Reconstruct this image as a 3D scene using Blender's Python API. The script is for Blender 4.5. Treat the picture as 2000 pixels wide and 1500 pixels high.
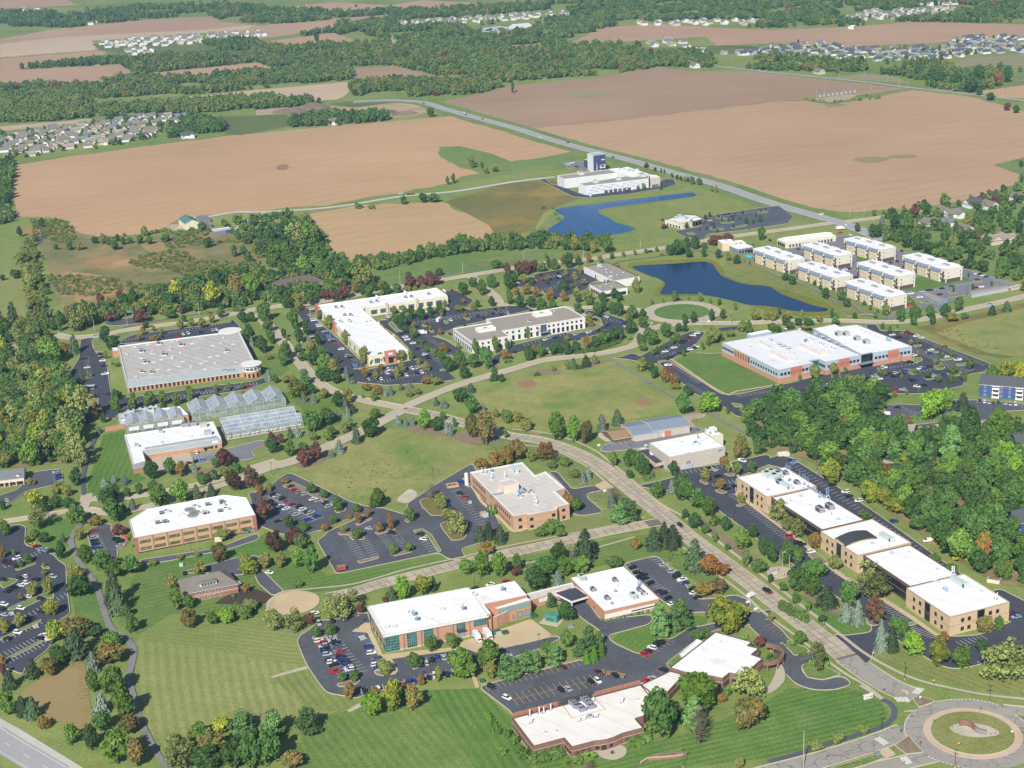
import bpy,bmesh,math,random,mathutils
import numpy as np
from mathutils import Vector,Matrix
from math import sin,cos,pi,radians
for o in list(bpy.data.objects):bpy.data.objects.remove(o)
sc=bpy.context.scene
# ------------------------------------------------------------ camera
HC,FP,YH,ROLL=360.0,3120.0,-314.0,-0.0495 # height (m), focal length (photo px), horizon row, roll
PIT=math.atan((750-YH)/FP)
_R,_F,_U=np.array([1.,0,0]),np.array([0,cos(PIT),-sin(PIT)]),np.array([0,sin(PIT),cos(PIT)])
_r,_u=cos(ROLL)*_R+sin(ROLL)*_U,-sin(ROLL)*_R+cos(ROLL)*_U
cam=bpy.data.cameras.new('camera');co=bpy.data.objects.new('camera',cam);sc.collection.objects.link(co)
m4=Matrix.Identity(4)
for i in range(3):m4[i][0],m4[i][1],m4[i][2],m4[i][3]=_r[i],_u[i],-_F[i],(0,0,HC)[i]
co.matrix_world=m4
cam.sensor_width=36;cam.lens=36*FP/2000;cam.clip_start=5;cam.clip_end=30000
sc.camera=co
HAZE=8.5e-5
LABELS=[]
# ------------------------------------------------------------ daylight
SUN_EL,SUN_AZ=38.0,17.5 # shadows run away from the camera, 17.5 deg to the right
w=bpy.data.worlds.new('World');sc.world=w;w.use_nodes=True
nt=w.node_tree;sky=nt.nodes.new('ShaderNodeTexSky');sky.sky_type='NISHITA';sky.sun_disc=False
sky.sun_elevation=radians(SUN_EL);sky.sun_rotation=radians(180+SUN_AZ);sky.altitude=200
bg=nt.nodes['Background'];nt.links.new(sky.outputs[0],bg.inputs[0]);bg.inputs[1].default_value=0.06
sl=bpy.data.lights.new('sun','SUN');sl.energy=4.6;sl.angle=radians(0.5);sl.color=(1,.955,.88)
so=bpy.data.objects.new('sun',sl);sc.collection.objects.link(so)
_sd=Vector((sin(radians(SUN_AZ))*cos(radians(SUN_EL)),cos(radians(SUN_AZ))*cos(radians(SUN_EL)),-sin(radians(SUN_EL))))
so.rotation_euler=_sd.to_track_quat('-Z','Y').to_euler();so.location=(-200,-300,330)
vs=sc.view_settings;vs.view_transform='Standard';vs.look='None';vs.exposure=0.53;vs.gamma=1;vs.use_curve_mapping=False
sc.render.engine='CYCLES'
# ------------------------------------------------------------ helpers: photo pixel <-> place
def G(x,y,z=0.0):
    u=(x-1000)/FP;v=-(y-750)/FP
    d=_r*u+_u*v+_F
    return np.array([0,0,HC])+(z-HC)/d[2]*d
def proj(P):
    d=np.array(P,float)-[0,0,HC];z=d@_F
    return 1000+FP*(d@_r)/z,750-FP*(d@_u)/z
def pxm(x,y): # photo pixels per metre on the ground there
    return FP/((G(x,y)-[0,0,HC])@_F)
ZC={'b':(1380,420,3.846),'c':(700,1110,5.5556),'d':(240,955,7.143),'e':(1160,790,7.407),'g':(980,1320,6.25),'h':(200,740,4.762),'i':(880,860,7.5),'j':(1060,290,7.692),'k':(1500,480,6.667)}
def P(s): # 'cr x,y x,y ...': tile col/row at 4x, or 'f' full pixels
    a=s.split();k=a[0];out=[]
    for q in a[1:]:
        x,y=map(float,q.split(','))
        if k=='f':out.append((x,y))
        elif k=='a':out.append((1420+x/3.448,880+y/3.448))
        elif k in ZC:o=ZC[k];out.append((o[0]+x/o[2],o[1]+y/o[2]))
        else:out.append((int(k[0])*500+x/4,int(k[1])*375+y/4))
    return out
def W(s,z=0.0):
    return[G(x,y,z)for x,y in(P(s)if isinstance(s,str)else s)]
rnd=random.Random(7)
def link(o):
    sc.collection.objects.link(o);return o
def thing(name,label,cat,loc=(0,0,0),rz=0.0,group=None):
    o=bpy.data.objects.new(name,None);link(o);o.location=loc;o.rotation_euler=(0,0,rz)
    o.empty_display_size=.5
    tag(o,label,cat,group);return o
def tag(o,label=None,cat=None,group=None,kind=None):
    if label:o['label']=label
    if cat:o['category']=cat
    if group:o['group']=group
    if kind:o['kind']=kind
    return o
class MB:
    def __init__(s):s.v=[];s.f=[];s.m=[]
    def poly(s,pts,m=0):
        n=len(s.v);s.v+=[tuple(map(float,p))for p in pts];s.f.append(tuple(range(n,n+len(pts))));s.m.append(m)
    def box(s,c,d,rz=0.0,m=0,top=None,taper=1.0):
        cx,cy,cz=c;a,b,h=d[0]/2,d[1]/2,d[2]/2;ca,sa=cos(rz),sin(rz);n=len(s.v)
        for dz,k in((-h,1),(h,taper)):
            for x,y in((-a,-b),(a,-b),(a,b),(-a,b)):
                x*=k;y*=k
                s.v.append((cx+x*ca-y*sa,cy+x*sa+y*ca,cz+dz))
        for q,mm in(((3,2,1,0),m),((4,5,6,7),m if top is None else top),((0,1,5,4),m),((1,2,6,5),m),((2,3,7,6),m),((3,0,4,7),m)):
            s.f.append(tuple(n+i for i in q));s.m.append(mm)
    def cyl(s,c,r,z0,z1,n=10,m=0,r2=None,top=None):
        r2=r if r2 is None else r2;k=len(s.v)
        for z,rr in((z0,r),(z1,r2)):
            for i in range(n):
                t=2*pi*i/n;s.v.append((c[0]+rr*cos(t),c[1]+rr*sin(t),z))
        for i in range(n):
            j=(i+1)%n;s.f.append((k+i,k+j,k+n+j,k+n+i));s.m.append(m)
        s.f.append(tuple(k+n+i for i in range(n)));s.m.append(m if top is None else top)
    def tube(s,a,b,r,r2=None,n=5,m=0):
        a=Vector(a);b=Vector(b);d=(b-a)
        if d.length<1e-6:return
        d.normalize();x=d.orthogonal().normalized();y=d.cross(x);r2=r if r2 is None else r2;k=len(s.v)
        for p,rr in((a,r),(b,r2)):
            for i in range(n):
                t=2*pi*i/n;s.v.append(tuple(p+x*(rr*cos(t))+y*(rr*sin(t))))
        for i in range(n):
            j=(i+1)%n;s.f.append((k+i,k+j,k+n+j,k+n+i));s.m.append(m)
        s.f.append(tuple(k+n+i for i in range(n)));s.m.append(m)
    def prism(s,pts,z0,z1,m=0,top=None):
        if area2(pts)<0:pts=pts[::-1]
        n=len(pts)
        s.poly([(p[0],p[1],z1)for p in pts],m if top is None else top)
        for i in range(n):
            a,b=pts[i],pts[(i+1)%n]
            s.poly([(a[0],a[1],z0),(b[0],b[1],z0),(b[0],b[1],z1),(a[0],a[1],z1)],m)
    def mesh(s,name,mats,off=None):
        me=bpy.data.meshes.new(name)
        v=s.v if off is None else[(a-off[0],b-off[1],c-off[2])for a,b,c in s.v]
        me.from_pydata(v,[],s.f)
        for m in(mats if isinstance(mats,(list,tuple))else[mats]):me.materials.append(m)
        if any(s.m):me.polygons.foreach_set('material_index',s.m)
        me.update();return me
    def build(s,name,mats,parent=None,smooth=False):
        off=parent.location if parent is not None else None
        me=s.mesh(name,mats,off)
        if smooth:me.polygons.foreach_set('use_smooth',[True]*len(me.polygons))
        o=link(bpy.data.objects.new(name,me))
        if parent is not None:o.parent=parent
        return o
def area2(p):return sum(p[i][0]*p[(i+1)%len(p)][1]-p[(i+1)%len(p)][0]*p[i][1]for i in range(len(p)))
def inset(pts,d): # offset a polygon inwards by d (negative: outwards)
    sg=1 if area2(pts)>0 else-1;n=len(pts);L=[]
    for i in range(n):
        a=np.array(pts[i][:2],float);b=np.array(pts[(i+1)%n][:2],float);t=(b-a)/(np.linalg.norm(b-a)+1e-9)
        L.append((a+sg*d*np.array([-t[1],t[0]]),t))
    out=[]
    for i in range(n):
        (a,t),(b,q)=L[i-1],L[i];den=t[0]*q[1]-t[1]*q[0]
        if abs(den)<.05:out.append(tuple(b))
        else:
            k=((b[0]-a[0])*q[1]-(b[1]-a[1])*q[0])/den;out.append(tuple(a+k*t))
    return out
def inside(x,y,poly):
    r=False;n=len(poly);j=n-1
    for i in range(n):
        xi,yi=poly[i][0],poly[i][1];xj,yj=poly[j][0],poly[j][1]
        if(yi>y)!=(yj>y)and x<(xj-xi)*(y-yi)/(yj-yi)+xi:r=not r
        j=i
    return r
def smooth_line(pts,step=3.0,closed=False):
    p=[np.array(q[:2],float)for q in pts];n=len(p);out=[]
    for i in range(n if closed else n-1):
        if closed:a,b,c,d=p[i-1],p[i],p[(i+1)%n],p[(i+2)%n]
        else:
            b,c=p[i],p[i+1];a=p[i-1]if i else 2*b-c;d=p[i+2]if i+2<n else 2*c-b
        k=max(1,int(np.linalg.norm(c-b)/step))
        for j in range(k):
            t=j/k
            out.append(.5*((2*b)+(c-a)*t+(2*a-5*b+4*c-d)*t*t+(3*b-a-3*c+d)*t**3))
    if not closed:out.append(p[-1])
    return out
def round_poly(pts,r): # cut the corners of a polygon with small arcs
    n=len(pts);out=[]
    for i in range(n):
        a,b,c=(np.array(pts[(i+k)%n][:2],float)for k in(-1,0,1))
        la,lc=np.linalg.norm(a-b),np.linalg.norm(c-b)
        if la<.01 or lc<.01:continue
        q=min(r,la*.45,lc*.45);s,e=b+(a-b)/la*q,b+(c-b)/lc*q
        for t in(0,.25,.5,.75,1):out.append((1-t)**2*s+2*t*(1-t)*b+t*t*e)
    return out
def offset_line(L,d):
    out=[]
    for i in range(len(L)):
        a=L[max(0,i-1)];b=L[min(len(L)-1,i+1)];t=(b-a)/(np.linalg.norm(b-a)+1e-9)
        out.append(L[i]+d*np.array([t[1],-t[0]])) # positive d: to the right
    return out
# ------------------------------------------------------------ materials
M={}
class NT:
    def __init__(s,name):
        s.m=bpy.data.materials.new(name);s.m.use_nodes=True;s.t=s.m.node_tree;s.b=s.t.nodes['Principled BSDF']
        s.b.inputs['Roughness'].default_value=.85;s.b.inputs['Specular IOR Level'].default_value=.25
        M[name]=s.m;s._p=None
    def n(s,t,**k):
        o=s.t.nodes.new(t)
        for a,b in k.items():
            if a.startswith('i_'):o.inputs[a[2:].replace('_',' ')].default_value=b
            else:setattr(o,a,b)
        return o
    def l(s,a,b):s.t.links.new(a,b)
    def pos(s):
        if s._p is None:s._p=s.n('ShaderNodeNewGeometry').outputs['Position']
        return s._p
    def noise(s,scale,detail=3,rough=.55,vec=None,stretch=None):
        o=s.n('ShaderNodeTexNoise');o.inputs['Scale'].default_value=scale;o.inputs['Detail'].default_value=detail;o.inputs['Roughness'].default_value=rough
        v=vec or s.pos()
        if stretch:
            mp=s.n('ShaderNodeMapping');mp.inputs['Rotation'].default_value=(0,0,stretch[0]);mp.inputs['Scale'].default_value=(stretch[1],stretch[2],1);s.l(v,mp.inputs[0]);v=mp.outputs[0]
        s.l(v,o.inputs['Vector']);return o.outputs[0]
    def ramp(s,f,stops,interp='LINEAR'):
        o=s.n('ShaderNodeValToRGB');o.color_ramp.interpolation=interp;e=o.color_ramp.elements
        while len(e)<len(stops):e.new(.5)
        for q,(p,c)in zip(e,stops):q.position=p;q.color=(c[0],c[1],c[2],1)if not isinstance(c,(int,float))else(c,c,c,1)
        s.l(f,o.inputs[0]);return o.outputs[0]
    def math(s,op,a,b=None,clamp=False):
        o=s.n('ShaderNodeMath',operation=op,use_clamp=clamp)
        for i,v in enumerate((a,b)):
            if v is None:continue
            if isinstance(v,(int,float)):o.inputs[i].default_value=v
            else:s.l(v,o.inputs[i])
        return o.outputs[0]
    def mix(s,f,a,b,mode='MIX'):
        o=s.n('ShaderNodeMix',data_type='RGBA',blend_type=mode)
        for i,v in((0,f),(6,a),(7,b)):
            if isinstance(v,(int,float)):o.inputs[i].default_value=v
            elif isinstance(v,tuple):o.inputs[i].default_value=(*v[:3],1)
            else:s.l(v,o.inputs[i])
        return o.outputs[2]
    def col(s,c):
        if isinstance(c,tuple):s.b.inputs['Base Color'].default_value=(*c[:3],1)
        else:s.l(c,s.b.inputs['Base Color'])
        return s
    def bump(s,h,strength=.4,dist=.1):
        o=s.n('ShaderNodeBump');o.inputs['Strength'].default_value=strength;o.inputs['Distance'].default_value=dist
        s.l(h,o.inputs['Height']);s.l(o.outputs[0],s.b.inputs['Normal'])
def mul(c,k):return tuple(x*k for x in c)
def plain(name,c,rough=.7,var=.12,scale=.6,metal=0,spec=.3,emit=None):
    t=NT(name);f=t.noise(scale,4,.6)
    t.col(t.ramp(f,[(.3,mul(c,1-var)),(.7,mul(c,1+var))]))
    t.b.inputs['Roughness'].default_value=rough;t.b.inputs['Metallic'].default_value=metal;t.b.inputs['Specular IOR Level'].default_value=spec
    return t.m
def hexc(h): # photo colour -> linear, divided by the light on level ground there
    r=[int(h[i:i+2],16)/255 for i in(0,2,4)]
    return tuple((x/12.92 if x<=.04045 else((x+.055)/1.055)**2.4)/1.22 for x in r)
def grass(name,c1,c2,stripe=None,c3=None,c3t=(.58,.7),sc3=.012,big=.006):
    t=NT(name)
    a=t.noise(big,4,.6);b=t.noise(.09,5,.7);c=t.noise(1.1,3,.7)
    f=t.math('ADD',t.math('MULTIPLY',a,.55),t.math('MULTIPLY',b,.45))
    col=t.ramp(f,[(.36,c1),(.62,c2)])
    if c3 is not None:
        k=t.noise(sc3,5,.62);col=t.mix(t.ramp(k,[(c3t[0],0),(c3t[1],1)]),col,c3)
    if stripe:
        (p,q,per,st)=stripe;A,B=G(*p),G(*q);d=(B-A)[:2];d/=np.linalg.norm(d);nx,ny=-d[1],d[0]
        dv=t.n('ShaderNodeVectorMath',operation='DOT_PRODUCT');t.l(t.pos(),dv.inputs[0]);dv.inputs[1].default_value=(nx,ny,0)
        wob=t.math('MULTIPLY',t.noise(.006,2),per*2.0)
        s_=t.math('SINE',t.math('MULTIPLY',t.math('ADD',dv.outputs['Value'],wob),2*pi/per))
        s_=t.math('ADD',t.math('MULTIPLY',s_,1.3),.5,True)
        mod=t.noise(.03,3);k=t.math('MULTIPLY',s_,t.ramp(mod,[(.3,st*.45),(.6,st)]))
        col=t.mix(k,col,mul(c1,.58))
    sp=t.ramp(c,[(.25,.62),(.75,1.3)]);col=t.mix(1.0,col,sp,'MULTIPLY')
    t.col(col);t.b.inputs['Roughness'].default_value=.95;t.b.inputs['Specular IOR Level'].default_value=.08
    t.bump(t.noise(.8,4,.7),.5,.25)
    return t.m
def field(name,c1,c2,rows=None,damp=(.62,.8)):
    t=NT(name)
    ang=0
    if rows:A,B=G(*rows[0]),G(*rows[1]);ang=math.atan2(*(B-A)[:2][::-1])
    a=t.noise(.0035,5,.6);st=t.noise(.025,5,.7,stretch=(-ang,.1,1.8));fine=t.noise(.35,3,.7,stretch=(-ang,.15,1.0))
    f=t.math('ADD',t.math('MULTIPLY',a,.55),t.math('ADD',t.math('MULTIPLY',st,.3),t.math('MULTIPLY',fine,.15)))
    col=t.ramp(f,[(.36,c1),(.64,c2)])
    k=t.noise(.0022,4,.6);col=t.mix(t.ramp(k,[(damp[0],0),(damp[1],.55)]),col,mul(c1,.62))
    if rows:
        dv=t.n('ShaderNodeVectorMath',operation='DOT_PRODUCT');t.l(t.pos(),dv.inputs[0]);dv.inputs[1].default_value=(-sin(ang),cos(ang),0)
        s_=t.math('SINE',t.math('MULTIPLY',t.math('ADD',dv.outputs['Value'],t.math('MULTIPLY',t.noise(.004,2),14)),2*pi/24))
        tr=t.math('MULTIPLY',t.ramp(s_,[(.0,0),(.93,0),(.99,1)]),t.ramp(t.noise(.008,3),[(.4,0),(.62,.45)]))
        col=t.mix(tr,col,mul(c1,.6))
    t.col(col);t.b.inputs['Roughness'].default_value=1;t.b.inputs['Specular IOR Level'].default_value=.02
    t.bump(fine,.6,.2)
    return t.m
def paving(name,c,var=.25,crack=0,seam=(.03,.03,.03),streak=None):
    t=NT(name);a=t.noise(.05,5,.65);b=t.noise(.9,4,.7)
    f=t.math('ADD',t.math('MULTIPLY',a,.6),t.math('MULTIPLY',b,.4))
    col=t.ramp(f,[(.34,mul(c,1-var)),(.66,mul(c,1+var))])
    if crack:
        wv=t.n('ShaderNodeTexVoronoi',feature='DISTANCE_TO_EDGE');wv.inputs['Scale'].default_value=.16
        pv=t.n('ShaderNodeVectorMath',operation='ADD');nz=t.n('ShaderNodeTexNoise');nz.inputs['Scale'].default_value=.35;nz.inputs['Detail'].default_value=3;t.l(t.pos(),nz.inputs[0])
        sc_=t.n('ShaderNodeVectorMath',operation='SCALE');sc_.inputs['Scale'].default_value=4;t.l(nz.outputs['Color'],sc_.inputs[0]);t.l(t.pos(),pv.inputs[0]);t.l(sc_.outputs[0],pv.inputs[1]);t.l(pv.outputs[0],wv.inputs['Vector'])
        k=t.ramp(wv.outputs['Distance'],[(.012,1),(.03,0)]);k=t.math('MULTIPLY',k,t.ramp(t.noise(.08,2),[(.42,0),(.5,crack)]))
        col=t.mix(k,col,seam)
    t.col(col);t.b.inputs['Roughness'].default_value=.9;t.b.inputs['Specular IOR Level'].default_value=.15
    return t.m
# ------------------------------------------------------------ ground materials
grass('rough_grass',hexc('6c8842'),hexc('989f60'),None,hexc('a0966a'),(.6,.76))
grass('far_grass',hexc('5d7040'),hexc('77834f'))
grass('verge_grass',hexc('648444'),hexc('8c9860'),None,hexc('96905f'),(.55,.72),.03)
grass('meadow_grass',hexc('7c8c4a'),hexc('a8a268'),None,hexc('6c8e3e'),(.54,.7),.02,.012)
grass('meadow_brown',hexc('6c6f42'),hexc('8d8250'),None,hexc('9d8a4e'),(.52,.62),.012)
grass('wet_reed',hexc('6e7346'),hexc('9a9068'),None,hexc('ad8c62'),(.52,.62),.012,.02)
grass('reed_tan',hexc('a88a5e'),hexc('bd9c72'),None,hexc('96905c'),(.5,.66),.03);grass('pond_margin',hexc('6f7c33'),hexc('8d8a3c'),None,hexc('9a6f3c'),(.6,.68),.03)
grass('bare_verge',hexc('93906a'),hexc('b0a07c'),None,hexc('84904f'),(.5,.62),.03)
field('field_tan',hexc('b99776'),hexc('caa884'),((60,430),(700,300)))
field('field_pink',hexc('b4967a'),hexc('c6a687'),((1200,330),(1900,215)))
field('field_dark',hexc('a2876f'),hexc('b1967e'),((1010,240),(1500,190)))
field('field_far',hexc('b0907a'),hexc('c2a285'))
field('field_pale',hexc('c0a88e'),hexc('cfb99f'))
field('field_small',hexc('b99b76'),hexc('cbab84'),((700,480),(900,440)))
field('field_green',hexc('8f8a6c'),hexc('a09a78'))
field('field_mown',hexc('93865c'),hexc('a8926c'),((60,1340),(130,1330)))
paving('concrete',hexc('beb39f'),.12);paving('concrete_tan',hexc('c9b592'),.12);paving('concrete_slab',hexc('b8ad98'),.12)
paving('joint',hexc('7d7568'),.1);paving('kerb',hexc('cdc1a6'),.1)
paving('asphalt',hexc('5a5d65'),.26,.5,hexc('70747e'));paving('asphalt_dark',hexc('4b4e59'),.22,.4,hexc('5c606b'));paving('asphalt_grey',hexc('82828a'),.14)
paving('asphalt_mid',hexc('5e626c'),.18,.5,hexc('3a3d48'));paving('road_asphalt',hexc('a39e96'),.12,.6,hexc('4a4a4c'))
paving('highway',hexc('a9a9aa'),.1);paving('shoulder',hexc('c5c2bb'),.1);paving('path_asphalt',hexc('8a8986'),.15,.6,hexc('6a6a68'))
paving('path_dark',hexc('5b616c'),.15);paving('brick_pave',hexc('cdb69f'),.14);paving('gravel',hexc('b5a48c'),.3);paving('stone_bed',hexc('c0b7a4'),.3)
plain('mark_white',(.72,.72,.70),.8,.1);plain('mark_yellow',hexc('c9a35a'),.8,.1);plain('mark_blue',hexc('5f8fc4'),.8)
plain('mulch',hexc('8d7b68'),1,.25);plain('mulch_dark',hexc('4d4038'),1,.2);plain('dirt',hexc('b59f7f'),1,.3,.03);grass('litter',hexc('8a7a58'),hexc('a8946c'),None,hexc('78804e'),(.5,.65),.05);plain('dirt_dark',hexc('857564'),1,.3,.03)
t=NT('water');t.col((.003,.032,.10));t.b.inputs['Roughness'].default_value=.12;t.b.inputs['IOR'].default_value=1.25;t.b.inputs['Specular IOR Level'].default_value=.4
t.bump(t.noise(.9,4,.65,stretch=(.4,1,2.2)),.22,.3)
t=NT('water_far');t.col((.01,.07,.21));t.b.inputs['Roughness'].default_value=.15;t.b.inputs['IOR'].default_value=1.25;t.b.inputs['Specular IOR Level'].default_value=.4;t.bump(t.noise(.9,4,.65,stretch=(.4,1,2.2)),.3,.3)
t=NT('pool_water');t.col((.06,.55,.7));t.b.inputs['Roughness'].default_value=.08
_lawns={}
def lawn(key,p,q,per,st=.9,c1='64853f',c2='86965a',c3=None):
    if key not in _lawns:
        _lawns[key]=grass('lawn_%d'%len(_lawns),tuple(a*b for a,b in zip(hexc(c1),(1.2,1.06,1.1))),tuple(a*b for a,b in zip(hexc(c2),(1.12,1.04,1.05))),(p,q,per*.62,st*.4),hexc(c3)if c3 else None,(.56,.7),.02)
    return _lawns[key]
def structure(o,label=None):
    o['kind']='structure'
    if label:o['label']=label
    return o
PAVED=[] # (bbox, polygon) of everything hard: kerbs stop where two of them meet
def ribbon0(L,wd,z,b):
    l,r=offset_line(L,-wd/2),offset_line(L,wd/2)
    for i in range(len(L)-1):b.poly([(*l[i],z),(*l[i+1],z),(*r[i+1],z),(*r[i],z)][::-1])
SK=[0,0,0,0]
def sheet(name,pts,m,z,sm=0,label=None):
    z0_=z
    if z<.1:SK[0]+=1;z=.02+(.004*SK[0]if SK[0]<30 else .12+.0012*(SK[0]-30))
    pts=[(p[0],p[1])for p in pts]
    if sm:pts=[tuple(q)for q in smooth_line(pts,sm,True)]
    if area2(pts)<0:pts=pts[::-1]
    b=MB();b.poly([(x,y,z)for x,y in pts]);return structure(b.build(name,M[m]if isinstance(m,str)else m),label)
# the land: one sheet out past the horizon of the picture
b=MB();n_=24
xs=[-7000+14000*i/n_ for i in range(n_+1)];ys=[-1500+12500*i/n_ for i in range(n_+1)]
for i in range(n_):
    for j in range(n_):b.poly([(xs[i],ys[j],0),(xs[i+1],ys[j],0),(xs[i+1],ys[j+1],0),(xs[i],ys[j+1],0)])
structure(b.build('ground',M['rough_grass']),'level grassy land that everything stands on')
# ------------------------------------------------------------ fields
FIELDS=[]
def ragged(p):
    o=[]
    for i in range(len(p)):
        a,b=p[i][:2],p[(i+1)%len(p)][:2];k=max(1,int(np.linalg.norm(b-a)/14))
        o+=[a+(b-a)*j/k+np.array([rnd.uniform(-2.5,2.5),rnd.uniform(-4,4)])for j in range(k)]
    return o
for m,lab,s in[
 ('field_tan','tan harvested field left of the diagonal road','20,362 32,322 65,316 250,290 450,265 640,248 880,227 985,258 1120,296 1045,310 985,317 960,300 900,288 860,287 856,298 875,318 940,340 920,350 860,362 640,400 520,410 420,418 345,430 320,445 275,457 230,462 185,465 145,450 135,432 90,424 32,424'),
 ('field_dark','greyish brown harvested field beyond the diagonal road','865,199 1000,168 1180,150 1290,130 1340,138 1470,140 1620,157 1772,172 1672,187 1590,193 1500,200 1420,210 1240,232 1040,251 950,224'),
 ('field_pink','broad pinkish tan harvested field right of the diagonal road','1040,251 1240,232 1420,210 1500,200 1572,196 1625,205 1780,176 1900,190 2010,222 2010,310 1945,322 1995,340 1985,360 1950,372 1900,390 1830,402 1650,414 1560,402 1400,347 1300,320 1200,297'),
 ('field_small','small tan field in the middle with a tree row along its near side','600,418 700,401 860,394 900,412 958,440 967,456 950,466 870,475 800,498 720,508 680,508 648,490 640,460 620,440'),
 ('field_far',None,'0,138 235,126 265,148 160,167 0,166'),('field_far',None,'0,115 210,98 200,112 120,124 0,140'),
 ('field_far',None,'0,76 100,58 270,40 415,32 430,42 500,50 690,36 660,50 640,56 540,72 480,78 400,62 180,78 190,98 0,113'),
 ('field_pale',None,'0,86 120,72 400,58 500,48 480,58 180,80 185,98 0,111'),
 ('field_far',None,'290,143 500,123 545,135 420,145 310,152'),('field_dark',None,'684,134 770,130 860,150 870,158 830,157 690,152'),
 ('field_pale',None,'330,192 500,176 685,160 683,180 660,194 560,200 510,188'),('field_pale',None,'0,247 178,232 182,238 0,256'),
 ('field_far',None,'1100,92 1160,62 1180,54 1270,46 1420,55 1560,62 1500,85 1400,90 1380,72 1200,82 1150,92'),
 ('field_far',None,'1480,60 1660,52 1780,43 2010,48 2010,75 1900,80 1750,87 1640,93 1560,88 1480,80 1440,66'),
 ('field_green',None,'1840,127 1900,114 2010,104 2010,132 1900,132'),('field_small',None,'1908,178 2010,164 2010,192 1950,190'),
 ('field_green',None,'1622,152 1690,143 1750,150 1782,164 1720,160'),('field_far',None,'0,0 130,0 152,10 20,17 0,20'),
 ('field_far',None,'560,14 650,4 760,10 830,0 970,8 900,12 700,22 580,20'),('field_far',None,'500,84 650,64 695,80 640,88 560,95'),
 ('field_far',None,'975,92 1060,84 1060,96 1000,100'),('field_far',None,'640,36 760,30 765,40 660,44')]:
    w_=W('f '+s);FIELDS.append(P('f '+s))
    w_=ragged(w_);sheet('farm_field',w_,m,.03,0,lab or 'far harvested field between the woods')
GREEN=[
 ('far_grass','f 420,228 560,224 570,246 470,264 440,262 430,240'),('far_grass','f 640,203 700,196 770,196 762,204 690,209'),
 ('dirt','f 500,215 600,205 700,210 770,200 830,205 840,220 740,236 640,228 560,222 500,225'),
 ('verge_grass','f 856,287 900,286 960,300 1000,316 1045,310 1120,298 1130,305 1100,330 960,345 870,362 900,345 940,338 875,316'),
 ('verge_grass','f 1800,172 1900,155 2010,138 2010,165 1915,178 1880,182'),('far_grass','f 1270,96 1420,88 1500,92 1560,95 1450,104 1350,108'),
 ('far_grass','f 180,86 260,82 430,84 410,100 260,106 200,100'),('verge_grass','f 1940,322 2010,305 2010,340 1990,340'),
 ('verge_grass','f 1945,378 2010,352 2010,500 1980,540 1930,560 1850,520 1700,450 1760,410 1850,398'),
 ('meadow_brown','f 870,394 990,358 1080,352 1140,385 1070,410 1060,450 970,462 955,440'),
 ('wet_reed','f 30,440 150,455 240,470 420,455 520,450 560,470 500,520 400,560 250,580 120,600 100,560 90,500'),
 ('verge_grass','f 730,522 960,490 1130,486 1180,492 1000,520 860,545 720,548'),('rough_grass','f 1040,470 1240,452 1320,440 1330,470 1180,495'),
 ('meadow_brown','f 1790,640 2010,590 2010,690 1960,700 1900,690'),
]
for m,s in GREEN:sheet('grass_area',W(s),m,.04)
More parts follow.
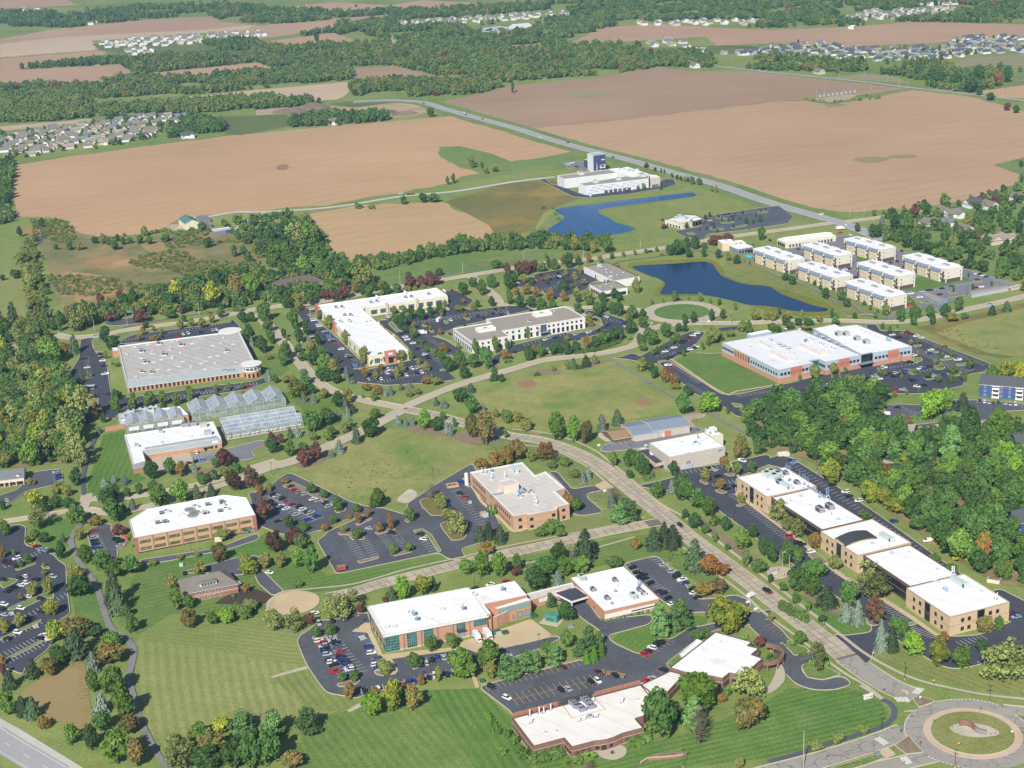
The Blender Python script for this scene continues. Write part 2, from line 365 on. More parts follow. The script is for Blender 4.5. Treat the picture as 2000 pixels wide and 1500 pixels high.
LAWNS=[
 ('a',(1060,470),(1110,410),7,.5,'7d8a4e','98a063','f 1062,416 1078,408 1100,414 1096,430 1080,448 1040,474 1030,470 1048,440'),
 ('b',(1180,410),(1330,470),9,.35,'728648','94a05f','f 1172,412 1210,402 1360,382 1480,392 1520,405 1400,425 1290,445 1190,462 1235,446 1215,430'),
 ('c',(1500,520),(1600,590),8,.55,'708347','93985c','f 1410,490 1470,490 1530,525 1600,560 1700,600 1720,612 1680,616 1610,600 1500,560 1420,530'),
 ('d',(1240,600),(1290,560),5,.6,'6d8a45','8a9a5c','f 1215,590 1250,545 1290,560 1298,575 1290,592 1240,600'),
 ('e',(1300,625),(1375,590),5.5,1.,'567d42','739454','f 1278,610 1286,603 1310,596 1340,595 1370,599 1386,609 1378,618 1350,625 1310,625 1288,620'),
 ('f',(1330,700),(1520,750),6,.75,'577a3e','72904c','f 1312,706 1345,692 1410,688 1520,750 1515,757 1415,770'),
 ('g',(200,950),(240,850),6,.8,'4f7a34','6a8c44','f 200,850 242,840 258,915 285,935 235,955 185,968 170,965 175,930 195,880'),
 ('h',(280,1330),(300,1480),7.5,.75,'7b8f50','98a065','f 262,1250 420,1232 520,1250 600,1300 560,1340 660,1390 600,1410 440,1410 330,1465 300,1440 272,1390 265,1330'),
 ('h2',(330,1260),(580,1290),5.5,.7,'738a4a','929c60','f 275,1245 400,1215 500,1205 580,1230 600,1300 520,1290 400,1265 290,1252'),
 ('i',(540,1330),(590,1400),6,.9,'6c8646','8b9858','f 528,1322 600,1304 680,1362 700,1380 640,1392 600,1385'),
 ('j',(850,1400),(940,1500),6.5,.6,'567a3a','7a9450','f 700,1385 830,1350 935,1345 1000,1402 1010,1440 1040,1500 560,1500 590,1440 620,1400'),
 ('k',(860,1380),(920,1480),6.5,.95,'4f7836','6f9048','f 832,1348 935,1345 1000,1402 1010,1440 1040,1505 930,1505'),
 ('l',(1500,1420),(1720,1370),5.5,1.,'517d38','7d9752','f 1500,1370 1540,1345 1660,1345 1720,1370 1735,1395 1720,1420 1690,1440 1500,1480 1300,1505 1040,1505 1060,1485 1230,1450 1350,1430'),
 ('m',(560,1160),(860,1090),6.5,.9,'587d3c','76914c','f 520,1130 540,1060 640,1125 860,1070 885,1100 800,1125 700,1150 560,1160'),
 ('n',(560,1160),(860,1090),6.5,.7,'5a7c40','7b924e','f 270,1110 400,1090 480,1095 540,1130 560,1160 520,1190 330,1200 270,1240 230,1220 250,1150'),
 ('o',(1040,1040),(1250,1010),6,.5,'6d8246','86925a','f 985,1040 1110,1010 1180,1010 1260,1012 1250,1040 990,1068'),
 ('p',(1060,1090),(1300,1040),6,.6,'5d7f40','7c9250','f 1000,1090 1240,1045 1300,1045 1340,1070 1440,1160 1400,1160 1280,1085 1200,1100 1030,1130 1000,1110'),
 ('q',(1220,1260),(1260,1230),5,.6,'557c38','71914a','f 1196,1250 1214,1232 1275,1218 1320,1198 1380,1205 1378,1222 1345,1228 1312,1250 1290,1246 1250,1278'),
 ('r',(1700,1230),(2000,1340),6,.55,'6f8447','93985c','f 1690,1255 1760,1262 1830,1310 1905,1310 2010,1270 2010,1360 1900,1345 1800,1320 1720,1290'),
 ('s',(1330,800),(1480,860),6,.6,'6d8746','8a985a','f 1350,810 1400,805 1430,840 1470,870 1440,860 1380,840'),
 ('t',(1790,660),(1930,705),8,.5,'728546','8f965a','f 1720,640 1790,640 1900,690 1960,710 1935,712 1800,662'),
 ('u',(610,800),(680,790),6,.9,'5d7d36','779148','f 545,765 600,770 660,780 690,790 660,830 600,830 590,800'),
 ('v',(530,690),(560,720),6,.7,'5d7d3c','7c9250','f 500,700 540,690 565,722 545,735 510,730'),
 ('w',(1000,900),(1250,1000),6,.3,'68804a','8c925c','f 880,850 960,855 1090,885 1160,920 1230,965 1260,1005 1200,1000 1100,930 1020,890'),
 ('x',(1590,1180),(1680,1230),5,.7,'52793a','6f9048','f 1560,1160 1620,1190 1700,1225 1705,1235 1640,1240 1600,1215'),
 ('y',(370,1040),(500,1010),6,.6,'4f7c36','69904a','f 270,1100 500,1052 520,1040 545,1060 540,1080 480,1090 300,1108'),
 ('z',(90,1030),(150,1020),6,.6,'57803c','718f4a','f 60,1022 160,1010 140,1060 112,1080 85,1065'),
 ('A',(40,1170),(210,1230),6,.6,'52793a','758f4c','f 132,1130 190,1130 215,1225 190,1240 150,1215'),
 ('B',(0,620),(50,560),7,.5,'7f9052','969a62','f 0,545 50,540 60,640 30,650 0,640'),
 ('D',(1660,560),(1900,545),6,.6,'54783c','6f8c4a','f 1755,575 1890,545 1905,550 1830,575 1760,590'),
 ('C',(60,1340),(130,1330),5,.6,'8f7f55','9a9462','f 40,1355 100,1312 165,1290 180,1400 170,1430 110,1410 50,1380'),
]
for k,p,q,per,st,c1,c2,s in LAWNS:sheet('lawn',W(s),lawn(k,p,q,per,st,c1,c2),.06)
sheet('meadow',W('f 566,918 640,880 760,838 790,834 870,850 950,880 985,882 950,915 905,935 840,965 770,988 700,985 620,945'),'meadow_grass',.065)
sheet('meadow',W('f 905,785 985,742 1090,715 1180,705 1220,712 1300,775 1320,800 1320,808 1170,830 1050,850 960,830'),'meadow_grass',.065)
sheet('meadow',W('f 1830,650 1870,635 2010,600 2010,700 1930,690 1880,672'),'meadow_grass',.066)
sheet('mown_patch',W('f 45,1352 75,1330 150,1305 152,1360 165,1410 120,1405 60,1375'),'field_mown',.068,3)
for s in('f 1240,782 1256,776 1274,786 1268,792 1248,790','f 1008,750 1030,742 1050,750 1030,758','f 900,785 918,780 940,790 925,796','f 540,325 560,321 562,330 545,332'):sheet('dry_patch',W(s),plain('dry_red',hexc('9c7a5e'),1,.2)if 'dry_red' not in M else M['dry_red'],.07,2)
b=MB();ribbon0(smooth_line(W('f 690,199 760,196 825,200 862,211 900,222 1000,249 1060,268 1125,287 1225,312 1312,337 1400,361 1500,395 1600,424 1640,435'),6),40,.16,b);structure(b.build('road_verge',M['verge_grass']))
for s in('1665,312 1700,306 1740,310 1700,318','1735,305 1780,302 1790,307 1750,309','1610,204 1640,203 1650,206 1620,208','1110,182 1180,178 1200,184 1130,190'):sheet('weedy_patch',W('f '+s),'field_green',.05,4)
for s in('115,535 150,532 200,540 205,555 150,565 125,550','155,570 220,560 255,570 200,580 150,590','280,478 330,474 345,484 300,492 285,488','215,512 250,508 258,516 225,520'):sheet('reed_patch',W('f '+s),'reed_tan',.05,4)
# mulch and stone beds
for m,s in[('mulch','f 895,850 925,842 975,862 945,868 905,866'),('mulch','f 1036,729 1060,722 1100,727 1070,733 1040,734'),('mulch','f 800,840 850,850 905,858 895,846 850,834 812,830'),('mulch','f 1104,722 1140,722 1190,705 1170,705 1130,712'),
 ('mulch','f 640,868 720,825 745,815 750,822 690,850 660,874'),('mulch','f 578,908 600,900 640,890 630,905 590,915'),('mulch_dark','f 420,1178 480,1150 530,1165 500,1185 440,1180'),('mulch','f 380,920 470,905 520,890 440,915 390,935'),
 ('stone_bed','f 775,976 800,956 815,966 798,982 784,982'),('stone_bed','f 528,1322 598,1302 602,1306 532,1325'),('stone_bed','f 678,1388 702,1374 706,1380 682,1392'),('mulch','f 1905,1180 1940,1180 1950,1190 1910,1196'),
 ('mulch','f 1575,1148 1640,1195 1650,1206 1610,1190 1572,1165'),('mulch','f 1370,1010 1420,1050 1470,1085 1520,1120 1510,1122 1440,1080 1380,1030'),('stone_bed','f 1166,850 1180,845 1195,862 1185,864'),('gravel','f 1330,815 1375,808 1375,815 1350,822 1358,832 1345,838')]:
    sheet('planting_bed',W(s),m,.075,2)
# ------------------------------------------------------------ ponds
pm=sheet('pond_bank',W('21 120,410 330,150 420,110 820,70 1400,-5 1450,30 980,110 700,150 720,190 900,255 990,300 800,345 600,380 300,400'),'verge_grass',.07,3)
pond1=sheet('pond',W('21 150,405 230,340 300,280 370,235 405,195 335,145 420,122 640,95 800,72 1000,50 1200,28 1395,8 1435,25 1400,38 1150,72 900,105 720,130 675,148 690,172 760,205 800,235 900,265 958,285 930,305 850,325 700,350 560,372 420,385 250,403'),'water_far',.09,2,'far pond with two arms below the white warehouse')
sheet('pond_bank',W('21 900,580 1000,545 1280,530 1540,525 1640,590 1680,660 1800,705 2030,740 2420,860 2500,930 2420,965 2200,960 1900,900 1740,850 1560,810 1130,810 1150,740 1200,680 1060,640'),'pond_margin',.07,3)
sheet('pond',W('21 942,592 1000,575 1280,560 1470,546 1560,560 1600,610 1640,655 1760,705 1850,725 2010,742 2110,800 2250,850 2360,890 2465,915 2440,935 2330,938 2190,930 2010,896 1850,882 1700,845 1560,815 1400,800 1180,802 1165,770 1195,720 1150,680 1060,650'),'water',.09,2,'deep blue pond behind the circular drive')
# ------------------------------------------------------------ roads
def hard(poly):
    xs_=[p[0]for p in poly];ys_=[p[1]for p in poly];PAVED.append((min(xs_),min(ys_),max(xs_),max(ys_),[(p[0],p[1])for p in poly]))
ROADS=[]
def ribbon(L,wd,z,b,m=0,off=0):
    l,r=offset_line(L,off-wd/2),offset_line(L,off+wd/2)
    for i in range(len(L)-1):b.poly([(*l[i],z),(*r[i],z),(*r[i+1],z),(*l[i+1],z)][::-1],m)
def road(name,s,wd,m,label,kerb=True,z=.10,step=4,mark=None,kp=True):
    SK[1]+=1;z=z+.2+.001*SK[1]
    L=smooth_line(W(s),step);b=MB();ribbon(L,wd,z,b);o=structure(b.build(name,M[m]),label)
    l,r=offset_line(L,-wd/2),offset_line(L,wd/2)
    for i in range(0,len(L)-1,6):
        j=min(len(L)-1,i+6);hard(l[i:j+1]+r[i:j+1][::-1])
    ROADS.append((o,L,wd,kerb));
    if mark:
        mb=MB()
        for off,w_,dash,mm in mark:
            O=offset_line(L,off)
            for i in range(len(O)-1):
                if dash and(i//1)%3:continue
                a=np.array(O[i]);q=np.array(O[i+1]);t_=(q-a)/(np.linalg.norm(q-a)+1e-9);nn=np.array([t_[1],-t_[0]])*w_/2
                mb.poly([(*(a-nn),z+.012),(*(a+nn),z+.012),(*(q+nn),z+.012),(*(q-nn),z+.012)][::-1],mm)
        mo=mb.build('road_marking',[M['mark_white'],M['mark_yellow']]);mo.parent=o
    return o,L
rk,LK=road('road','f 790,800 850,812 900,826 960,843 1000,853 1050,860 1100,875 1140,892.5 1175,912.5 1226,952.5 1285,999 1347.5,1051 1435,1116 1500,1166 1580,1228 1660,1290',10.6,'joint','main concrete street curving from the crossing down to the roundabout')
road('road','f 1655,1286 1700,1318 1745,1345 1790,1362',12.5,'road_asphalt','cracked grey approach road north of the roundabout',z=.112)
rn,LN=road('road','f 790,796 850,770 910,748 1000,722 1060,705 1125,697 1180,690 1225,680 1245,670 1256,650 1264,630',8.5,'concrete','concrete street from the crossing up to the circular drive',mark=[(0,.15,0,1)])
road('road','f 788,800 737,828 675,857 625,880 560,905 500,915',10,'concrete','street running left from the crossing past the greenhouses')
road('road','f 540,900 500,912 460,928 420,940 350,955 280,968 225,975 165,975',6,'concrete','far carriageway of the tree lined boulevard',z=.104)
road('road','f 560,905 500,925 440,946 350,972 280,992 215,1003 165,995 100,1005 40,1015 -20,1024',6,'concrete','near carriageway of the tree lined boulevard',z=.106)
road('road','f 170,965 165,985 150,1010',7,'concrete','short link across the boulevard',False,z=.109)
road('road','f 505,612 520,632 540,653 562,680 585,708 612,738 650,765 700,780 790,798',8.5,'concrete','street with a yellow kerb beside the left warehouse',mark=[(0,.15,0,1)])
road('road','f 105,654 140,660 200,655 250,645 325,635 425,620 500,605 560,597 615,592 700,576 780,561 860,548 920,538 982,528 1050,516 1157,506 1200,499 1275,488 1302,484 1370,472 1435,462 1480,456 1525,450 1620,437 1675,431 1720,425 1800,412',9.5,'concrete','long straight concrete street across the middle')
road('highway','f 690,199 760,196 825,200 862,211 900,222 1000,249 1060,268 1125,287 1225,312 1312,337 1400,361 1500,395 1600,424 1640,435 1700,458 1725,470',15,'highway','grey diagonal county road between the fields',False,mark=[(-6.6,.35,0,0),(6.6,.35,0,0),(0,.3,1,1)])
road('country_road','f 1380,128 1472,137 1500,141 1650,156 1775,171 1900,185 2020,199',9,'highway','far country road at upper right',False)
road('country_road','f 1775,172 1720,178 1668,186',6,'gravel','gravel lane to the substation',False)
road('country_road','f 1084,346 1000,356 890,374 785,384 650,405 520,414 460,415 405,424',8,'shoulder','pale lane above the small field',False)
road('country_road','f 520,414 490,430 455,452',6,'shoulder','short pale branch lane by the shed',False,z=.108)
road('road','f 1100,876 1040,1030 1040,1030',.1,'concrete',None,False)if False else None
rc,LC=road('road','f 1290,1020 1225,1032 1150,1047 1070,1065 1000,1080 930,1095 830,1120 740,1142 700,1155 640,1168',9,'joint','concrete cul-de-sac road between the offices')
road('road','f 1268,645 1300,636 1360,632 1420,632 1470,631 1560,628 1640,627 1740,630 1800,625 1880,607 1950,592 2020,575',8.5,'concrete','concrete street beyond the blue panelled building')
road('road','f 965,590 1000,600 1100,603 1200,600 1264,610',7.5,'concrete','concrete drive leading to the circle')
road('road','f 920,540 940,560 965,578 975,592',8,'concrete','short entrance street by the flower beds')
road('road','f 1870,585 1800,600 1760,612 1730,622',7,'asphalt_grey','entrance drive of the apartments',False)
road('road','f 1770,1428 1740,1440 1690,1458 1600,1486 1500,1512 1450,1526',11,'road_asphalt','cracked grey road leaving the roundabout to the left',z=.11)
road('road','f 1960,1392 2000,1396 2060,1402',12,'road_asphalt','cracked grey road leaving the roundabout to the right',z=.11)
road('road','f 1820,1478 1760,1492 1700,1505 1640,1520',9,'road_asphalt','cracked grey road leaving the roundabout at the bottom',z=.108)
road('highway','f -20,1432 20,1458 60,1482 110,1512',13,'highway','grey highway in the lower left corner',False,mark=[(0,.2,1,0),(-5.2,.2,0,0),(5.2,.2,0,0)])
b=MB();b.poly([(*p[:2],.19)for p in W('f -20,1392 40,1425 110,1468 165,1502 150,1520 90,1480 30,1445 -20,1418')]);structure(b.build('road_shoulder',M['shoulder']))
# ring roads
def fit_circle(pts):
    A=np.array([[2*x,2*y,1]for x,y in pts]);q=np.linalg.lstsq(A,np.array([x*x+y*y for x,y in pts]),rcond=None)[0]
    return q[:2],math.sqrt(q[2]+q[0]**2+q[1]**2)
RC,RR=fit_circle([G(*p)[:2]for p in[(1891,1384),(1915,1485),(1804.5,1422),(1996,1442)]])
CC,CR=fit_circle([G(*p)[:2]for p in[(1277.5,611),(1386,610),(1331,595),(1332,626)]])
def circ(c,r,n=64,a0=0):return[(c[0]+r*cos(a0+2*pi*i/n),c[1]+r*sin(a0+2*pi*i/n))for i in range(n)]
def disc(name,c,r,m,z,z0=None,label=None):
    b=MB()
    if z0 is None:b.poly([(x,y,z)for x,y in circ(c,r)])
    else:b.prism(circ(c,r),z0,z)
    return structure(b.build(name,M[m]),label)
disc('roundabout',RC,RR+7.8,'road_asphalt',.345,label='cracked grey circulating road of the roundabout');hard(circ(RC,RR+7.8,40))
disc('roundabout_apron',RC,RR,'brick_pave',.48,.2,'pink brick apron ring of the roundabout');disc('roundabout_kerb',RC,RR-2.7,'kerb',.58,.2)
RL=lawn('RB',(1850,1420),(1950,1420),900,.0,'6d7f42','93965e')
b=MB();b.prism(circ(RC,RR-3.1),.2,.64);structure(b.build('roundabout_lawn',RL),'round lawn in the middle of the roundabout')
disc('circular_drive',CC,CR+9,'concrete',.342,label='concrete drive round the striped lawn');hard(circ(CC,CR+9,40))
disc('circle_kerb',CC,CR+.5,'kerb',.48,.2);b=MB();b.prism(circ(CC,CR),0,.56);structure(b.build('circle_lawn',lawn('e',0,0,0)),'striped round lawn inside the circular drive')
CUL,CULR=fit_circle([G(*p)[:2]for p in[(518,1188),(545,1168),(600,1160),(622,1185)]])
disc('turning_circle',G(572,1178)[:2],13.5,'concrete_tan',.34,label='tan concrete turning circle at the end of the road');hard(circ(G(572,1178)[:2],13.5,40))
# ------------------------------------------------------------ parking lots
LOTS={}
def lot(key,s,m,label,z=.12,r=4):
    SK[2]+=1;z=z+.235+.002*SK[2]
    pts=round_poly(W(s),r);o=sheet('parking_lot',pts,m,z,0,label);hard(pts);LOTS[key]=(o,[tuple(p)for p in pts],z);return o
lot('front','23 -260,870 0,800 540,660 600,690 730,620 735,520 690,430 540,330 470,250 330,190 300,150 480,190 560,170 610,240 690,350 1095,305 1090,375 740,470 790,530 1000,625 1160,490 1250,500 1380,415 1520,390 1850,310 2030,260 2030,330 1830,390 1600,420 1480,480 1390,540 1200,690 1230,730 1290,740 1240,790 1130,840 990,840 650,930 380,990 10,1095 -10,1060','asphalt','dark lot with yellow stall lines behind the brown brick building')
lot('small','33 -190,300 -90,270 -40,330 20,360 110,430 150,490 230,540 340,600 350,640 300,700 255,730 300,800 430,820 575,785 660,850 520,895 350,895 220,850 130,760 90,690 60,640 -20,520 -120,420 -180,360','asphalt','dark drive and lot right of the brown brick building')
lot('rear','23 870,-90 1130,-155 1340,60 1440,190 1620,180 1740,150 1860,200 1860,260 1430,290 1300,280 1150,180','asphalt','dark lot beside the low white roofed brick building')
lot('brick','13 325,520 345,470 430,420 500,350 600,350 780,305 870,290 890,370 880,400 960,560 985,630 1060,650 1160,640 1480,590 1990,560 2330,475 2380,490 2250,560 1700,740 1530,780 1290,830 1180,850 850,930 790,960 690,940 560,920 500,850 400,700','asphalt','dark lot left of the brick building with green glass')
lot('court','13 1590,540 1700,490 2000,390 2150,340 2320,470 2000,555 1740,610 1600,560','concrete_tan','tan concrete loading court behind the brick building',.13,2)
lot('hexright','12 -60,850 50,850 190,740 260,695 420,770 740,925 860,960 960,970 870,1020 760,1040 640,1090 530,1140 440,1160 380,1190 210,1180 130,1150 0,1100 -40,900','asphalt','dark lot right of the cut-corner tan office')
lot('empty','12 960,965 1180,1030 1320,1100 1420,1130 1480,1200 1520,1270 1640,1375 1510,1375 1430,1320 700,1475 630,1485 590,1420 480,1230 540,1190 560,1160 700,1100 870,1015','asphalt','nearly empty dark lot with thin planted strips',.122)
lot('tanlot','12 1180,940 1290,870 1390,800 1560,700 1690,625 1760,760 1800,800 1830,960 1900,1090 1900,1200 1700,1260 1600,1290 1640,1375 1510,1270 1440,1170 1320,1100 1190,1035','asphalt','dark lot left of the tan block office',.124)
lot('tanright','22 290,690 350,690 470,830 640,795 720,830 580,860 590,900 720,1005 540,1035 430,1000 480,900 400,800','asphalt','dark drive right of the tan block office')
lot('entry1','22 640,797 730,755 800,815 700,833','concrete_tan','tan concrete driveway mouth',.126,1)
lot('shed','22 690,525 720,480 1100,390 1160,400 1370,340 1450,340 1500,370 1060,490 960,510 740,535','asphalt_grey','grey lot between the metal sheds and the white roofed plant')
lot('officefront','f 1245,950 1270,945 1318,933 1330,918 1425,905 1500,888 1510,905 1437,935 1436,963 1501,1007 1577,1066 1640,1121 1713,1161 1785,1208 1832,1242 1864,1245 1913,1242 2000,1205 2010,1260 1905,1302 1860,1308 1830,1298 1770,1262 1730,1235 1712,1250 1700,1292 1690,1297 1680,1285 1627,1240 1650,1243 1705,1236 1700,1215 1620,1155 1560,1110 1516,1083 1466,1042 1420,1010 1360,965 1270,955','asphalt_dark','dark front lot of the long tan office')
lot('officeback','f 1480,905 1520,890 1545,895 1560,905 1640,955 1720,1010 1800,1068 1880,1125 1930,1165 1950,1150 2010,1180 2010,1260 1980,1225 1972,1215 1880,1160 1700,1040 1590,960 1530,915','asphalt_dark','dark lot between the long tan office and the wood',.122)
lot('blueright','f 1300,702 1408,771 1440,772 1560,745 1640,722 1720,708 1790,705 1780,690 1700,650 1690,635 1710,634 1720,648 1765,646 1805,662 1935,712 1925,727 1890,732 1880,755 1800,770 1700,770 1640,765 1500,790 1490,815 1440,815 1400,785 1360,772 1288,712','asphalt_dark','dark lot wrapping the blue panelled building')
lot('blueleft','21 780,1300 860,1290 950,1260 1000,1290 1180,1190 1330,1120 1420,1085 1510,1100 1440,1190 1280,1290 1200,1335 1150,1350 1000,1330 900,1310','asphalt_dark','dark lot left of the blue panelled building',.118)
lot('entry2','21 1600,1090 1620,1065 1760,1052 1760,1075 1640,1090','asphalt_dark','short dark entry drive',.121,1)
lot('stripleft','11 310,930 470,900 480,940 390,960 470,1000 640,1150 870,1370 790,1390 850,1402 830,1425 900,1490 1000,1510 790,1490 700,1440 600,1330 450,1150 400,1060 330,960','asphalt_dark','dark lot left of the L-shaped white building')
lot('stripend','11 790,1390 840,1400 1250,1310 1350,1370 1440,1330 1560,1470 1400,1492 1000,1515 900,1490 870,1430','asphalt_dark','dark lot at the near end of the L-shaped white building',.122)
lot('stripback','11 950,1010 1040,1000 1100,1090 1200,1100 1340,1120 1480,1160 1650,1270 1500,1285 1340,1230 1450,1335 1560,1470 1440,1450 1340,1380 1240,1300 1190,1220 1090,1120 1000,1060','asphalt_dark','dark lane behind the L-shaped white building',.124)
lot('whitelot','11 960,1000 1500,900 1700,925 1950,895 2100,890 2160,920 1820,1000 1560,1060 1540,1070 1400,1130 1300,1140 1250,1090 1180,1090 1100,1080 1040,1000','asphalt_dark','dark lot between the L-shaped building and the white office',.126)
lot('striptop','11 1480,775 1560,770 1700,850 1640,905 1500,930 1500,850','asphalt_dark','dark drive at the far end of the L-shaped building',.128)
lot('whitefront','21 60,1190 370,1110 480,1090 640,1030 700,1040 720,1060 690,990 640,970 560,960 590,925 700,945 900,1010 900,1060 860,1100 700,1110 520,1150 300,1220 130,1240 0,1270 -90,1290 -100,1340 -180,1390 -150,1290 -40,1240 0,1200','asphalt_dark','dark lot in front of the white two storey office')
lot('brownroof','21 20,720 200,640 420,600 540,600 680,690 600,720 590,760 400,830 320,830 200,760 140,740 40,750','asphalt_dark','dark lot left of the brown roofed white building')
lot('warehouseleft','f 158,663 185,660 180,676 190,695 207,705 212,740 220,790 228,818 207,818 200,800 180,770 140,780 130,740 155,700','asphalt_dark','dark lot left of the grey roofed warehouse')
lot('warehousetop','f 232,668 260,655 330,645 400,637 455,628 466,634 470,655 470,690 440,660 300,668 235,672','asphalt_dark','dark lot behind the grey roofed warehouse',.121)
lot('warehousefront','f 212,780 300,772 400,757 500,745 520,737 530,745 480,762 380,777 300,792 225,815','asphalt_dark','dark lot in front of the grey roofed warehouse',.122)
lot('lab','02 1490,570 1680,530 1820,500 2050,440 2100,465 1960,530 2000,580 1900,600 1720,590 1500,640','asphalt_grey','grey lot in front of the greenhouse laboratory')
lot('labcourt','02 1180,580 1470,535 1500,570 1510,640 1290,690 1220,690','concrete','pale concrete court of the greenhouse laboratory',.125)
lot('shop','02 -20,880 140,830 270,690 440,670 490,690 480,780 300,820 180,850 130,900 40,950 -10,930','asphalt','dark lot beside the small grey roofed shop')
lot('big','f -20,1040 35,1025 50,1030 47,1065 105,1085 112,1095 128,1105 130,1150 137,1200 112,1214 108,1232 95,1268 48,1305 45,1318 12,1306 -20,1310','asphalt_dark','big dark lot at the left edge')
lot('hexfront','02 1090,1380 1700,1290 1800,1250 2010,1170 2030,1215 1800,1290 1300,1390 1120,1410','asphalt_mid','grey drive in front of the cut-corner tan office',.123)
lot('hexleft','02 690,1140 850,1090 880,1130 870,1190 990,1210 970,1280 910,1290 920,1350 860,1390 720,1300 690,1200','asphalt','dark lot left of the cut-corner tan office')
lot('hiplot','02 1400,1480 1860,1360 1990,1340 2060,1380 2040,1460 1860,1500 1700,1480','asphalt','dark lot behind the little hipped brick house')
lot('hipdrive','13 -40,-90 60,-30 220,130 130,158 20,60','asphalt','dark drive to the turning circle',.121)
lot('apart','31 130,460 420,380 600,340 700,350 1050,470 1100,490 1560,610 1980,740 1850,770 1400,830 1350,925 1270,925 1170,850 1080,800 700,690 280,560 180,490','asphalt_grey','pale grey lot around the apartment blocks')
lot('restaurant','21 1270,310 1480,270 1500,210 1600,180 1950,125 2080,110 2200,190 2150,250 1740,310 1530,330 1490,380 1340,350','asphalt_mid','grey lot with planted islands by the restaurant')
lot('farware','20 210,1405 260,1400 300,1440 420,1470 530,1515 1120,1440 1200,1400 1260,1405 1280,1440 1200,1470 900,1520 600,1550 480,1540','asphalt_dark','dark lane round the far white warehouse')
lot('cube','20 400,1270 560,1262 600,1330 560,1340 520,1310 440,1320','asphalt_grey','grey lot beside the dark blue cube building')
lot('blueapt','32 900,170 1010,160 1170,170 1440,130 1650,130 2010,160 2010,210 1780,220 1740,290 1600,300 1500,330 1290,340 1000,335 1010,290 1060,250 960,330 910,370 930,290 920,230','asphalt_mid','grey lot in front of the dark blue apartments')
lot('pavilion','01 800,1030 900,1000 1080,980 1150,980 1170,1010 1100,1030 880,1050','asphalt','little lot at the green roofed shelter')
lot('ranch','11 410,740 500,715 560,740 520,770 430,780','asphalt','dark lot beside the brown roofed clinic')
lot('shedyard','01 1290,265 1340,255 1420,255 1440,300 1380,310 1310,300','gravel','pale yard beside the green roofed barn',.11,1)
lot('shedyard2','01 1540,190 1600,180 1640,200 1660,260 1620,280 1560,240','asphalt_grey','grey yard right of the green roofed barn',.11,1)
lot('substation','30 360,775 600,742 680,740 690,755 640,778 500,800 420,800','gravel','gravel pad of the substation',.08,1)
lot('patio','23 650,1375 700,1340 860,1325 900,1360 890,1410 800,1450 700,1430','concrete','round pale terrace at the brown brick entrance',.13,4)
lot('walk1','33 70,660 110,700 135,760 130,830 60,900 0,930 -40,920 20,850 60,760','concrete','curved pale pavement round the colonnade',.13,2)
lot('walkbrick','13 745,440 850,370 895,372 900,440 985,620 1250,590 1600,560 1590,520 1700,490 1720,540 1480,600 1160,640 1060,655 1112,740 1090,775 990,790 930,770 920,745 1000,700 960,640 870,450','concrete_tan','tan pavement along the brick building',.13,1)
# ------------------------------------------------------------ islands and lawns inside the lots
ISL=[]
def island(s,top='verge_grass',r=1.6,wd=.35):
    pts=round_poly(W(s),r)
    if area2(pts)<0:pts=pts[::-1]
    b=MB();inn=inset(pts,wd)
    n=len(pts)
    for i in range(n):
        j=(i+1)%n
        b.poly([(*pts[i],.3),(*pts[j],.3),(*pts[j],.56),(*pts[i],.56)],0);b.poly([(*pts[i],.56),(*pts[j],.56),(*inn[j],.56),(*inn[i],.56)],0)
    b.poly([(*p,.558)for p in inn],1);o=structure(b.build('parking_island',[M['kerb'],M[top]]));ISL.append(pts)
    o['label']='kerbed planted island in a parking lot'
for s in['12 1275,920 1310,895 1400,900 1480,980 1460,1030 1370,1035 1300,970','12 1435,1100 1480,1080 1580,1110 1650,1190 1620,1220 1530,1230 1470,1160']:island(s,'meadow_brown')
for s in['12 770,1100 900,1050 910,1060 800,1112','12 635,1165 720,1160 850,1205 850,1220 750,1225 720,1180 650,1188','12 920,1165 1085,1125 1090,1145 950,1182','12 785,1388 950,1353 967,1365 810,1408','12 1045,1332 1215,1303 1222,1318 1080,1352','12 605,995 700,965 705,990 640,1015',
          '12 1155,1068 1240,1035 1255,1065 1180,1090','12 200,800 290,770 500,870 610,950 560,950 420,870 240,815','13 625,850 700,830 820,812 800,845 740,865 650,875','13 430,490 470,465 540,470 640,460 620,480 500,490 470,510','13 920,750 960,740 1050,760 1000,785 940,780','13 1205,715 1250,700 1275,720 1240,740',
          '22 1460,765 1480,745 1540,780 1520,795','22 1580,840 1610,825 1690,850 1640,865','22 1650,705 1740,700 1740,725 1690,725','22 1740,955 1800,935 1830,945 1780,965','f 1690,1218 1700,1213 1720,1220 1708,1225','f 1577,1085 1592,1078 1620,1100 1600,1105']:island(s,'mulch')
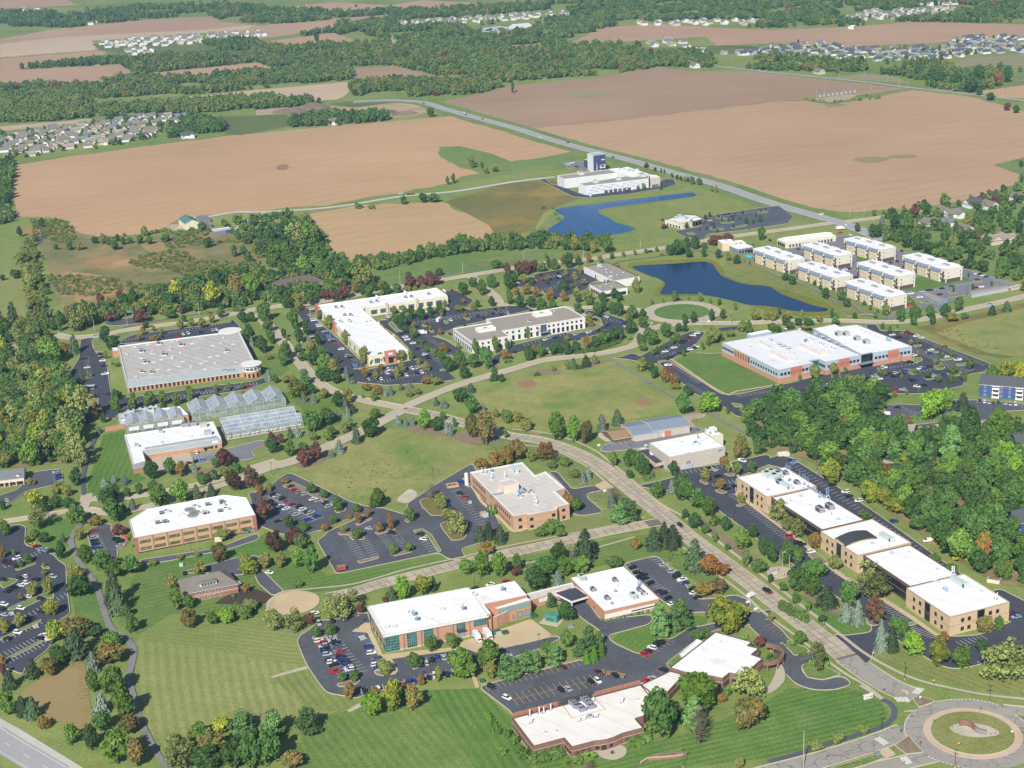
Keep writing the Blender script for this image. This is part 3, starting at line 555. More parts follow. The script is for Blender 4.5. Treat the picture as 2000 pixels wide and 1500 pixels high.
for s in['12 1222,1148 1300,1133 1372,1180 1450,1310 1425,1325 1340,1190 1262,1180','02 1425,540 1480,530 1530,540 1500,555','33 95,535 110,528 205,630 330,600 290,560 200,540','33 255,710 290,690 400,690 575,775 430,820 300,798','33 1080,375 1110,362 1190,370 1110,400','01 715,1160 800,1150 830,1200 730,1220','01 610,1470 720,1430 725,1450 640,1480','02 620,20 700,10 740,40 640,60','02 630,130 770,115 770,140 650,150','02 630,180 680,165 790,165 690,190','01 745,1245 820,1235 810,1250 755,1255',
          '11 1030,1030 1060,1010 1120,1080 1110,1100 1090,1095','11 1290,1040 1320,1030 1340,1055 1310,1060','11 1345,1080 1380,1075 1395,1100 1370,1105','11 1460,1008 1500,1005 1505,1030 1480,1035','11 1620,980 1660,980 1675,1000 1650,1008','11 1690,1030 1730,1025 1730,1040 1700,1045','11 1410,1125 1480,1110 1700,1230 1640,1245 1540,1180 1440,1140','11 825,1390 870,1385 880,1410 840,1420','11 1255,1355 1300,1350 1305,1370 1270,1380','11 1555,1248 1620,1240 1740,1300 1760,1290 1760,1340 1700,1320','21 410,1100 580,1070 690,1030 700,1055 640,1085 480,1110',
          '31 1230,1250 1330,1245 1335,1260 1240,1272','31 1340,1310 1450,1295 1455,1310 1360,1322','31 1130,1300 1200,1295 1210,1320 1150,1342 1130,1330','31 1290,1360 1380,1360 1380,1385 1320,1395','31 1210,1450 1290,1440 1300,1465 1240,1475','31 1390,1420 1500,1405 1540,1430 1430,1450','31 1460,1350 1560,1335 1565,1352 1480,1365','31 1050,1385 1130,1390 1170,1420 1130,1435','31 1130,1200 1200,1195 1200,1210 1140,1215','32 1290,40 1400,50 1380,65 1300,60','22 1710,150 1790,160 1810,185 1740,185',
          '32 1020,320 1040,280 1180,270 1460,225 1530,235 1480,265 1290,310 1060,330','31 1180,860 1240,850 1290,865 1240,875','31 1115,825 1150,820 1165,835 1130,842','31 1400,780 1440,775 1480,792 1430,800','31 1600,695 1650,690 1680,705 1640,712','31 1730,725 1790,725 1800,738 1750,740',
          '21 1590,205 1640,200 1690,212 1640,220','21 1620,235 1730,232 1740,245 1640,250','21 1700,285 1840,250 1830,270 1730,290','21 1920,160 2000,150 1990,165 1930,170','21 1540,280 1640,285 1660,300 1560,300','21 1130,1330 1190,1310 1220,1325 1150,1340','21 1360,320 1400,315 1440,335 1380,335',
          '03 45,650 325,505 340,518 60,665','03 -10,495 95,450 300,352 330,345 300,375 110,465 0,510','03 60,260 200,195 290,165 415,100 425,180 330,190 200,250 60,275','02 110,1455 270,1400 285,1410 140,1465','02 320,1420 380,1430 395,1450 330,1445','02 40,895 65,900 70,925 45,925','03 -10,60 60,20 150,35 110,65 20,105',
          '02 860,1120 950,1130 995,1160 950,1190 880,1180']:island(s)
for s,m in[('31 1060,770 1180,655 1480,640 1600,700 1450,720 1180,780','D'),('31 690,480 800,510 830,530 760,545 690,545','D'),('31 200,580 700,720 740,760 600,880 450,800 230,680','c'),('31 0,600 200,650 560,770 640,830 440,790 0,640','c')]:
    sheet('lawn',W(s),_lawns[m],.45+.004*len(ISL)/100+.003*['31 1060','31 690,','31 200,','31 0,60'].index(s[:7]))
# entrance splitter islands of the roundabout: concrete rim, stone and planted grid
for s,m in[('33 1125,960 1175,940 1310,980 1290,995 1175,1035','mulch'),('33 985,1330 1100,1250 1130,1290 1220,1385 1080,1400','mulch'),('33 870,1380 935,1345 1000,1400 920,1430','brick_pave'),('33 1025,885 1090,905 1100,925 1085,930','brick_pave'),('33 480,1510 760,1420 870,1385 920,1425 780,1480 640,1520','verge_grass'),('33 1920,1085 2010,1100 2010,1150','mulch')]:island(s,m,1)
# ------------------------------------------------------------ kerbs
def in_paved(x,y,skip):
    for k,(a,b_,c,d,pl)in enumerate(PAVED):
        if k in skip or x<a or x>c or y<b_ or y>d:continue
        if inside(x,y,pl):return True
    return False
def kerb_runs(L,closed,skip,parent,wd=.38,zt=.54):
    b=MB();n=len(L)
    o=offset_line(L,wd)if not closed else inset(L,-wd)
    pts=list(range(n))+([0]if closed else[])
    for i,j in zip(pts[:-1],pts[1:]):
        a,c=np.array(L[i][:2]),np.array(L[j][:2]);ln=np.linalg.norm(c-a)
        if ln<.05:continue
        k=max(1,int(ln/2.5));oa,oc=np.array(o[i][:2]),np.array(o[j][:2])
        for q in range(k):
            t0,t1=q/k,(q+1)/k;m_=(oa+(oc-oa)*(t0+t1)/2)
            if in_paved(m_[0],m_[1],skip):continue
            p0,p1,q0,q1=a+(c-a)*t0,a+(c-a)*t1,oa+(oc-oa)*t0,oa+(oc-oa)*t1
            b.poly([(*p0,zt),(*p1,zt),(*q1,zt),(*q0,zt)]);b.poly([(*p0,.3),(*p1,.3),(*p1,zt),(*p0,zt)]);b.poly([(*q1,.3),(*q0,.3),(*q0,zt),(*q1,zt)])
    if b.f:k_=b.build('kerb',M['kerb']);k_.parent=parent
for o,L,wd,kb in ROADS:
    if kb:
        kerb_runs(offset_line(L,wd/2),False,(),o);kerb_runs(offset_line(L,-wd/2)[::-1],False,(),o)
for k,(o,pts,z)in LOTS.items():
    if k in('court','entry1','patio','walk1','walkbrick','shedyard','shedyard2','substation','labcourt','entry2'):continue
    kerb_runs(pts if area2(pts)>0 else pts[::-1],True,(),o)
# ------------------------------------------------------------ concrete slabs, each its own piece
def slabs(o,L,wd,lanes,ln,n,s0):
    cum=np.cumsum([0]+[np.linalg.norm(L[i+1]-L[i])for i in range(len(L)-1)])
    def at(s,off):
        i=min(len(L)-2,max(0,int(np.searchsorted(cum,s)-1)));t_=(s-cum[i])/(cum[i+1]-cum[i]);a=L[max(0,i-1)];c=L[min(len(L)-1,i+2)]
        d=(c-a)/np.linalg.norm(c-a);p=L[i]+t_*(L[i+1]-L[i]);return p+off*np.array([d[1],-d[0]])
    k=0;s=s0;g=.2;rest=MB()
    while s+ln<cum[-1]:
        for j in range(lanes):
            a,c=-wd/2+wd*j/lanes+g,-wd/2+wd*(j+1)/lanes-g
            q=[at(s+g,a),at(s+g,c),at(s+ln-g,c),at(s+ln-g,a)]
            b=MB()if k<n else rest;dz=rnd.uniform(0,.004);b.prism([tuple(p)for p in q],.3,.352+dz)
            if k<n:x=b.build('concrete_slab',M['slab_%d'%rnd.randrange(4)]);x.parent=o
            k+=1
        s+=ln
    if rest.f:x=rest.build('concrete_slab',M['slab_0']);x.parent=o;x['kind']='stuff'
for i,c in enumerate(('b6ab98','beb3a0','b0a592','bab09d')):paving('slab_%d'%i,hexc(c),.1)
for i,c in enumerate(('c6b391','cfbd9c','bfad8c','c9b795')):paving('slabt_%d'%i,hexc(c),.1)
slabs(rk,LK[::-1],10.6,3,4.7,300,4);slabs(rc,LC,9,2,5.0,300,8)
# ------------------------------------------------------------ footpaths
def path(s,wd,m,label,z=.14):
    SK[3]+=1;z=.475+.0015*SK[3]
    L=smooth_line(W(s),3);b=MB();ribbon(L,wd,z,b);return structure(b.build('footpath',M[m]),label)
path('f 77,444 84,452 80,470 60,490 65,515 77,545 85,582 95,615 102,645',3.2,'path_dark','dark asphalt trail at the left beside the wetland')
path('f 172,1003 162,1020 140,1050 142,1070 155,1100 175,1125 190,1152 200,1182 215,1225 235,1240 250,1252 261,1270 257,1300 252,1325 260,1362 270,1400 287,1437 307,1475 335,1505',3.2,'path_asphalt','grey asphalt trail along the left tree belt')
path('f 164,968 162,940 168,905 180,870 195,840',2.6,'path_dark','shaded path beside the left wood')
path('f 520,1195 545,1160 600,1152 690,1142 800,1112 900,1090 1000,1066 1100,1047 1200,1027 1260,1012',1.6,'concrete','pale footpath along the far side of the cul-de-sac road')
path('f 985,1110 1060,1095 1150,1075 1240,1050',1.6,'concrete','pale footpath along the near side of the cul-de-sac road')
path('f 1320,1060 1370,1100 1450,1160 1490,1196 1560,1248 1640,1310 1690,1340 1724,1366',1.6,'concrete','pale footpath left of the main street')
path('f 1175,890 1230,935 1290,985 1350,1020 1450,1095 1560,1180 1640,1240 1690,1278 1750,1312 1800,1332 1850,1344 1920,1358 2010,1368',1.8,'concrete','pale footpath right of the main street')
path('f 1000,840 1060,846 1120,862 1160,880 1175,890',1.6,'concrete','pale footpath beside the curved street')
path('f 1010,870 1060,875 1100,888 1150,915 1180,940',1.6,'concrete','pale footpath on the inner side of the curve')
path('f 920,1307 928,1330 933,1345',2,'concrete_tan','short tan path to the lower lot')
path('f 1188,700 1260,742 1320,778 1372,800 1400,815 1440,838 1478,860',2.4,'path_asphalt','grey path running past the metal sheds')
path('f 1200,512 1280,502 1340,492 1380,491 1420,500 1500,530 1540,545 1590,565 1640,592 1660,590 1690,612 1720,622',2.4,'path_asphalt','winding grey path beside the blue pond')
path('f 1655,620 1690,615 1715,616',2,'concrete','short pale path by the street')
path('33 890,970 940,990 990,1050 985,1100 930,1160 860,1200 780,1220 700,1245 560,1290 440,1325 250,1390 0,1455',2.6,'path_dark','dark path curving round the striped lawn')
path('33 720,860 800,910 890,970',1.8,'concrete','pale footpath by the white sign')
path('f 1040,500 960,520 870,535 780,548',2,'path_asphalt','grey footpath beside the long street')
path('f 450,605 380,615 300,628 240,640',2,'path_asphalt','grey footpath left of the crossroads')
path('22 1700,620 1750,700 1850,830 2000,930 2100,1050',1.8,'concrete','pale pavement along the long tan office')
path('f 1437,965 1500,1012 1577,1070 1640,1124 1713,1166 1785,1212 1830,1243',2.2,'concrete_tan','tan pavement in front of the long tan office')
path('f 905,935 925,955 940,980 962,1000 985,1022 1005,1040 1040,1030',2,'concrete_tan','tan pavement beside the tan block office')
path('f 1560,742 1600,732 1660,718 1700,706 1720,706',2.5,'concrete','pale pavement in front of the blue panelled building')
path('f 1360,690 1385,692 1410,690',1.6,'concrete','pale path on the lawn by the blue panelled building')
path('f 1310,702 1410,768 1440,765 1520,752',2,'concrete_tan','tan pavement round the striped lawn')
path('f 618,602 650,640 700,685 720,712',1.8,'concrete_tan','tan pavement beside the L-shaped building')
path('f 690,722 760,712 805,703',2,'concrete_tan','tan pavement at the end of the L-shaped building')
# ------------------------------------------------------------ painted lines
def bars(name,items,m,z,wd=.14,parent=None):
    b=MB()
    for a,c in items:
        a,c=np.array(a[:2]),np.array(c[:2]);d=(c-a)/(np.linalg.norm(c-a)+1e-9);n_=np.array([-d[1],d[0]])*wd/2
        b.poly([(*(a-n_),z),(*(c-n_),z),(*(c+n_),z),(*(a+n_),z)])
    o=structure(b.build(name,M[m]));
    if parent:o.parent=parent;del o['kind']
    return o
def stalls(key,s,n,depth=5.2,m='mark_white',both=False,wd=.16,close=False):
    A,B,D=[np.array(p[:2])for p in W(s)];d=D-A;d=d/np.linalg.norm(d)*depth;it=[]
    for i in range(n+1):
        p=A+(B-A)*i/n;it.append((p,p+d))
        if both:it.append((p,p-d))
    if close:it.append((A,B))
    o,pts,z=LOTS[key];bars('stall_lines',it,m,z+.012,wd,o)
stalls('front','f 1003,1368 1160,1329 1012,1379',13,5.4,'mark_yellow',True,.2,True);stalls('front','f 947,1340 1135,1290 956,1351',18,5.2,'mark_yellow',wd=.2)
stalls('front','23 1090,760 1220,660 1130,790',4,5,'mark_yellow',wd=.2);stalls('front','23 1000,625 1200,500 1040,640',7,5,'mark_yellow',wd=.2)
stalls('small','f 1492,1226 1540,1252 1508,1219',6,5.2,'mark_yellow');stalls('small','f 1562,1290 1575,1300 1584,1283',1,5.2,'mark_yellow')
stalls('officefront','a 60,290 430,590 20,300',24);stalls('officefront','a 620,720 1000,960 580,735',17);stalls('officefront','a 1010,975 1230,1140 950,990',15,5.2);stalls('officefront','a 1270,1190 1420,1250 1200,1215',8);stalls('officefront','a 1540,1290 1700,1245 1600,1325',6)
stalls('officeback','f 1548,902 1800,1072 1536,906',34);stalls('officeback','f 1820,1085 1960,1185 1806,1090',17);stalls('officefront','22 1960,700 2000,790 1900,720',2)
stalls('officefront','f 1330,922 1405,908 1340,932',9);stalls('officefront','f 1390,945 1430,938 1400,958',5)
stalls('brick','13 490,490 640,790 545,478',13);stalls('brick','13 545,478 790,760 600,465',13);stalls('brick','13 850,540 950,700 910,525',6);stalls('brick','13 1260,700 1530,640 1250,660',7);stalls('brick','13 830,930 1540,770 820,890',17);stalls('brick','13 760,470 860,540 850,450',7,5.5,'mark_blue')
stalls('hexright','12 250,800 600,960 320,775',13);stalls('hexright','12 90,880 470,1065 160,860',15,5.2,both=True,close=True)
stalls('empty','12 740,1180 870,1365 690,1195',11,5);stalls('empty','12 775,1175 895,1360 840,1160',11,5);stalls('empty','12 1010,1170 1125,1310 960,1185',9,5);stalls('empty','12 1040,1165 1150,1305 1100,1150',9,5);stalls('empty','12 1340,1210 1425,1315 1285,1225',6,5)
stalls('tanlot','12 1590,830 1800,1090 1530,845',14);stalls('rear','f 1215,1105 1292,1160 1233,1100',14);stalls('rear','f 1283,1088 1360,1140 1268,1092',14)
stalls('shed','22 760,470 1150,385 800,505',11,5.2);stalls('big','03 30,400 530,120 70,440',16);stalls('big','03 50,655 340,510 100,700',10);stalls('big','03 40,640 330,495 0,610',10);stalls('big','03 0,500 300,352 45,540',10);stalls('big','02 200,1250 440,1350 280,1220',8);stalls('big','02 20,1420 290,1310 60,1450',10)
stalls('hexleft','02 700,1180 760,1300 780,1170',9,5);stalls('shop','02 400,690 420,780 480,680',5);stalls('lab','02 1520,570 1680,535 1540,610',7)
stalls('warehouseleft','01 780,1240 860,1450 830,1240',14);stalls('warehouseleft','01 650,1290 670,1420 700,1290',9);stalls('warehousetop','01 950,1160 1830,1010 970,1190',34);stalls('warehousefront','02 960,200 2000,15 980,170',40);stalls('warehousefront','02 1000,150 2000,-10 1020,185',40)
stalls('stripleft','11 440,970 790,1370 500,960',38);stalls('stripleft','11 370,1050 700,1430 320,1060',30);stalls('stripend','11 900,1440 1340,1360 880,1400',16);stalls('stripend','11 960,1500 1330,1425 940,1460',16);stalls('stripback','11 1250,1210 1480,1390 1300,1200',22);stalls('stripback','11 1310,1130 1500,1290 1360,1120',18)
stalls('whitelot','11 1200,1020 1950,900 1230,1050',26);stalls('whitelot','11 1320,1020 1960,930 1350,1050',22,both=True);stalls('whitefront','21 600,960 900,1020 580,985',12);stalls('whitefront','21 90,1190 640,1040 110,1215',20);stalls('whitefront','21 -180,1380 -20,1330 -200,1350',6)
stalls('brownroof','21 140,700 420,640 160,730',12,both=True);stalls('brownroof','21 240,770 520,700 260,800',12,both=True);stalls('blueleft','21 1140,1290 1440,1140 1120,1265',16);stalls('blueleft','21 1190,1310 1280,1265 1170,1285',5);stalls('blueleft','21 1240,1350 1440,1500 1290,1340',18)
stalls('blueright','31 1060,1090 1700,1345 1020,1110',36);stalls('blueright','31 1130,1230 1580,1400 1170,1215',24,both=True);stalls('blueright','31 860,1400 1160,1350 880,1375',10);stalls('blueright','31 960,1430 1400,1360 980,1455',16,both=True);stalls('blueright','22 1340,10 1590,150 1400,-5',14);stalls('blueright','22 1760,90 2000,50 1790,115',10)
stalls('apart','31 1150,790 1600,700 1170,805',22);stalls('apart','31 1610,620 1900,725 1590,632',16);stalls('restaurant','21 1560,200 2000,135 1580,220',26);stalls('restaurant','21 1520,300 1660,290 1500,270',8);stalls('blueapt','32 1640,130 1990,165 1620,165',12);stalls('blueapt','32 1290,320 1500,290 1320,350',8);stalls('blueapt','32 960,180 1130,240 1000,170',6)
stalls('farware','20 860,1500 1260,1440 850,1480',22)
# hatched bays and crossings
def hatch(key,s,n,m='mark_white',wd=.3):
    q=[np.array(p[:2])for p in W(s)];it=[(q[0]+(q[1]-q[0])*i/n,q[3]+(q[2]-q[3])*i/n)for i in range(n+1)]
    it+=[(q[i],q[(i+1)%4])for i in range(4)];o,pts,z=LOTS[key];bars('hatched_bay',it,m,z+.014,wd,o)
hatch('front','23 690,735 770,745 790,770 720,790',5,'mark_yellow');hatch('front','23 815,755 895,775 875,805 835,790',5,'mark_yellow');hatch('front','23 735,740 815,755 740,790 725,780',4,'mark_yellow')
hatch('officefront','22 1540,680 1560,650 1620,670 1580,690',5);hatch('officefront','a 750,845 800,840 830,870 790,880',5,'mark_blue');hatch('officefront','a 800,880 850,875 870,900 820,905',5,'mark_blue');hatch('officefront','a 870,915 900,905 920,930 890,935',4,'mark_blue')
hatch('big','03 60,290 110,280 120,305 75,315',5);hatch('big','03 235,395 300,380 310,405 260,415',5);hatch('shed','22 705,485 760,470 765,490 735,505',6,'mark_blue');hatch('brick','13 790,480 850,465 870,490 815,510',6);hatch('stripleft','11 530,1120 590,1115 600,1140 550,1150',4,'mark_blue',.6);hatch('stripleft','11 735,1340 800,1350 800,1370 760,1375',6,'mark_blue',.5)
rb=bpy.data.objects['roundabout']
def crossing(s,n):
    A,B,C=[np.array(p[:2])for p in W(s)];it=[(A+(B-A)*(i+.5)/n,A+(B-A)*(i+.5)/n+(C-A))for i in range(n)];bars('crossing',it,'mark_white',.375,.55,rb)
crossing('33 980,955 1085,950 1010,990',6);crossing('33 1165,875 1120,920 1225,885',6);crossing('33 825,1280 905,1330 870,1260',6);crossing('33 1025,1425 1075,1480 1080,1412',6);crossing('33 1065,1060 1160,1055 1067,1066',7)
for r_,a0,a1 in((RR+7.6,.9,1.9),(RR+7.6,2.5,3.5),(RR+7.6,3.75,4.7)):
    it=[];k=int((a1-a0)*r_/1.6)
    for i in range(k):t0=a0+(a1-a0)*i/k;t1=t0+.9/r_;it.append(((RC[0]+r_*cos(t0),RC[1]+r_*sin(t0)),(RC[0]+r_*cos(t1),RC[1]+r_*sin(t1))))
    bars('yield_line',it,'mark_white',.372,.4,rb)
# ------------------------------------------------------------ building materials
def roofing(name,c,stain,amt=.5,seam=None):
    t=NT(name);a=t.noise(.12,5,.7);b=t.noise(1.2,3,.6)
    col=t.ramp(a,[(.35,mul(c,.93)),(.6,c)])
    k=t.ramp(t.noise(.09,6,.72),[(.56,0),(.74,amt)]);col=t.mix(k,col,stain)
    if seam:
        w_=t.n('ShaderNodeTexWave',wave_type='BANDS',bands_direction='DIAGONAL');w_.inputs['Scale'].default_value=seam;w_.inputs['Distortion'].default_value=0;t.l(t.pos(),w_.inputs[0])
        col=t.mix(t.ramp(w_.outputs[1],[(.93,0),(.99,.25)]),col,stain)
    t.col(col);t.b.inputs['Roughness'].default_value=.75
roofing('roof_white',(.78,.78,.79),(.56,.53,.48),.6,.04);roofing('roof_cream',(.74,.71,.67),(.55,.46,.36),.5,.05);roofing('roof_grey',hexc('bdb9b4'),(.75,.74,.72),.8,.07)
roofing('roof_tan',hexc('a69e94'),hexc('8d857c'),.5);roofing('roof_whitegrey',(.70,.71,.73),(.42,.42,.43),.7);roofing('roof_lightgrey',hexc('d9d3cc'),hexc('a59a8e'),.5,.09);roofing('roof_black',hexc('4a4d57'),hexc('6a6b70'),.4)
roofing('roof_metalgrey',hexc('8795a6'),hexc('9aa6b4'),.3,.2);roofing('roof_bluegrey',hexc('b4c2d2'),hexc('c4cedb'),.2)
for n_,c in dict(tan_panel='e2bf8e',tan_band='b48d6a',brick_tan='d8a678',brick_orange='d18d62',brick_red='b5705a',brick_brown='9a6a55',brick_dark='6d5750',white_wall='f2f0ee',cream_wall='efe6c6',cream_siding='f0e6cc',tan_siding='e6d2a0',grey_siding='d0c4b6',bluegrey_panel='b7c8da',bluegrey_dark='7f93b2',orange_panel='e07a50',orange_brick='d99468',navy='3f5288',white_metal='e8eef5',lightblue_metal='b4c0ca',teal_panel='7fa9a8',teal='2f9a8c',stone='d9c7ae',brown_metal='7b5a4c',grey_metal='8b95a0',dark_metal='4a4b50',cap_white='f4f2f0',cap_tan='d6c3a5',cap_dark='5b5048',cream_box='eed9c4',mauve_metal='9d9cb5',pale_green='c6dcd8',pale_blue='a9c3e6',hood_blue='6f9bc4',rust='a86a52',shingle_grey='8b8178',shingle_dark='5c5f69',shingle_tan='a89a8a',shingle_brown='7d6560',shingle_slate='7c858c',green_roof='4f8a7c',blue_siding='3f62a0',ltblue_siding='8fb0d8',pink_wall='e7bdb3',beige='d8ccb0',red_paint='c8342e',orange_paint='e58a2a',yellow_paint='eab73a',green_paint='2f6f4a',black_paint='2a2b30',grey_box='b9c0c0',cedar='a98456',wood_brown='7d5f4a').items():
    c_=hexc(c);l_=.3*c_[0]+.6*c_[1]+.1*c_[2];plain(n_,tuple((x*.74+l_*.26)*.92 for x in c_),.75,.07,.5)
def glass(name,c,rough=.08,spec=.5):
    t=NT(name);f=t.noise(.4,2);t.col(t.ramp(f,[(.4,mul(c,.6)),(.6,mul(c,1.3))]));t.b.inputs['Roughness'].default_value=rough;t.b.inputs['Specular IOR Level'].default_value=spec
glass('glass_dark',(.018,.022,.03));glass('glass_green',(.03,.12,.10));glass('glass_olive',(.14,.15,.05),.2);glass('glass_blue',(.06,.09,.13));glass('glass_brown',(.13,.11,.07),.2)
t=NT('greenhouse_glass');t.col(t.ramp(t.noise(.25,4,.6),[(.35,(.22,.27,.33)),(.65,(.38,.43,.49))]));t.b.inputs['Roughness'].default_value=.25;t.b.inputs['Alpha'].default_value=.78
t=NT('greenhouse_side');t.col(t.ramp(t.noise(.3,4,.6),[(.35,(.25,.32,.28)),(.65,(.5,.55,.55))]));t.b.inputs['Roughness'].default_value=.2;t.b.inputs['Alpha'].default_value=.55
# ------------------------------------------------------------ building kit
def cen(pts):return(sum(p[0]for p in pts)/len(pts),sum(p[1]for p in pts)/len(pts))
def ortho(pts):
    p=[np.array(q[:2],float)for q in pts];n=len(p);s=0;c=0
    for i in range(n):
        d=p[(i+1)%n]-p[i];l=np.linalg.norm(d);a=math.atan2(d[1],d[0]);s+=l*l*sin(4*a);c+=l*l*cos(4*a)
    base=math.atan2(s,c)/4;L=[]
    for i in range(n):
        a,b=p[i],p[(i+1)%n];d=b-a;an=math.atan2(d[1],d[0]);k=round((an-base)/(pi/2));t_=base+k*pi/2
        if abs((an-t_+pi)%(2*pi)-pi)>radians(24):t_=an
        L.append(((a+b)/2,np.array([cos(t_),sin(t_)])))
    out=[]
    for i in range(n):
        (a,t_),(b,q)=L[i-1],L[i];den=t_[0]*q[1]-t_[1]*q[0]
        if abs(den)<.15:out.append(p[i])
        else:out.append(a+((b[0]-a[0])*q[1]-(b[1]-a[1])*q[0])/den*t_)
    return out
class Bld:
    def __init__(s,name,label,cat,poly,h,snap=True,group=None):
        s.pts=[np.array(p[:2])for p in W(poly,h)];s.h=h
        if snap:s.pts=ortho(s.pts)
        s.sg=1 if area2(s.pts)>0 else-1;c=cen(s.pts);s.root=thing(name,label,cat,(c[0],c[1],0),0,group);s.blk=s
        d=max(((s.pts[(i+1)%len(s.pts)]-s.pts[i])for i in range(len(s.pts))),key=np.linalg.norm);s.ang=math.atan2(d[1],d[0])
    def block(s,poly,h,snap=True):
        b=object.__new__(Bld);b.root=s.root;b.h=h;b.pts=[np.array(p[:2])for p in W(poly,h)]if isinstance(poly,str)else[np.array(p)for p in poly]
        if snap:b.pts=ortho(b.pts)
        b.sg=1 if area2(b.pts)>0 else-1;b.ang=s.ang;return b
    def shell(s,wall,roof,cap='cap_white',par=.6,pw=.45,z0=0,wn='wall',rn='roof'):
        p=s.pts if s.sg>0 else s.pts[::-1];n=len(p);q=inset(p,pw);m=MB();h=s.h
        for i in range(n):
            j=(i+1)%n
            m.poly([(*p[i],z0),(*p[j],z0),(*p[j],h),(*p[i],h)],0);m.poly([(*p[i],h),(*p[j],h),(*q[j],h),(*q[i],h)],1);m.poly([(*q[j],h-par),(*q[i],h-par),(*q[i],h),(*q[j],h)],1)
        m.build(wn,[M[wall],M[cap]],s.root)
        m=MB();m.poly([(*v,h-par)for v in q]);m.build(rn,M[roof],s.root);s.zr=h-par;return s
    def edge(s,i):
        a,b=s.pts[i],s.pts[(i+1)%len(s.pts)];L=float(np.linalg.norm(b-a));t_=(b-a)/L;nrm=np.array([t_[1],-t_[0]])*s.sg;return a,t_,nrm,L
    def put(s,name,me,p,rz):
        o=link(bpy.data.objects.new(name,me));o.parent=s.root;o.location=(p[0]-s.root.location.x,p[1]-s.root.location.y,p[2]-s.root.location.z);o.rotation_euler=(0,0,rz);return o
    def wins(s,e,z,w,h,n,a0=1.5,a1=None,gl='glass_dark',fr='dark_metal',name='window',bars=0):
        a,t_,nr,L=s.edge(e);a1=a0 if a1 is None else a1;me=win_mesh(w,h,gl,fr,bars);rz=math.atan2(-nr[0],nr[1])+pi
        for i in range(n):
            q=a+t_*(a0+(L-a0-a1)*(i+.5)/n);s.put(name,me,(*(q+nr*.0),z),rz)
    def band(s,e,a0,a1,z0,z1,m,d=.06,name='wall_band',wd=None):
        a,t_,nr,L=s.edge(e);a1=L-a1;b=MB();c=a+t_*(a0+a1)/2+nr*(d/2-.02);b.box((c[0],c[1],(z0+z1)/2),(a1-a0,d+.04,z1-z0),math.atan2(t_[1],t_[0]));return b.build(name,M[m],s.root)
    def bands(s,edges,z0,z1,m,d=.06,name='wall_band',ext=0):
        for e in edges:s.band(e,-ext,-ext,z0,z1,m,d,name)
    def canopy(s,e,at,w,d,z,th,m,name='canopy'):
        a,t_,nr,L=s.edge(e);c=a+t_*at+nr*d/2;b=MB();b.box((c[0],c[1],z),(w,d,th),math.atan2(t_[1],t_[0]));return b.build(name,M[m],s.root)
    def gear(s,kind,coords,sc_=1.0,rz=None,z=None):
        for x,y in P(coords):
            zz=s.zr if z is None else z;g=G(x,y,zz);me,nm=gear_mesh(kind);o=s.put(nm,me,(g[0],g[1],zz),s.ang if rz is None else rz);o.scale=(sc_,sc_,sc_)
_wm={}
def win_mesh(w,h,gl,fr,bars):
    k=(round(w,2),round(h,2),gl,fr,bars)
    if k in _wm:return _wm[k]
    b=MB();f=.12;d=.09
    b.box((0,0,h/2),(w-f,.06,h-f),0,0)
    for c,q in(((0,0,f/2),(w,2*d,f)),((0,0,h-f/2),(w,2*d,f)),((-w/2+f/2,0,h/2),(f,2*d,h-2*f)),((w/2-f/2,0,h/2),(f,2*d,h-2*f))):b.box(c,q,0,1)
    for i in range(bars):b.box((-w/2+w*(i+1)/(bars+1),0,h/2),(.1,1.6*d,h-2*f),0,1)
    _wm[k]=b.mesh('window',[M[gl],M[fr]]);return _wm[k]
_gm={}
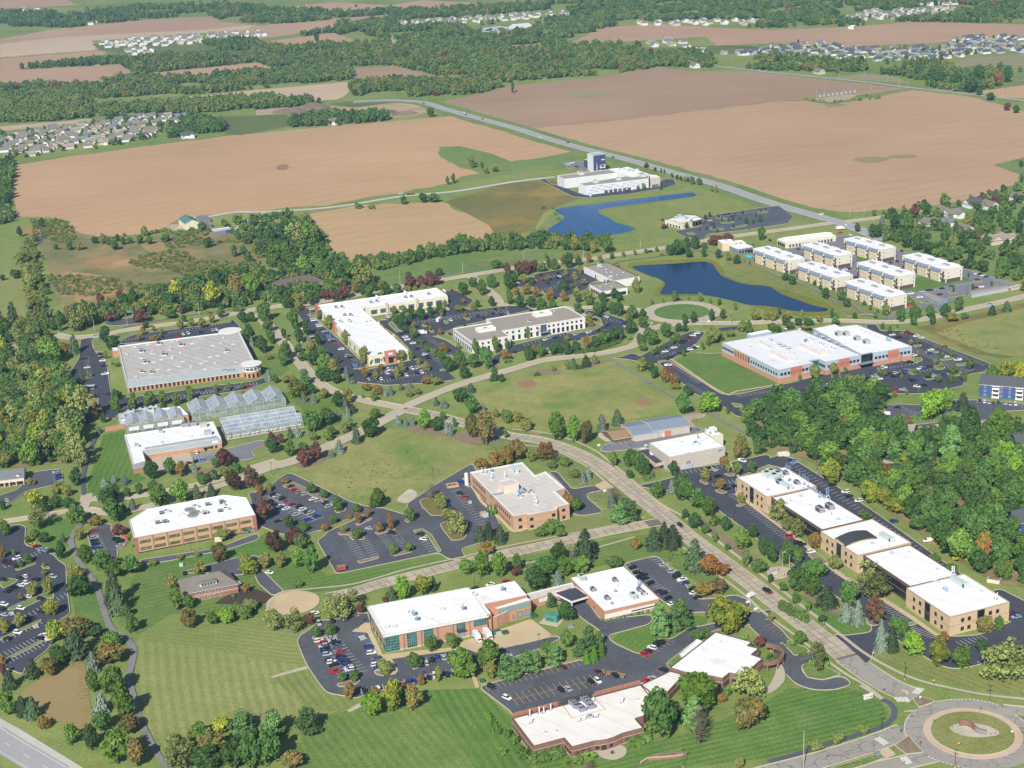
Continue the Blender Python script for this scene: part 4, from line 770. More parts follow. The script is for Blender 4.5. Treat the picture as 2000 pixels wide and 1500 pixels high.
def gear_mesh(k):
    if k in _gm:return _gm[k]
    b=MB();nm='rooftop_unit';ms=['grey_box','dark_metal','mauve_metal','pale_green','hood_blue','cap_white','pale_blue','roof_white']
    if k=='ac':b.box((0,0,.15),(2.5,2.0,.3),0,5);b.box((0,0,1.0),(2.3,1.8,1.5),0,0);b.cyl((-.5,0),.55,1.75,1.85,8,1);b.cyl((.6,0),.4,1.75,1.85,8,1);b.box((0,-.92,1),(1.8,.05,.9),0,1)
    if k=='mac':b.box((0,0,.15),(3.2,2.0,.3),0,5);b.box((0,0,1.15),(3.0,1.9,1.8),0,2);b.cyl((-.7,0),.6,2.05,2.2,8,1);b.cyl((.7,0),.6,2.05,2.2,8,1);b.box((0,-.97,1.1),(2.4,.05,1.1),0,1)
    if k=='gac':b.box((0,0,.15),(4,2.4,.3),0,5);b.box((-.4,0,1.1),(3.0,2.2,1.7),0,3);b.box((1.5,0,.9),(.9,1.8,1.2),0,0);b.cyl((-.4,0),.8,1.95,2.1,10,1)
    if k=='ahu':b.box((0,0,.3),(11,2.8,.3),0,5);b.box((-.9,0,1.6),(8.8,2.6,2.4),0,3);b.box((4.4,0,1.8),(1.8,2.8,2.8),0,3);[b.box((-4+1.5*i,-1.33,1.6),(.08,.06,2.2),0,0)for i in range(6)];b.box((4.4,-1.43,1.8),(1.2,.06,1.8),0,1)
    if k=='fan':nm='exhaust_fan';b.box((0,0,.2),(1.4,1.4,.4),0,5);b.cyl((0,0),.55,.4,1.2,10,4);b.cyl((0,0),.8,1.2,1.6,10,4,.35);b.cyl((0,0),.3,1.6,2.3,8,0)
    if k=='pipe':nm='vent_pipe';b.box((0,0,.15),(1.5,1.2,.3),0,5);b.cyl((0,0),.22,.3,3.0,8,5);b.cyl((0,0),.32,3.0,3.2,8,5);b.box((.45,0,.6),(.5,.4,.6),0,4)
    if k=='stack':nm='exhaust_stack';b.cyl((0,0),.5,0,.6,10,0,.3);b.cyl((0,0),.28,.6,4.2,8,4)
    if k=='sky':nm='skylight';b.box((0,0,.2),(2.6,2.0,.4),0,5);b.box((0,0,.65),(2.3,1.7,.5),0,6,6,.35)
    if k=='vent':nm='roof_vent';b.box((0,0,.25),(.9,.9,.5),0,5);b.box((0,0,.65),(1.1,1.1,.3),0,0,0,.6)
    if k=='hatch':nm='roof_hatch';b.box((0,0,.3),(1.6,1.2,.6),0,0);b.box((0,0,.64),(1.7,1.3,.08),0,5)
    if k=='curb':nm='roof_curb';b.box((0,0,.12),(2.8,1.5,.24),0,5)
    if k=='dome':nm='dome_vent';b.cyl((0,0),1.6,0,.4,12,1);b.cyl((0,0),1.5,.4,1.1,12,6,1.1);b.cyl((0,0),1.1,1.1,1.5,12,6,.3)
    if k=='cond':nm='condenser_cluster';[(b.box((1.3*i,1.3*j,.6),(.9,.9,1.0),0,0),b.cyl((1.3*i,1.3*j),.38,1.1,1.2,6,1))for i in range(-2,3)for j in range(-2,3)if abs(i)+abs(j)<4]
    if k=='aptac':nm='condenser_row';[(b.box((1.5*i,1.7*(j-.5)+.4*(i%2),.6),(1.0,1.0,1.0),0,0),b.cyl((1.5*i,1.7*(j-.5)+.4*(i%2)),.4,1.1,1.15,6,1))for i in range(-2,3)for j in range(2)]
    if k=='box':b.box((0,0,1),(3,2.4,2),0,0);b.box((0,-1.22,1),(2,.05,1.2),0,1)
    _gm[k]=(b.mesh(nm,[M[q]for q in ms]),nm);return _gm[k]
def gable(s,pts,h,rise,wall,roof,over=.5,axis=0,hip=0,wn='wall',rn='roof',z0=0):
    """a pitched roof on four corners; the ridge runs along edge `axis`; hip: how far its ends draw in"""
    p=[np.array(q[:2])for q in pts]
    if area2(p)<0:p=[p[1],p[0],p[3],p[2]]
    if axis:p=p[1:]+p[:1]
    m=MB();n=4;r0,r1=(p[3]+p[0])/2,(p[1]+p[2])/2;t_=(r1-r0)/np.linalg.norm(r1-r0)
    for i in range(4):
        j=(i+1)%4;m.poly([(*p[i],z0),(*p[j],z0),(*p[j],h),(*p[i],h)])
    if not hip:
        m.poly([(*p[3],h),(*p[0],h),(*r0,h+rise)]);m.poly([(*p[1],h),(*p[2],h),(*r1,h+rise)])
    m.build(wn,M[wall],s.root)
    o=inset(p,-over);o=[np.array(q)for q in o];e0,e1=r0-t_*(over if not hip else-hip),r1+t_*(over if not hip else-hip)
    dz=rise*over/(np.linalg.norm(p[3]-p[0])/2);a=MB();th=.22
    lo,hi=h-dz,h+rise
    for dzz,fl in((.05,1),(.05-th,-1)):
        F_=[[(*o[0],lo+dzz),(*o[1],lo+dzz),(*e1,hi+dzz),(*e0,hi+dzz)],[(*o[2],lo+dzz),(*o[3],lo+dzz),(*e0,hi+dzz),(*e1,hi+dzz)]]
        if hip:F_+=[[(*o[1],lo+dzz),(*o[2],lo+dzz),(*e1,hi+dzz)],[(*o[3],lo+dzz),(*o[0],lo+dzz),(*e0,hi+dzz)]]
        for f in F_:a.poly(f[::fl],0)
    for f in([o[0],o[1]],[o[1],e1],[e1,o[2]],[o[2],o[3]],[o[3],e0],[e0,o[0]])if not hip else([o[0],o[1]],[o[1],o[2]],[o[2],o[3]],[o[3],o[0]]):
        zz=[hi if(q is e0 or q is e1)else lo for q in f];a.poly([(*f[0],zz[0]+.05-th),(*f[1],zz[1]+.05-th),(*f[1],zz[1]+.05),(*f[0],zz[0]+.05)],1)
    a.build(rn,[M[roof],M['cap_white']],s.root);return p,t_
BP=[] # footprints, so that no scattered tree stands inside a house
# ------------------------------------------------------------ the warehouse with the grey roof
B=Bld('warehouse','wide low warehouse with stained grey roof and pale blue parapet over brick','building','f 227.5,675 463,647 503,710.5 250,742',9.2);B.shell('orange_brick','roof_grey','cap_white',.7,.5);BP.append(B.pts)
for e in range(4):B.band(e,-.35,-.35,3.9,9.15,'lightblue_metal',.35,'parapet_panel')
B.bands((2,3),3.6,3.9,'cap_white',.42,'trim')
B.wins(2,.5,1.5,3.0,13,10,2);[B.wins(2,.5,1.5,3.0,13,13,-1)];B.wins(3,.5,1.5,3,10,3)
B.gear('ac','01 1240,1190 1415,1200 1280,1275 1137,1335 1105,1250',1.5);B.gear('hatch','01 1205,1270 1340,1300 1490,1370 1680,1340 1760,1260 1725,1185 1690,1125 990,1275 1060,1450',1.2);B.gear('vent','01 1350,1165 1385,1162 1410,1255 1180,1265 1330,1235 1840,1330 1745,1140',1.3);B.gear('ac','01 1185,1415 1770,1245 1110,1410',1.2)
B.gear('curb','01 1155,1193 1260,1310 1430,1325 1570,1340 1600,1385 1400,1365 1660,1200 1500,1185 1540,1130 1820,1190 1640,1290 1200,1330 1320,1390 1100,1300 1230,1390 1700,1280 1050,1210',1.);B.gear('pipe','01 1175,1400 1350,1300 1190,1260 1330,1230',.9)
a,t_,nr,L=B.edge(2);cR=G(490,712,9.2)[:2]+np.array([0,2.0])
m=MB();m.cyl(cR,6.6,0,4.9,24);m.build('entrance_drum',M['orange_brick'],B.root);m=MB();m.cyl(cR,6.75,4.9,5.6,24);m.cyl(cR,6.5,7.6,8.4,24);m.cyl(cR,7.5,9.0,9.5,28);m.build('drum_cornice',M['white_wall'],B.root);m=MB();m.cyl(cR,6.3,5.6,7.6,24);m.cyl(cR,6.9,8.4,9.0,24);m.build('drum_window_band',M['glass_blue'],B.root)
m=MB();[m.box((cR[0]+6.5*cos(q),cR[1]+6.5*sin(q),6.6),(.5,.5,2),q)for q in np.arange(-3.0,.6,.45)];m.build('drum_post',M['white_wall'],B.root)['kind']='stuff'
m=MB();[m.box((cR[0]+6.62*cos(q),cR[1]+6.62*sin(q),2.0),(.2,1.5,3.2),q)for q in(-2.3,-1.75,-1.3,-.8)];m.build('drum_window',M['glass_dark'],B.root)['kind']='stuff'
g=G(449,646,9.2);m=MB();m.cyl(g,9,8.9,9.4,24);m.build('round_canopy',M['white_wall'],B.root)
C_=B.block('01 872,1218 915,1213 925,1235 880,1242',5.5);C_.shell('orange_brick','roof_white')
# swoosh emblem and small lettering on the parapet
a,t_,nr,L=B.edge(2);q=G(438.5,726,6.5);at=float((q[:2]-a)@t_)
m=MB();c0=a+t_*at+nr*.42;ring=[(cos(u)*1.5,sin(u)*.9)for u in np.linspace(0,2*pi,14)[:-1]];m.poly([(c0[0]+t_[0]*x,c0[1]+t_[1]*x,6.4+y)for x,y in ring][::1 if B.sg<0 else 1],1)
c0=a+t_*at+nr*.45;ring=[(cos(u)*2.2-.4,sin(u)*1.3+.3)for u in np.linspace(.6,3.4,8)]+[(cos(u)*1.9-.4,sin(u)*.8+.3)for u in np.linspace(3.4,.6,8)];m.poly([(c0[0]+t_[0]*x,c0[1]+t_[1]*x,6.4+y)for x,y in ring],0)
m.build('emblem',[M['navy'],M['pale_blue']],B.root)
m=MB();
for i in range(6):c0=a+t_*(at-2.6-.95*i)if(a+t_*(at+5))[0]<a[0]+t_[0]*at else a+t_*(at+2.6+.95*i);m.box((c0[0]+nr[0]*.42,c0[1]+nr[1]*.42,6.9),(.55,.1,1.5 if i%2 else 1.1),math.atan2(t_[1],t_[0]))
m.build('lettering',M['bluegrey_dark'],B.root)
# ------------------------------------------------------------ L-shaped white building
B=Bld('flex_building','long L-shaped white roofed building with cream walls and orange red entrance towers','building','11 472,878 872,1285 1195,1232 828,918 1503,803 1405,755',7.6);B.shell('cream_wall','roof_white','cap_white',.8,.6);BP.append(B.pts)
B.wins(3,1.4,5.2,3.6,8,6,4,'glass_blue','bluegrey_dark',bars=3);B.wins(0,1.2,3.2,3.6,11,6,6,'glass_green','bluegrey_dark',bars=2);B.wins(1,1.2,4,3.8,2,3,14,'glass_green','bluegrey_dark',bars=2);B.wins(1,1.2,4,3.8,2,18,1,'glass_green','bluegrey_dark',bars=2);B.wins(2,.2,3.4,3.8,9,8,6,'grey_box','white_wall',name='loading_door')
a,t_,nr,L=B.edge(1);m0=L*.40;B.band(1,m0,L-m0-8.5,0,9.6,'orange_panel',1.3,'entrance_tower');B.canopy(1,m0+4.8,5.6,2.4,4.8,.5,'navy');B.band(1,m0+2.6,L-m0-6.2,0,4.5,'glass_dark',1.36,'entrance_door');B.band(1,m0+2.5,L-m0-5.8,6.4,8.1,'white_wall',1.42,'sign_panel')
a,t_,nr,L=B.edge(0);B.band(0,L*.36,L*.60,0,9.2,'orange_panel',1.2,'entrance_tower');B.band(0,0,L*.93,0,9.0,'orange_panel',1.1,'entrance_tower')
for f in(.27,.62):L3=B.edge(3)[3];B.band(3,L3*f,L3*(1-f)-2.2,0,9.4,'stone',1.0,'pillar')
L3=B.edge(2)[3];[B.band(2,L3*f,L3*(1-f)-1.6,0,9,'cream_wall',.8,'pillar')for f in(.3,.62,.98)]
B.gear('mac','11 625,908 672,905 695,970 740,968 900,870 945,860 1170,830 1215,825 1350,805',.95);B.gear('gac','11 660,1022 730,1017',1.);B.gear('sky','11 770,1040 780,1055 845,1110 855,1125 895,1105 925,1187 935,1200 970,1180 980,1193 960,1240 1020,1232 720,935 1120,840',.65);B.gear('pipe','11 855,1020 890,1015',1.3)
for c in('11 945,820','11 1165,785','11 1470,775'):g=G(*P(c)[0],7.6);m=MB();m.box((g[0],g[1],8.2),(5,1.2,1.4),B.ang);m.build('parapet_block',M['cap_white'],B.root)
# ------------------------------------------------------------ white two storey office
B=Bld('office_building','white two storey office with tan roofs and rows of dark windows','building','f 885,642 922.5,667.5 996,656 983,646 1142.5,618.5 1106,598.5 950,622 955,629',9.6);B.shell('white_wall','roof_tan','cap_white',.6,.5);BP.append(B.pts)
for e,n,a0,a1 in((0,10,1,1),(1,6,1.5,1.5),(2,3,1,1)):B.wins(e,6.2,1.7,1.7,n,a0,a1,bars=1);B.wins(e,.9,1.9,3.6,n,a0,a1,bars=1)
L=B.edge(3)[3];f=.47
for q0,q1,n in((1,L*.55,6),(L*.53,1.5,8)):B.wins(3,6.2,1.7,1.7,n,q0,q1,bars=1);B.wins(3,.9,2.0,3.6,n,q0,q1,bars=1)
B.band(3,L*.455,L*.475,.3,8.8,'glass_blue',.3,'glass_bay');B.canopy(3,L*.5,7,3,3.4,.4,'grey_metal');B.wins(3,.3,2.4,2.8,2,L*.46,L*.46,name='door');B.bands((0,1,3),8.9,9.1,'cap_tan',.1,'cornice')
for c,ln in(('11 1795,1080',14),('21 235,960',14)):
    g=G(*P(c)[0],9);K=[(g[0]+x*cos(B.ang)-y*sin(B.ang),g[1]+x*sin(B.ang)+y*cos(B.ang))for x,y in((-ln/2,-4),(ln/2,-4),(ln/2,4),(-ln/2,4))];k=B.block(K,11.2,False);k.shell('white_wall','roof_lightgrey','cap_white',1.6,.4,9.0,'screen_wall','screen_floor');k.gear('gac',c,1.1)
B.gear('ac','21 135,1010 11 1760,1100'.split(' 11')[0],1.1);B.gear('vent','21 330,930 21 420,910'.replace(' 21',''),1.)
# ------------------------------------------------------------ white building with brown roof by the pond
B=Bld('office_building','low white building with brownish flat roofs at the near end of the blue pond','building','f 558,578 748,548 1000,660 800,690'.replace('f ','21 '),6.6);B.shell('white_wall','roof_tan','cap_dark',.6,.4);BP.append(B.pts)
B.wins(0,.5,2.4,2.6,7,6,3);B.canopy(0,12,10,3,3.4,.4,'brown_metal');B.canopy(0,30,10,3,3.4,.4,'brown_metal');B.wins(3,.4,1.6,3,2,10,14)
k=B.block('21 597,715 712,775 918,742 790,697',6.2);k.shell('white_wall','roof_tan','cap_dark',.6,.4);k.wins(0,.5,2.6,2.9,7,1.5,1.5);k.wins(1,.5,2.6,2.9,8,1.5,1.5);BP.append(k.pts)
B.gear('gac','21 685,580',1.2);B.gear('dome','21 735,610 740,632 778,632 820,652 870,635',.8);B.gear('sky','21 745,680 770,660',1.2);k.gear('dome','21 780,745 688,745 735,725',.7)
# ------------------------------------------------------------ the eight apartment blocks
def apartment(root,L=57.,D=17.,h=11.2):
    """block in its own axes: x along the balcony front (y = 0 side), y to the back"""
    m=MB();m.prism([(0,0),(L,0),(L,D),(0,D)],0,h);bays=[(6.0,11.0),(22.5,12.0),(39.5,11.0)]
    for x,wd in bays:m.box((x+wd/2,-.9,h/2),(wd,1.8,h),0)
    m.build('wall',M['cream_siding'],None).parent=root
    m=MB();m.box((L/2,D/2,h+.1),(L+.5,D+.5,.3),0,0);[m.box((x+4+wd/2-3,D+.9,h+.12),(wd,2,.3),0,0)for x,wd in bays];[m.box((x+wd/2,-.9,h+.12),(wd+.4,2.2,.3),0,0)for x,wd in bays];m.build('roof',M['roof_white'],None).parent=root
    m=MB();[m.box((x+4+wd/2-3,D+.8,h/2),(wd-.2,1.6,h-.1))for x,wd in bays];m.build('rear_bay',M['tan_siding'],None).parent=root
    for x,wd in bays:
        m=MB();m.poly([(x-.3,-2.4,h-2.9),(x+wd+.3,-2.4,h-2.9),(x+wd+.1,-1.75,h-.05),(x-.1,-1.75,h-.05)]);m.poly([(x-.3,-2.4,h-2.9),(x-.1,-1.75,h-.05),(x-.1,0,h-.05),(x-.3,0,h-2.9)][::-1]);m.poly([(x+wd+.3,-2.4,h-2.9),(x+wd+.3,0,h-2.9),(x+wd+.1,0,h-.05),(x+wd+.1,-1.75,h-.05)]);m.box((x+wd/2,-1.1,h-2.95),(wd+.8,2.8,.2));m.build('mansard',M['bluegrey_dark'],None).parent=root
        m=MB();[m.box((x+wd*(i+.5)/3,-2.02,h-1.5),(2.0,.9,1.7))for i in range(3)];m.build('dormer_window',M['ltblue_siding'],None).parent=root
        m=MB();m.box((x+wd/2,-1.93,(h-3)/2+.3),(wd-.3,.1,h-3.6));m.build('bay_front',M['tan_siding'],None).parent=root
        for i in range(3):
            for zz in(1.0,4.3):
                o=link(bpy.data.objects.new('window',win_mesh(1.1,1.7,'glass_blue','white_wall',0)));o.parent=root;o.location=(x+wd*(i+.5)/3,-2.0,zz)
    slots=[(0.4,5.2),(17.4,4.8),(34.8,4.4),(51,5.4)]
    for x,wd in slots:
        for zz in(3.4,6.7):
            m=MB();m.box((x+wd/2,-.8,zz),(wd-.4,1.6,.2),0,0);m.box((x+wd/2,-1.55,zz+.6),(wd-.4,.08,.9),0,1);m.build('balcony',[M['cream_box'],M['dark_metal']],None).parent=root
        for zz in(.4,3.7,7.0):
            o=link(bpy.data.objects.new('balcony_door',win_mesh(wd*.5,2.3,'glass_dark','white_wall',1)));o.parent=root;o.location=(x+wd/2,-.02,zz)
        m=MB();m.box((x+wd/2,-.05,1.6),(wd-.3,.14,3.0));m.build('base_panel',M['brick_dark'],None).parent=root
    for x,y,a,b_ in((L,D/2,.16,D-2.5),):m=MB();m.box((x,y-.6,1.6),(a,b_,3.2));m.build('base_panel',M['brick_dark'],None).parent=root
    for y in(2.2,D-2.2):
        for zz in(4.3,7.6):
            o=link(bpy.data.objects.new('window',win_mesh(1.2,1.7,'glass_blue','white_wall',0)));o.parent=root;o.location=(L+.02,y,zz);o.rotation_euler=(0,0,pi/2)
    for x in(10,27,46):
        me,nm=gear_mesh('aptac');o=link(bpy.data.objects.new(nm,me));o.parent=root;o.location=(x,D*.52,h+.25)
def dup(root,loc,rz,label,group=None):
    r=root.copy();link(r);r.location=loc;r.rotation_euler=(0,0,rz);r['label']=label
    if group:r['group']=group
    for ch in list(root.children):
        c=ch.copy();link(c);c.parent=r
        for g_ in list(ch.children):d=g_.copy();link(d);d.parent=c
    return r
apt0=None
for a_,lab in(('b 1035,503 1375,622 1515,598','cream apartment block nearest the street, right of the long path'),('b 672,372 975,478 1108,458','cream apartment block in the middle of the row along the pond path'),('b 350,255 620,350 748,330','cream apartment block beside the swimming pool'),('b 1130,362 1448,467 1588,445','cream apartment block in the middle, brown brick bay, behind the nearest block'),
                ('b 715,222 985,312 1120,293','cream apartment block in the middle row nearest the clubhouse'),('b 1470,308 1800,415 1932,393','cream apartment block farthest right, beside the big open car park'),('b 1032,182 1320,265 1453,245','cream apartment block at the back near the trees and the street corner')):
    A,Bc,Cc=[G(x,y,11.2)[:2]for x,y in P(a_)];d=Bc-A;d/=np.linalg.norm(d);L=np.linalg.norm(Bc-A)
    rz=math.atan2(d[1],d[0]);loc=(A[0],A[1],.33)
    if apt0 is None:apt0=thing('apartment_block',lab,'apartment block',(0,0,0),0,'cream three storey apartment blocks');apartment(apt0);apt0.location=loc;apt0.rotation_euler=(0,0,rz);r=apt0
    else:r=dup(apt0,loc,rz,lab)
    s_=L/57;r.scale=(s_,s_*1.0,1)
    nn=np.array([-d[1],d[0]]);BP.append([A,Bc,Bc+nn*18,A+nn*18])
# clubhouse, pool, long low store building, carports
B=Bld('clubhouse','pale clubhouse with a cream block and white roofs beside the swimming pool','building','b 85,190 118,215 215,208 185,178',7);B.shell('tan_siding','roof_white');k=B.block('b 178,232 232,258 345,240 290,208',4.6);k.shell('bluegrey_dark','roof_white');k.wins(1,.5,1.6,2.4,5,1,1);k2=B.block('b 210,195 225,215 290,205 262,185',5);k2.shell('cream_wall','roof_white');B.gear('ac','b 150,195',1);k.gear('ac','b 260,222',1);BP+=[B.pts,k.pts]
k3=B.block('b 290,250 305,262 345,256 330,243',3.6);k3.shell('wood_brown','cap_dark','cap_dark',.2,.2,2.9,'pergola','pergola_roof')
o=sheet('swimming_pool',W('b 285,310 300,302 340,300 347,312 335,325 310,326'),'pool_water',.49,1.2,'turquoise swimming pool beside the clubhouse')
B=Bld('store_building','long low cream building with a stepped white roof behind the apartments','building','b 522,180 600,205 975,155 905,128',5.5);B.shell('cream_wall','roof_white');BP.append(B.pts);B.wins(1,.6,2,2.4,14,3,3,'glass_blue');B.wins(0,.4,3,3.4,4,1,1);k=B.block('b 560,168 590,178 940,132 905,128',6.3);k.shell('cream_wall','roof_white',z0=5)
B.gear('vent','b 640,180 720,170 800,158 880,148',1.2)
def carport(pts,lab,wall,h=2.9):
    p=[G(x,y,h)[:2]for x,y in P(pts)];c=cen(p);r=thing('carport',lab,'carport',(*c,0));s_=type('o',(),{'root':r})();gable(s_,p,h,.9,wall,'shingle_tan',.4,1 if np.linalg.norm(p[1]-p[0])<np.linalg.norm(p[2]-p[1])else 0);BP.append(p);return r
carport('b 1625,590 1740,655 1810,632 1690,588','short carport with grey roof and blue end wall near the apartment drive','ltblue_siding');carport('31 1565,775 1590,800 1880,745 1850,730','long open carport with grey roof along the far car park','bluegrey_panel')
g=W('31 1885,755 1960,735 1985,755 1900,775',0);r=thing('bin_enclosure','low tan walled bin enclosure at the end of the long carport','enclosure',(*cen(g),0));m=MB();
for i in range(4):a,b_=g[i],g[(i+1)%4];m.tube((a[0],a[1],1),(b_[0],b_[1],1),.9,None,4)
m.build('wall',M['beige'],r)
# ------------------------------------------------------------ big research building with blue panels
B=Bld('research_building','big two storey research building with pale blue and orange panels over a brick base','building','b 115,958 540,1165 805,1110 770,1092 842,1080 895,1104 1162,1052 700,858',9.8,False);B.shell('bluegrey_panel','roof_whitegrey','bluegrey_panel',.5,.5);BP.append(B.pts)
k=B.block('b 800,852 965,818 1005,838 1130,822 1545,985 1250,1036 1238,1030 1160,1046',10.2,False);k.shell('bluegrey_panel','roof_white','bluegrey_panel',.5,.5);BP.append(k.pts)
for b_,es in((B,(0,1,4,5)),(k,(4,))):
    for e in es:b_.band(e,0,0,0,3.6,'orange_brick',.12,'brick_base')
L=B.edge(0)[3];f0,f1=L*.23,L*.5
B.wins(0,5.6,2.1,1.7,7,.5,L-f0,'glass_dark','bluegrey_dark');B.wins(0,1.0,1.2,1.9,9,.5,L-f0)
for i in range(6):B.band(0,f0+i*(f1-f0)/6,L-f0-i*(f1-f0)/6-1.5,0,9.4,'orange_brick',.55,'brick_fin')
B.wins(0,4.4,1.7,4.4,6,f0+.8,L-f1-.8,bars=1);B.wins(0,.6,1.7,3,6,f0+.8,L-f1-.8,bars=1);B.wins(0,5.4,1.7,1.8,11,f1+1,1);B.wins(0,1.0,1.0,2.0,17,f1+1,1)
for b_,e,n in((B,1,9),(B,5,9),(k,4,10)):
    b_.wins(e,5.3,2.0,1.9,n,1.2,1.2,bars=1);b_.wins(e,1.0,1.1,2.1,int(n*1.7),1.2,1.2)
for b_,e,f0,f1 in((B,1,.34,.68),(B,5,.35,.68),(k,4,.33,.62)):L=b_.edge(e)[3];b_.band(e,L*f0,L*(1-f1),3.7,9.75,'orange_panel',.05,'orange_panel')
B.wins(4,5.3,2,1.9,3,.5,.5);k.band(5,.1,.1,.2,9.6,'glass_dark',.15,'glass_wall');k.band(6,.2,.3,.2,9.6,'glass_dark',.2,'glass_wall');k.canopy(6,6,11,4,4,.4,'grey_metal');B.band(2,0,0,.2,9,'glass_green',.15,'glass_wall');B.band(3,0,0,.2,9,'glass_green',.15,'glass_wall')
def penthouse(b_,pts,z0,h,wall,roof,nm='penthouse'):
    q=b_.block(pts,h);q.shell(wall,roof,'cap_white',.2,.2,z0,nm,nm+'_roof');return q
penthouse(B,'b 700,960 860,1030 912,1018 745,935',9.3,12,'roof_lightgrey','roof_whitegrey');penthouse(B,'b 487,1015 615,1075 665,1060 520,985',9.3,12,'roof_lightgrey','roof_whitegrey');penthouse(B,'b 405,940 490,990 540,975 455,930',9.3,11.4,'roof_lightgrey','roof_whitegrey');penthouse(B,'b 310,890 330,905 490,875 455,860',6,10.4,'bluegrey_panel','roof_white','stair_block')
B.gear('dome','b 480,940 545,970 580,985 617,1002',1.1);B.gear('hatch','b 500,1095 700,1115 660,1090 330,990',1.4);B.gear('pipe','b 580,1080 595,1078 770,930 785,938 800,945 845,965 860,972 875,980 935,1000 950,1008 965,1015',1.2,z=9.3);B.gear('ac','b 750,955',1.2,z=12)
k.gear('box','b 990,905 1050,905 1130,940 1200,965',1.5);k.gear('pipe','b 1160,870 1190,885 1220,895 1260,915 1285,925',1.1);k.gear('stack','b 1350,945 1360,950 1370,952 1380,955',.9);k.gear('curb','b 820,890 850,885 870,912 910,908 920,935 960,930 970,960 1000,955 1020,980 1080,975 1100,1003 1140,1000',.9)
# ------------------------------------------------------------ the long tan office
B=Bld('office_building','long tan two storey office of three linked blocks with white roofs','building','a 62,180 270,308 610,240 390,112',10);B.shell('tan_panel','roof_white','cap_tan',.5,.4);BP.append(B.pts);blocks=[B]
blocks.append(B.block('a 618,545 890,700 1238,622 985,460',10));blocks.append(B.block('a 1200,925 1505,1117 1905,1020 1600,830',10))
for b_ in blocks[1:]:b_.shell('tan_panel','roof_white','cap_tan',.5,.4);BP.append(b_.pts)
for p_ in('a 300,318 640,532 925,468 575,248','a 905,700 1232,912 1570,838 1232,640'):l_=B.block(p_,9.4,True);l_.shell('brown_metal','roof_white','brick_dark',.3,.5);l_.band(0,.5,.5,1,4.2,'glass_dark',.1,'window_band');l_.band(0,.5,.5,5.2,8,'glass_dark',.1,'window_band');BP.append(l_.pts)
for b_ in blocks:
    L=b_.edge(0)[3];b_.band(0,L*.44,L*.44,.3,9.6,'glass_dark',.12,'glass_bay')
    for z in(1.3,5.7):b_.wins(0,z,1.7,2.0,2,L*.12,L*.6);b_.wins(0,z,1.7,2.0,2,L*.62,L*.1)
    b_.bands((0,1),4.75,4.95,'tan_band',.05,'trim');b_.bands((0,1,2,3),9.55,9.75,'tan_band',.05,'trim')
b_=blocks[2];L=b_.edge(1)[3]
for z in(1.3,5.7):b_.wins(1,z,1.8,2.0,2,L*.16,L*.62);b_.wins(1,z,1.8,2.0,2,L*.62,L*.14)
b_.band(1,L*.46,L*.42,.3,9.6,'glass_dark',.12,'glass_bay')
# curved dark roof over the entrance of the middle block
A0,A1,A2=[G(x,y,11.5)[:2]for x,y in P('a 725,580 795,630 1012,575')];u=A1-A0;v=A2-A1;m=MB();n_=10
for i in range(n_):
    f0,f1=i/n_,(i+1)/n_;z0,z1=10.6+1.6*sin(pi*f0),10.6+1.6*sin(pi*f1)
    p0,p1=A0+v*f0+u*0,A0+v*f1;q0,q1=p0+u,p1+u
    m.poly([(*q0,z0),(*q1,z1),(*p1,z1),(*p0,z0)]);m.poly([(*p0,z0-.3),(*p1,z1-.3),(*q1,z1-.3),(*q0,z0-.3)]);m.poly([(*q0,z0-.3),(*q1,z1-.3),(*q1,z1),(*q0,z0)])
m.build('barrel_roof',M['dark_metal'],B.root)
m=MB();n0=u/np.linalg.norm(u);m.prism([tuple(A0+n0*1),tuple(A0+u-n0*1.2),tuple(A0+u-n0*1.2+v*.96),tuple(A0+n0*1+v*.96)],9.5,10.7);m.build('clerestory',M['cap_tan'],B.root)
B.gear('gac','a 270,180 320,195 345,180 300,165',1.7);B.gear('mac','a 350,155 395,165 470,228 360,222 350,225',1.2);B.gear('ahu','a 400,250',.9);B.gear('sky','a 280,270 500,312 750,467',1.3);B.gear('stack','a 395,125 403,128 411,131 419,135 427,140 490,165 510,190 520,198 530,205 540,212 550,220',.75)
B.gear('fan','a 415,210 425,205 520,235 545,250 560,262 575,270 590,280 605,290 625,300 640,315 620,320 655,325 690,335',.95);B.gear('stack','a 670,310 682,305',1.25);B.gear('vent','a 428,342 560,372 515,258',1.2);B.gear('mac','a 625,415 690,395',1.6);B.gear('pipe','a 700,430',.8)
B.gear('ahu','a 1075,600',.95);B.gear('sky','a 980,630 1110,695',1.2);B.gear('vent','a 1225,690 1418,805',1.2);B.gear('pipe','a 1515,830 1528,832',1.3);B.gear('ahu','a 1565,905',1.05);B.gear('sky','a 1415,885 1478,950',1.2);B.gear('dome','a 1470,930',.8);B.gear('pipe','a 1795,1000 1808,1008 1818,998',1);B.gear('hatch','a 1715,945',1.3)
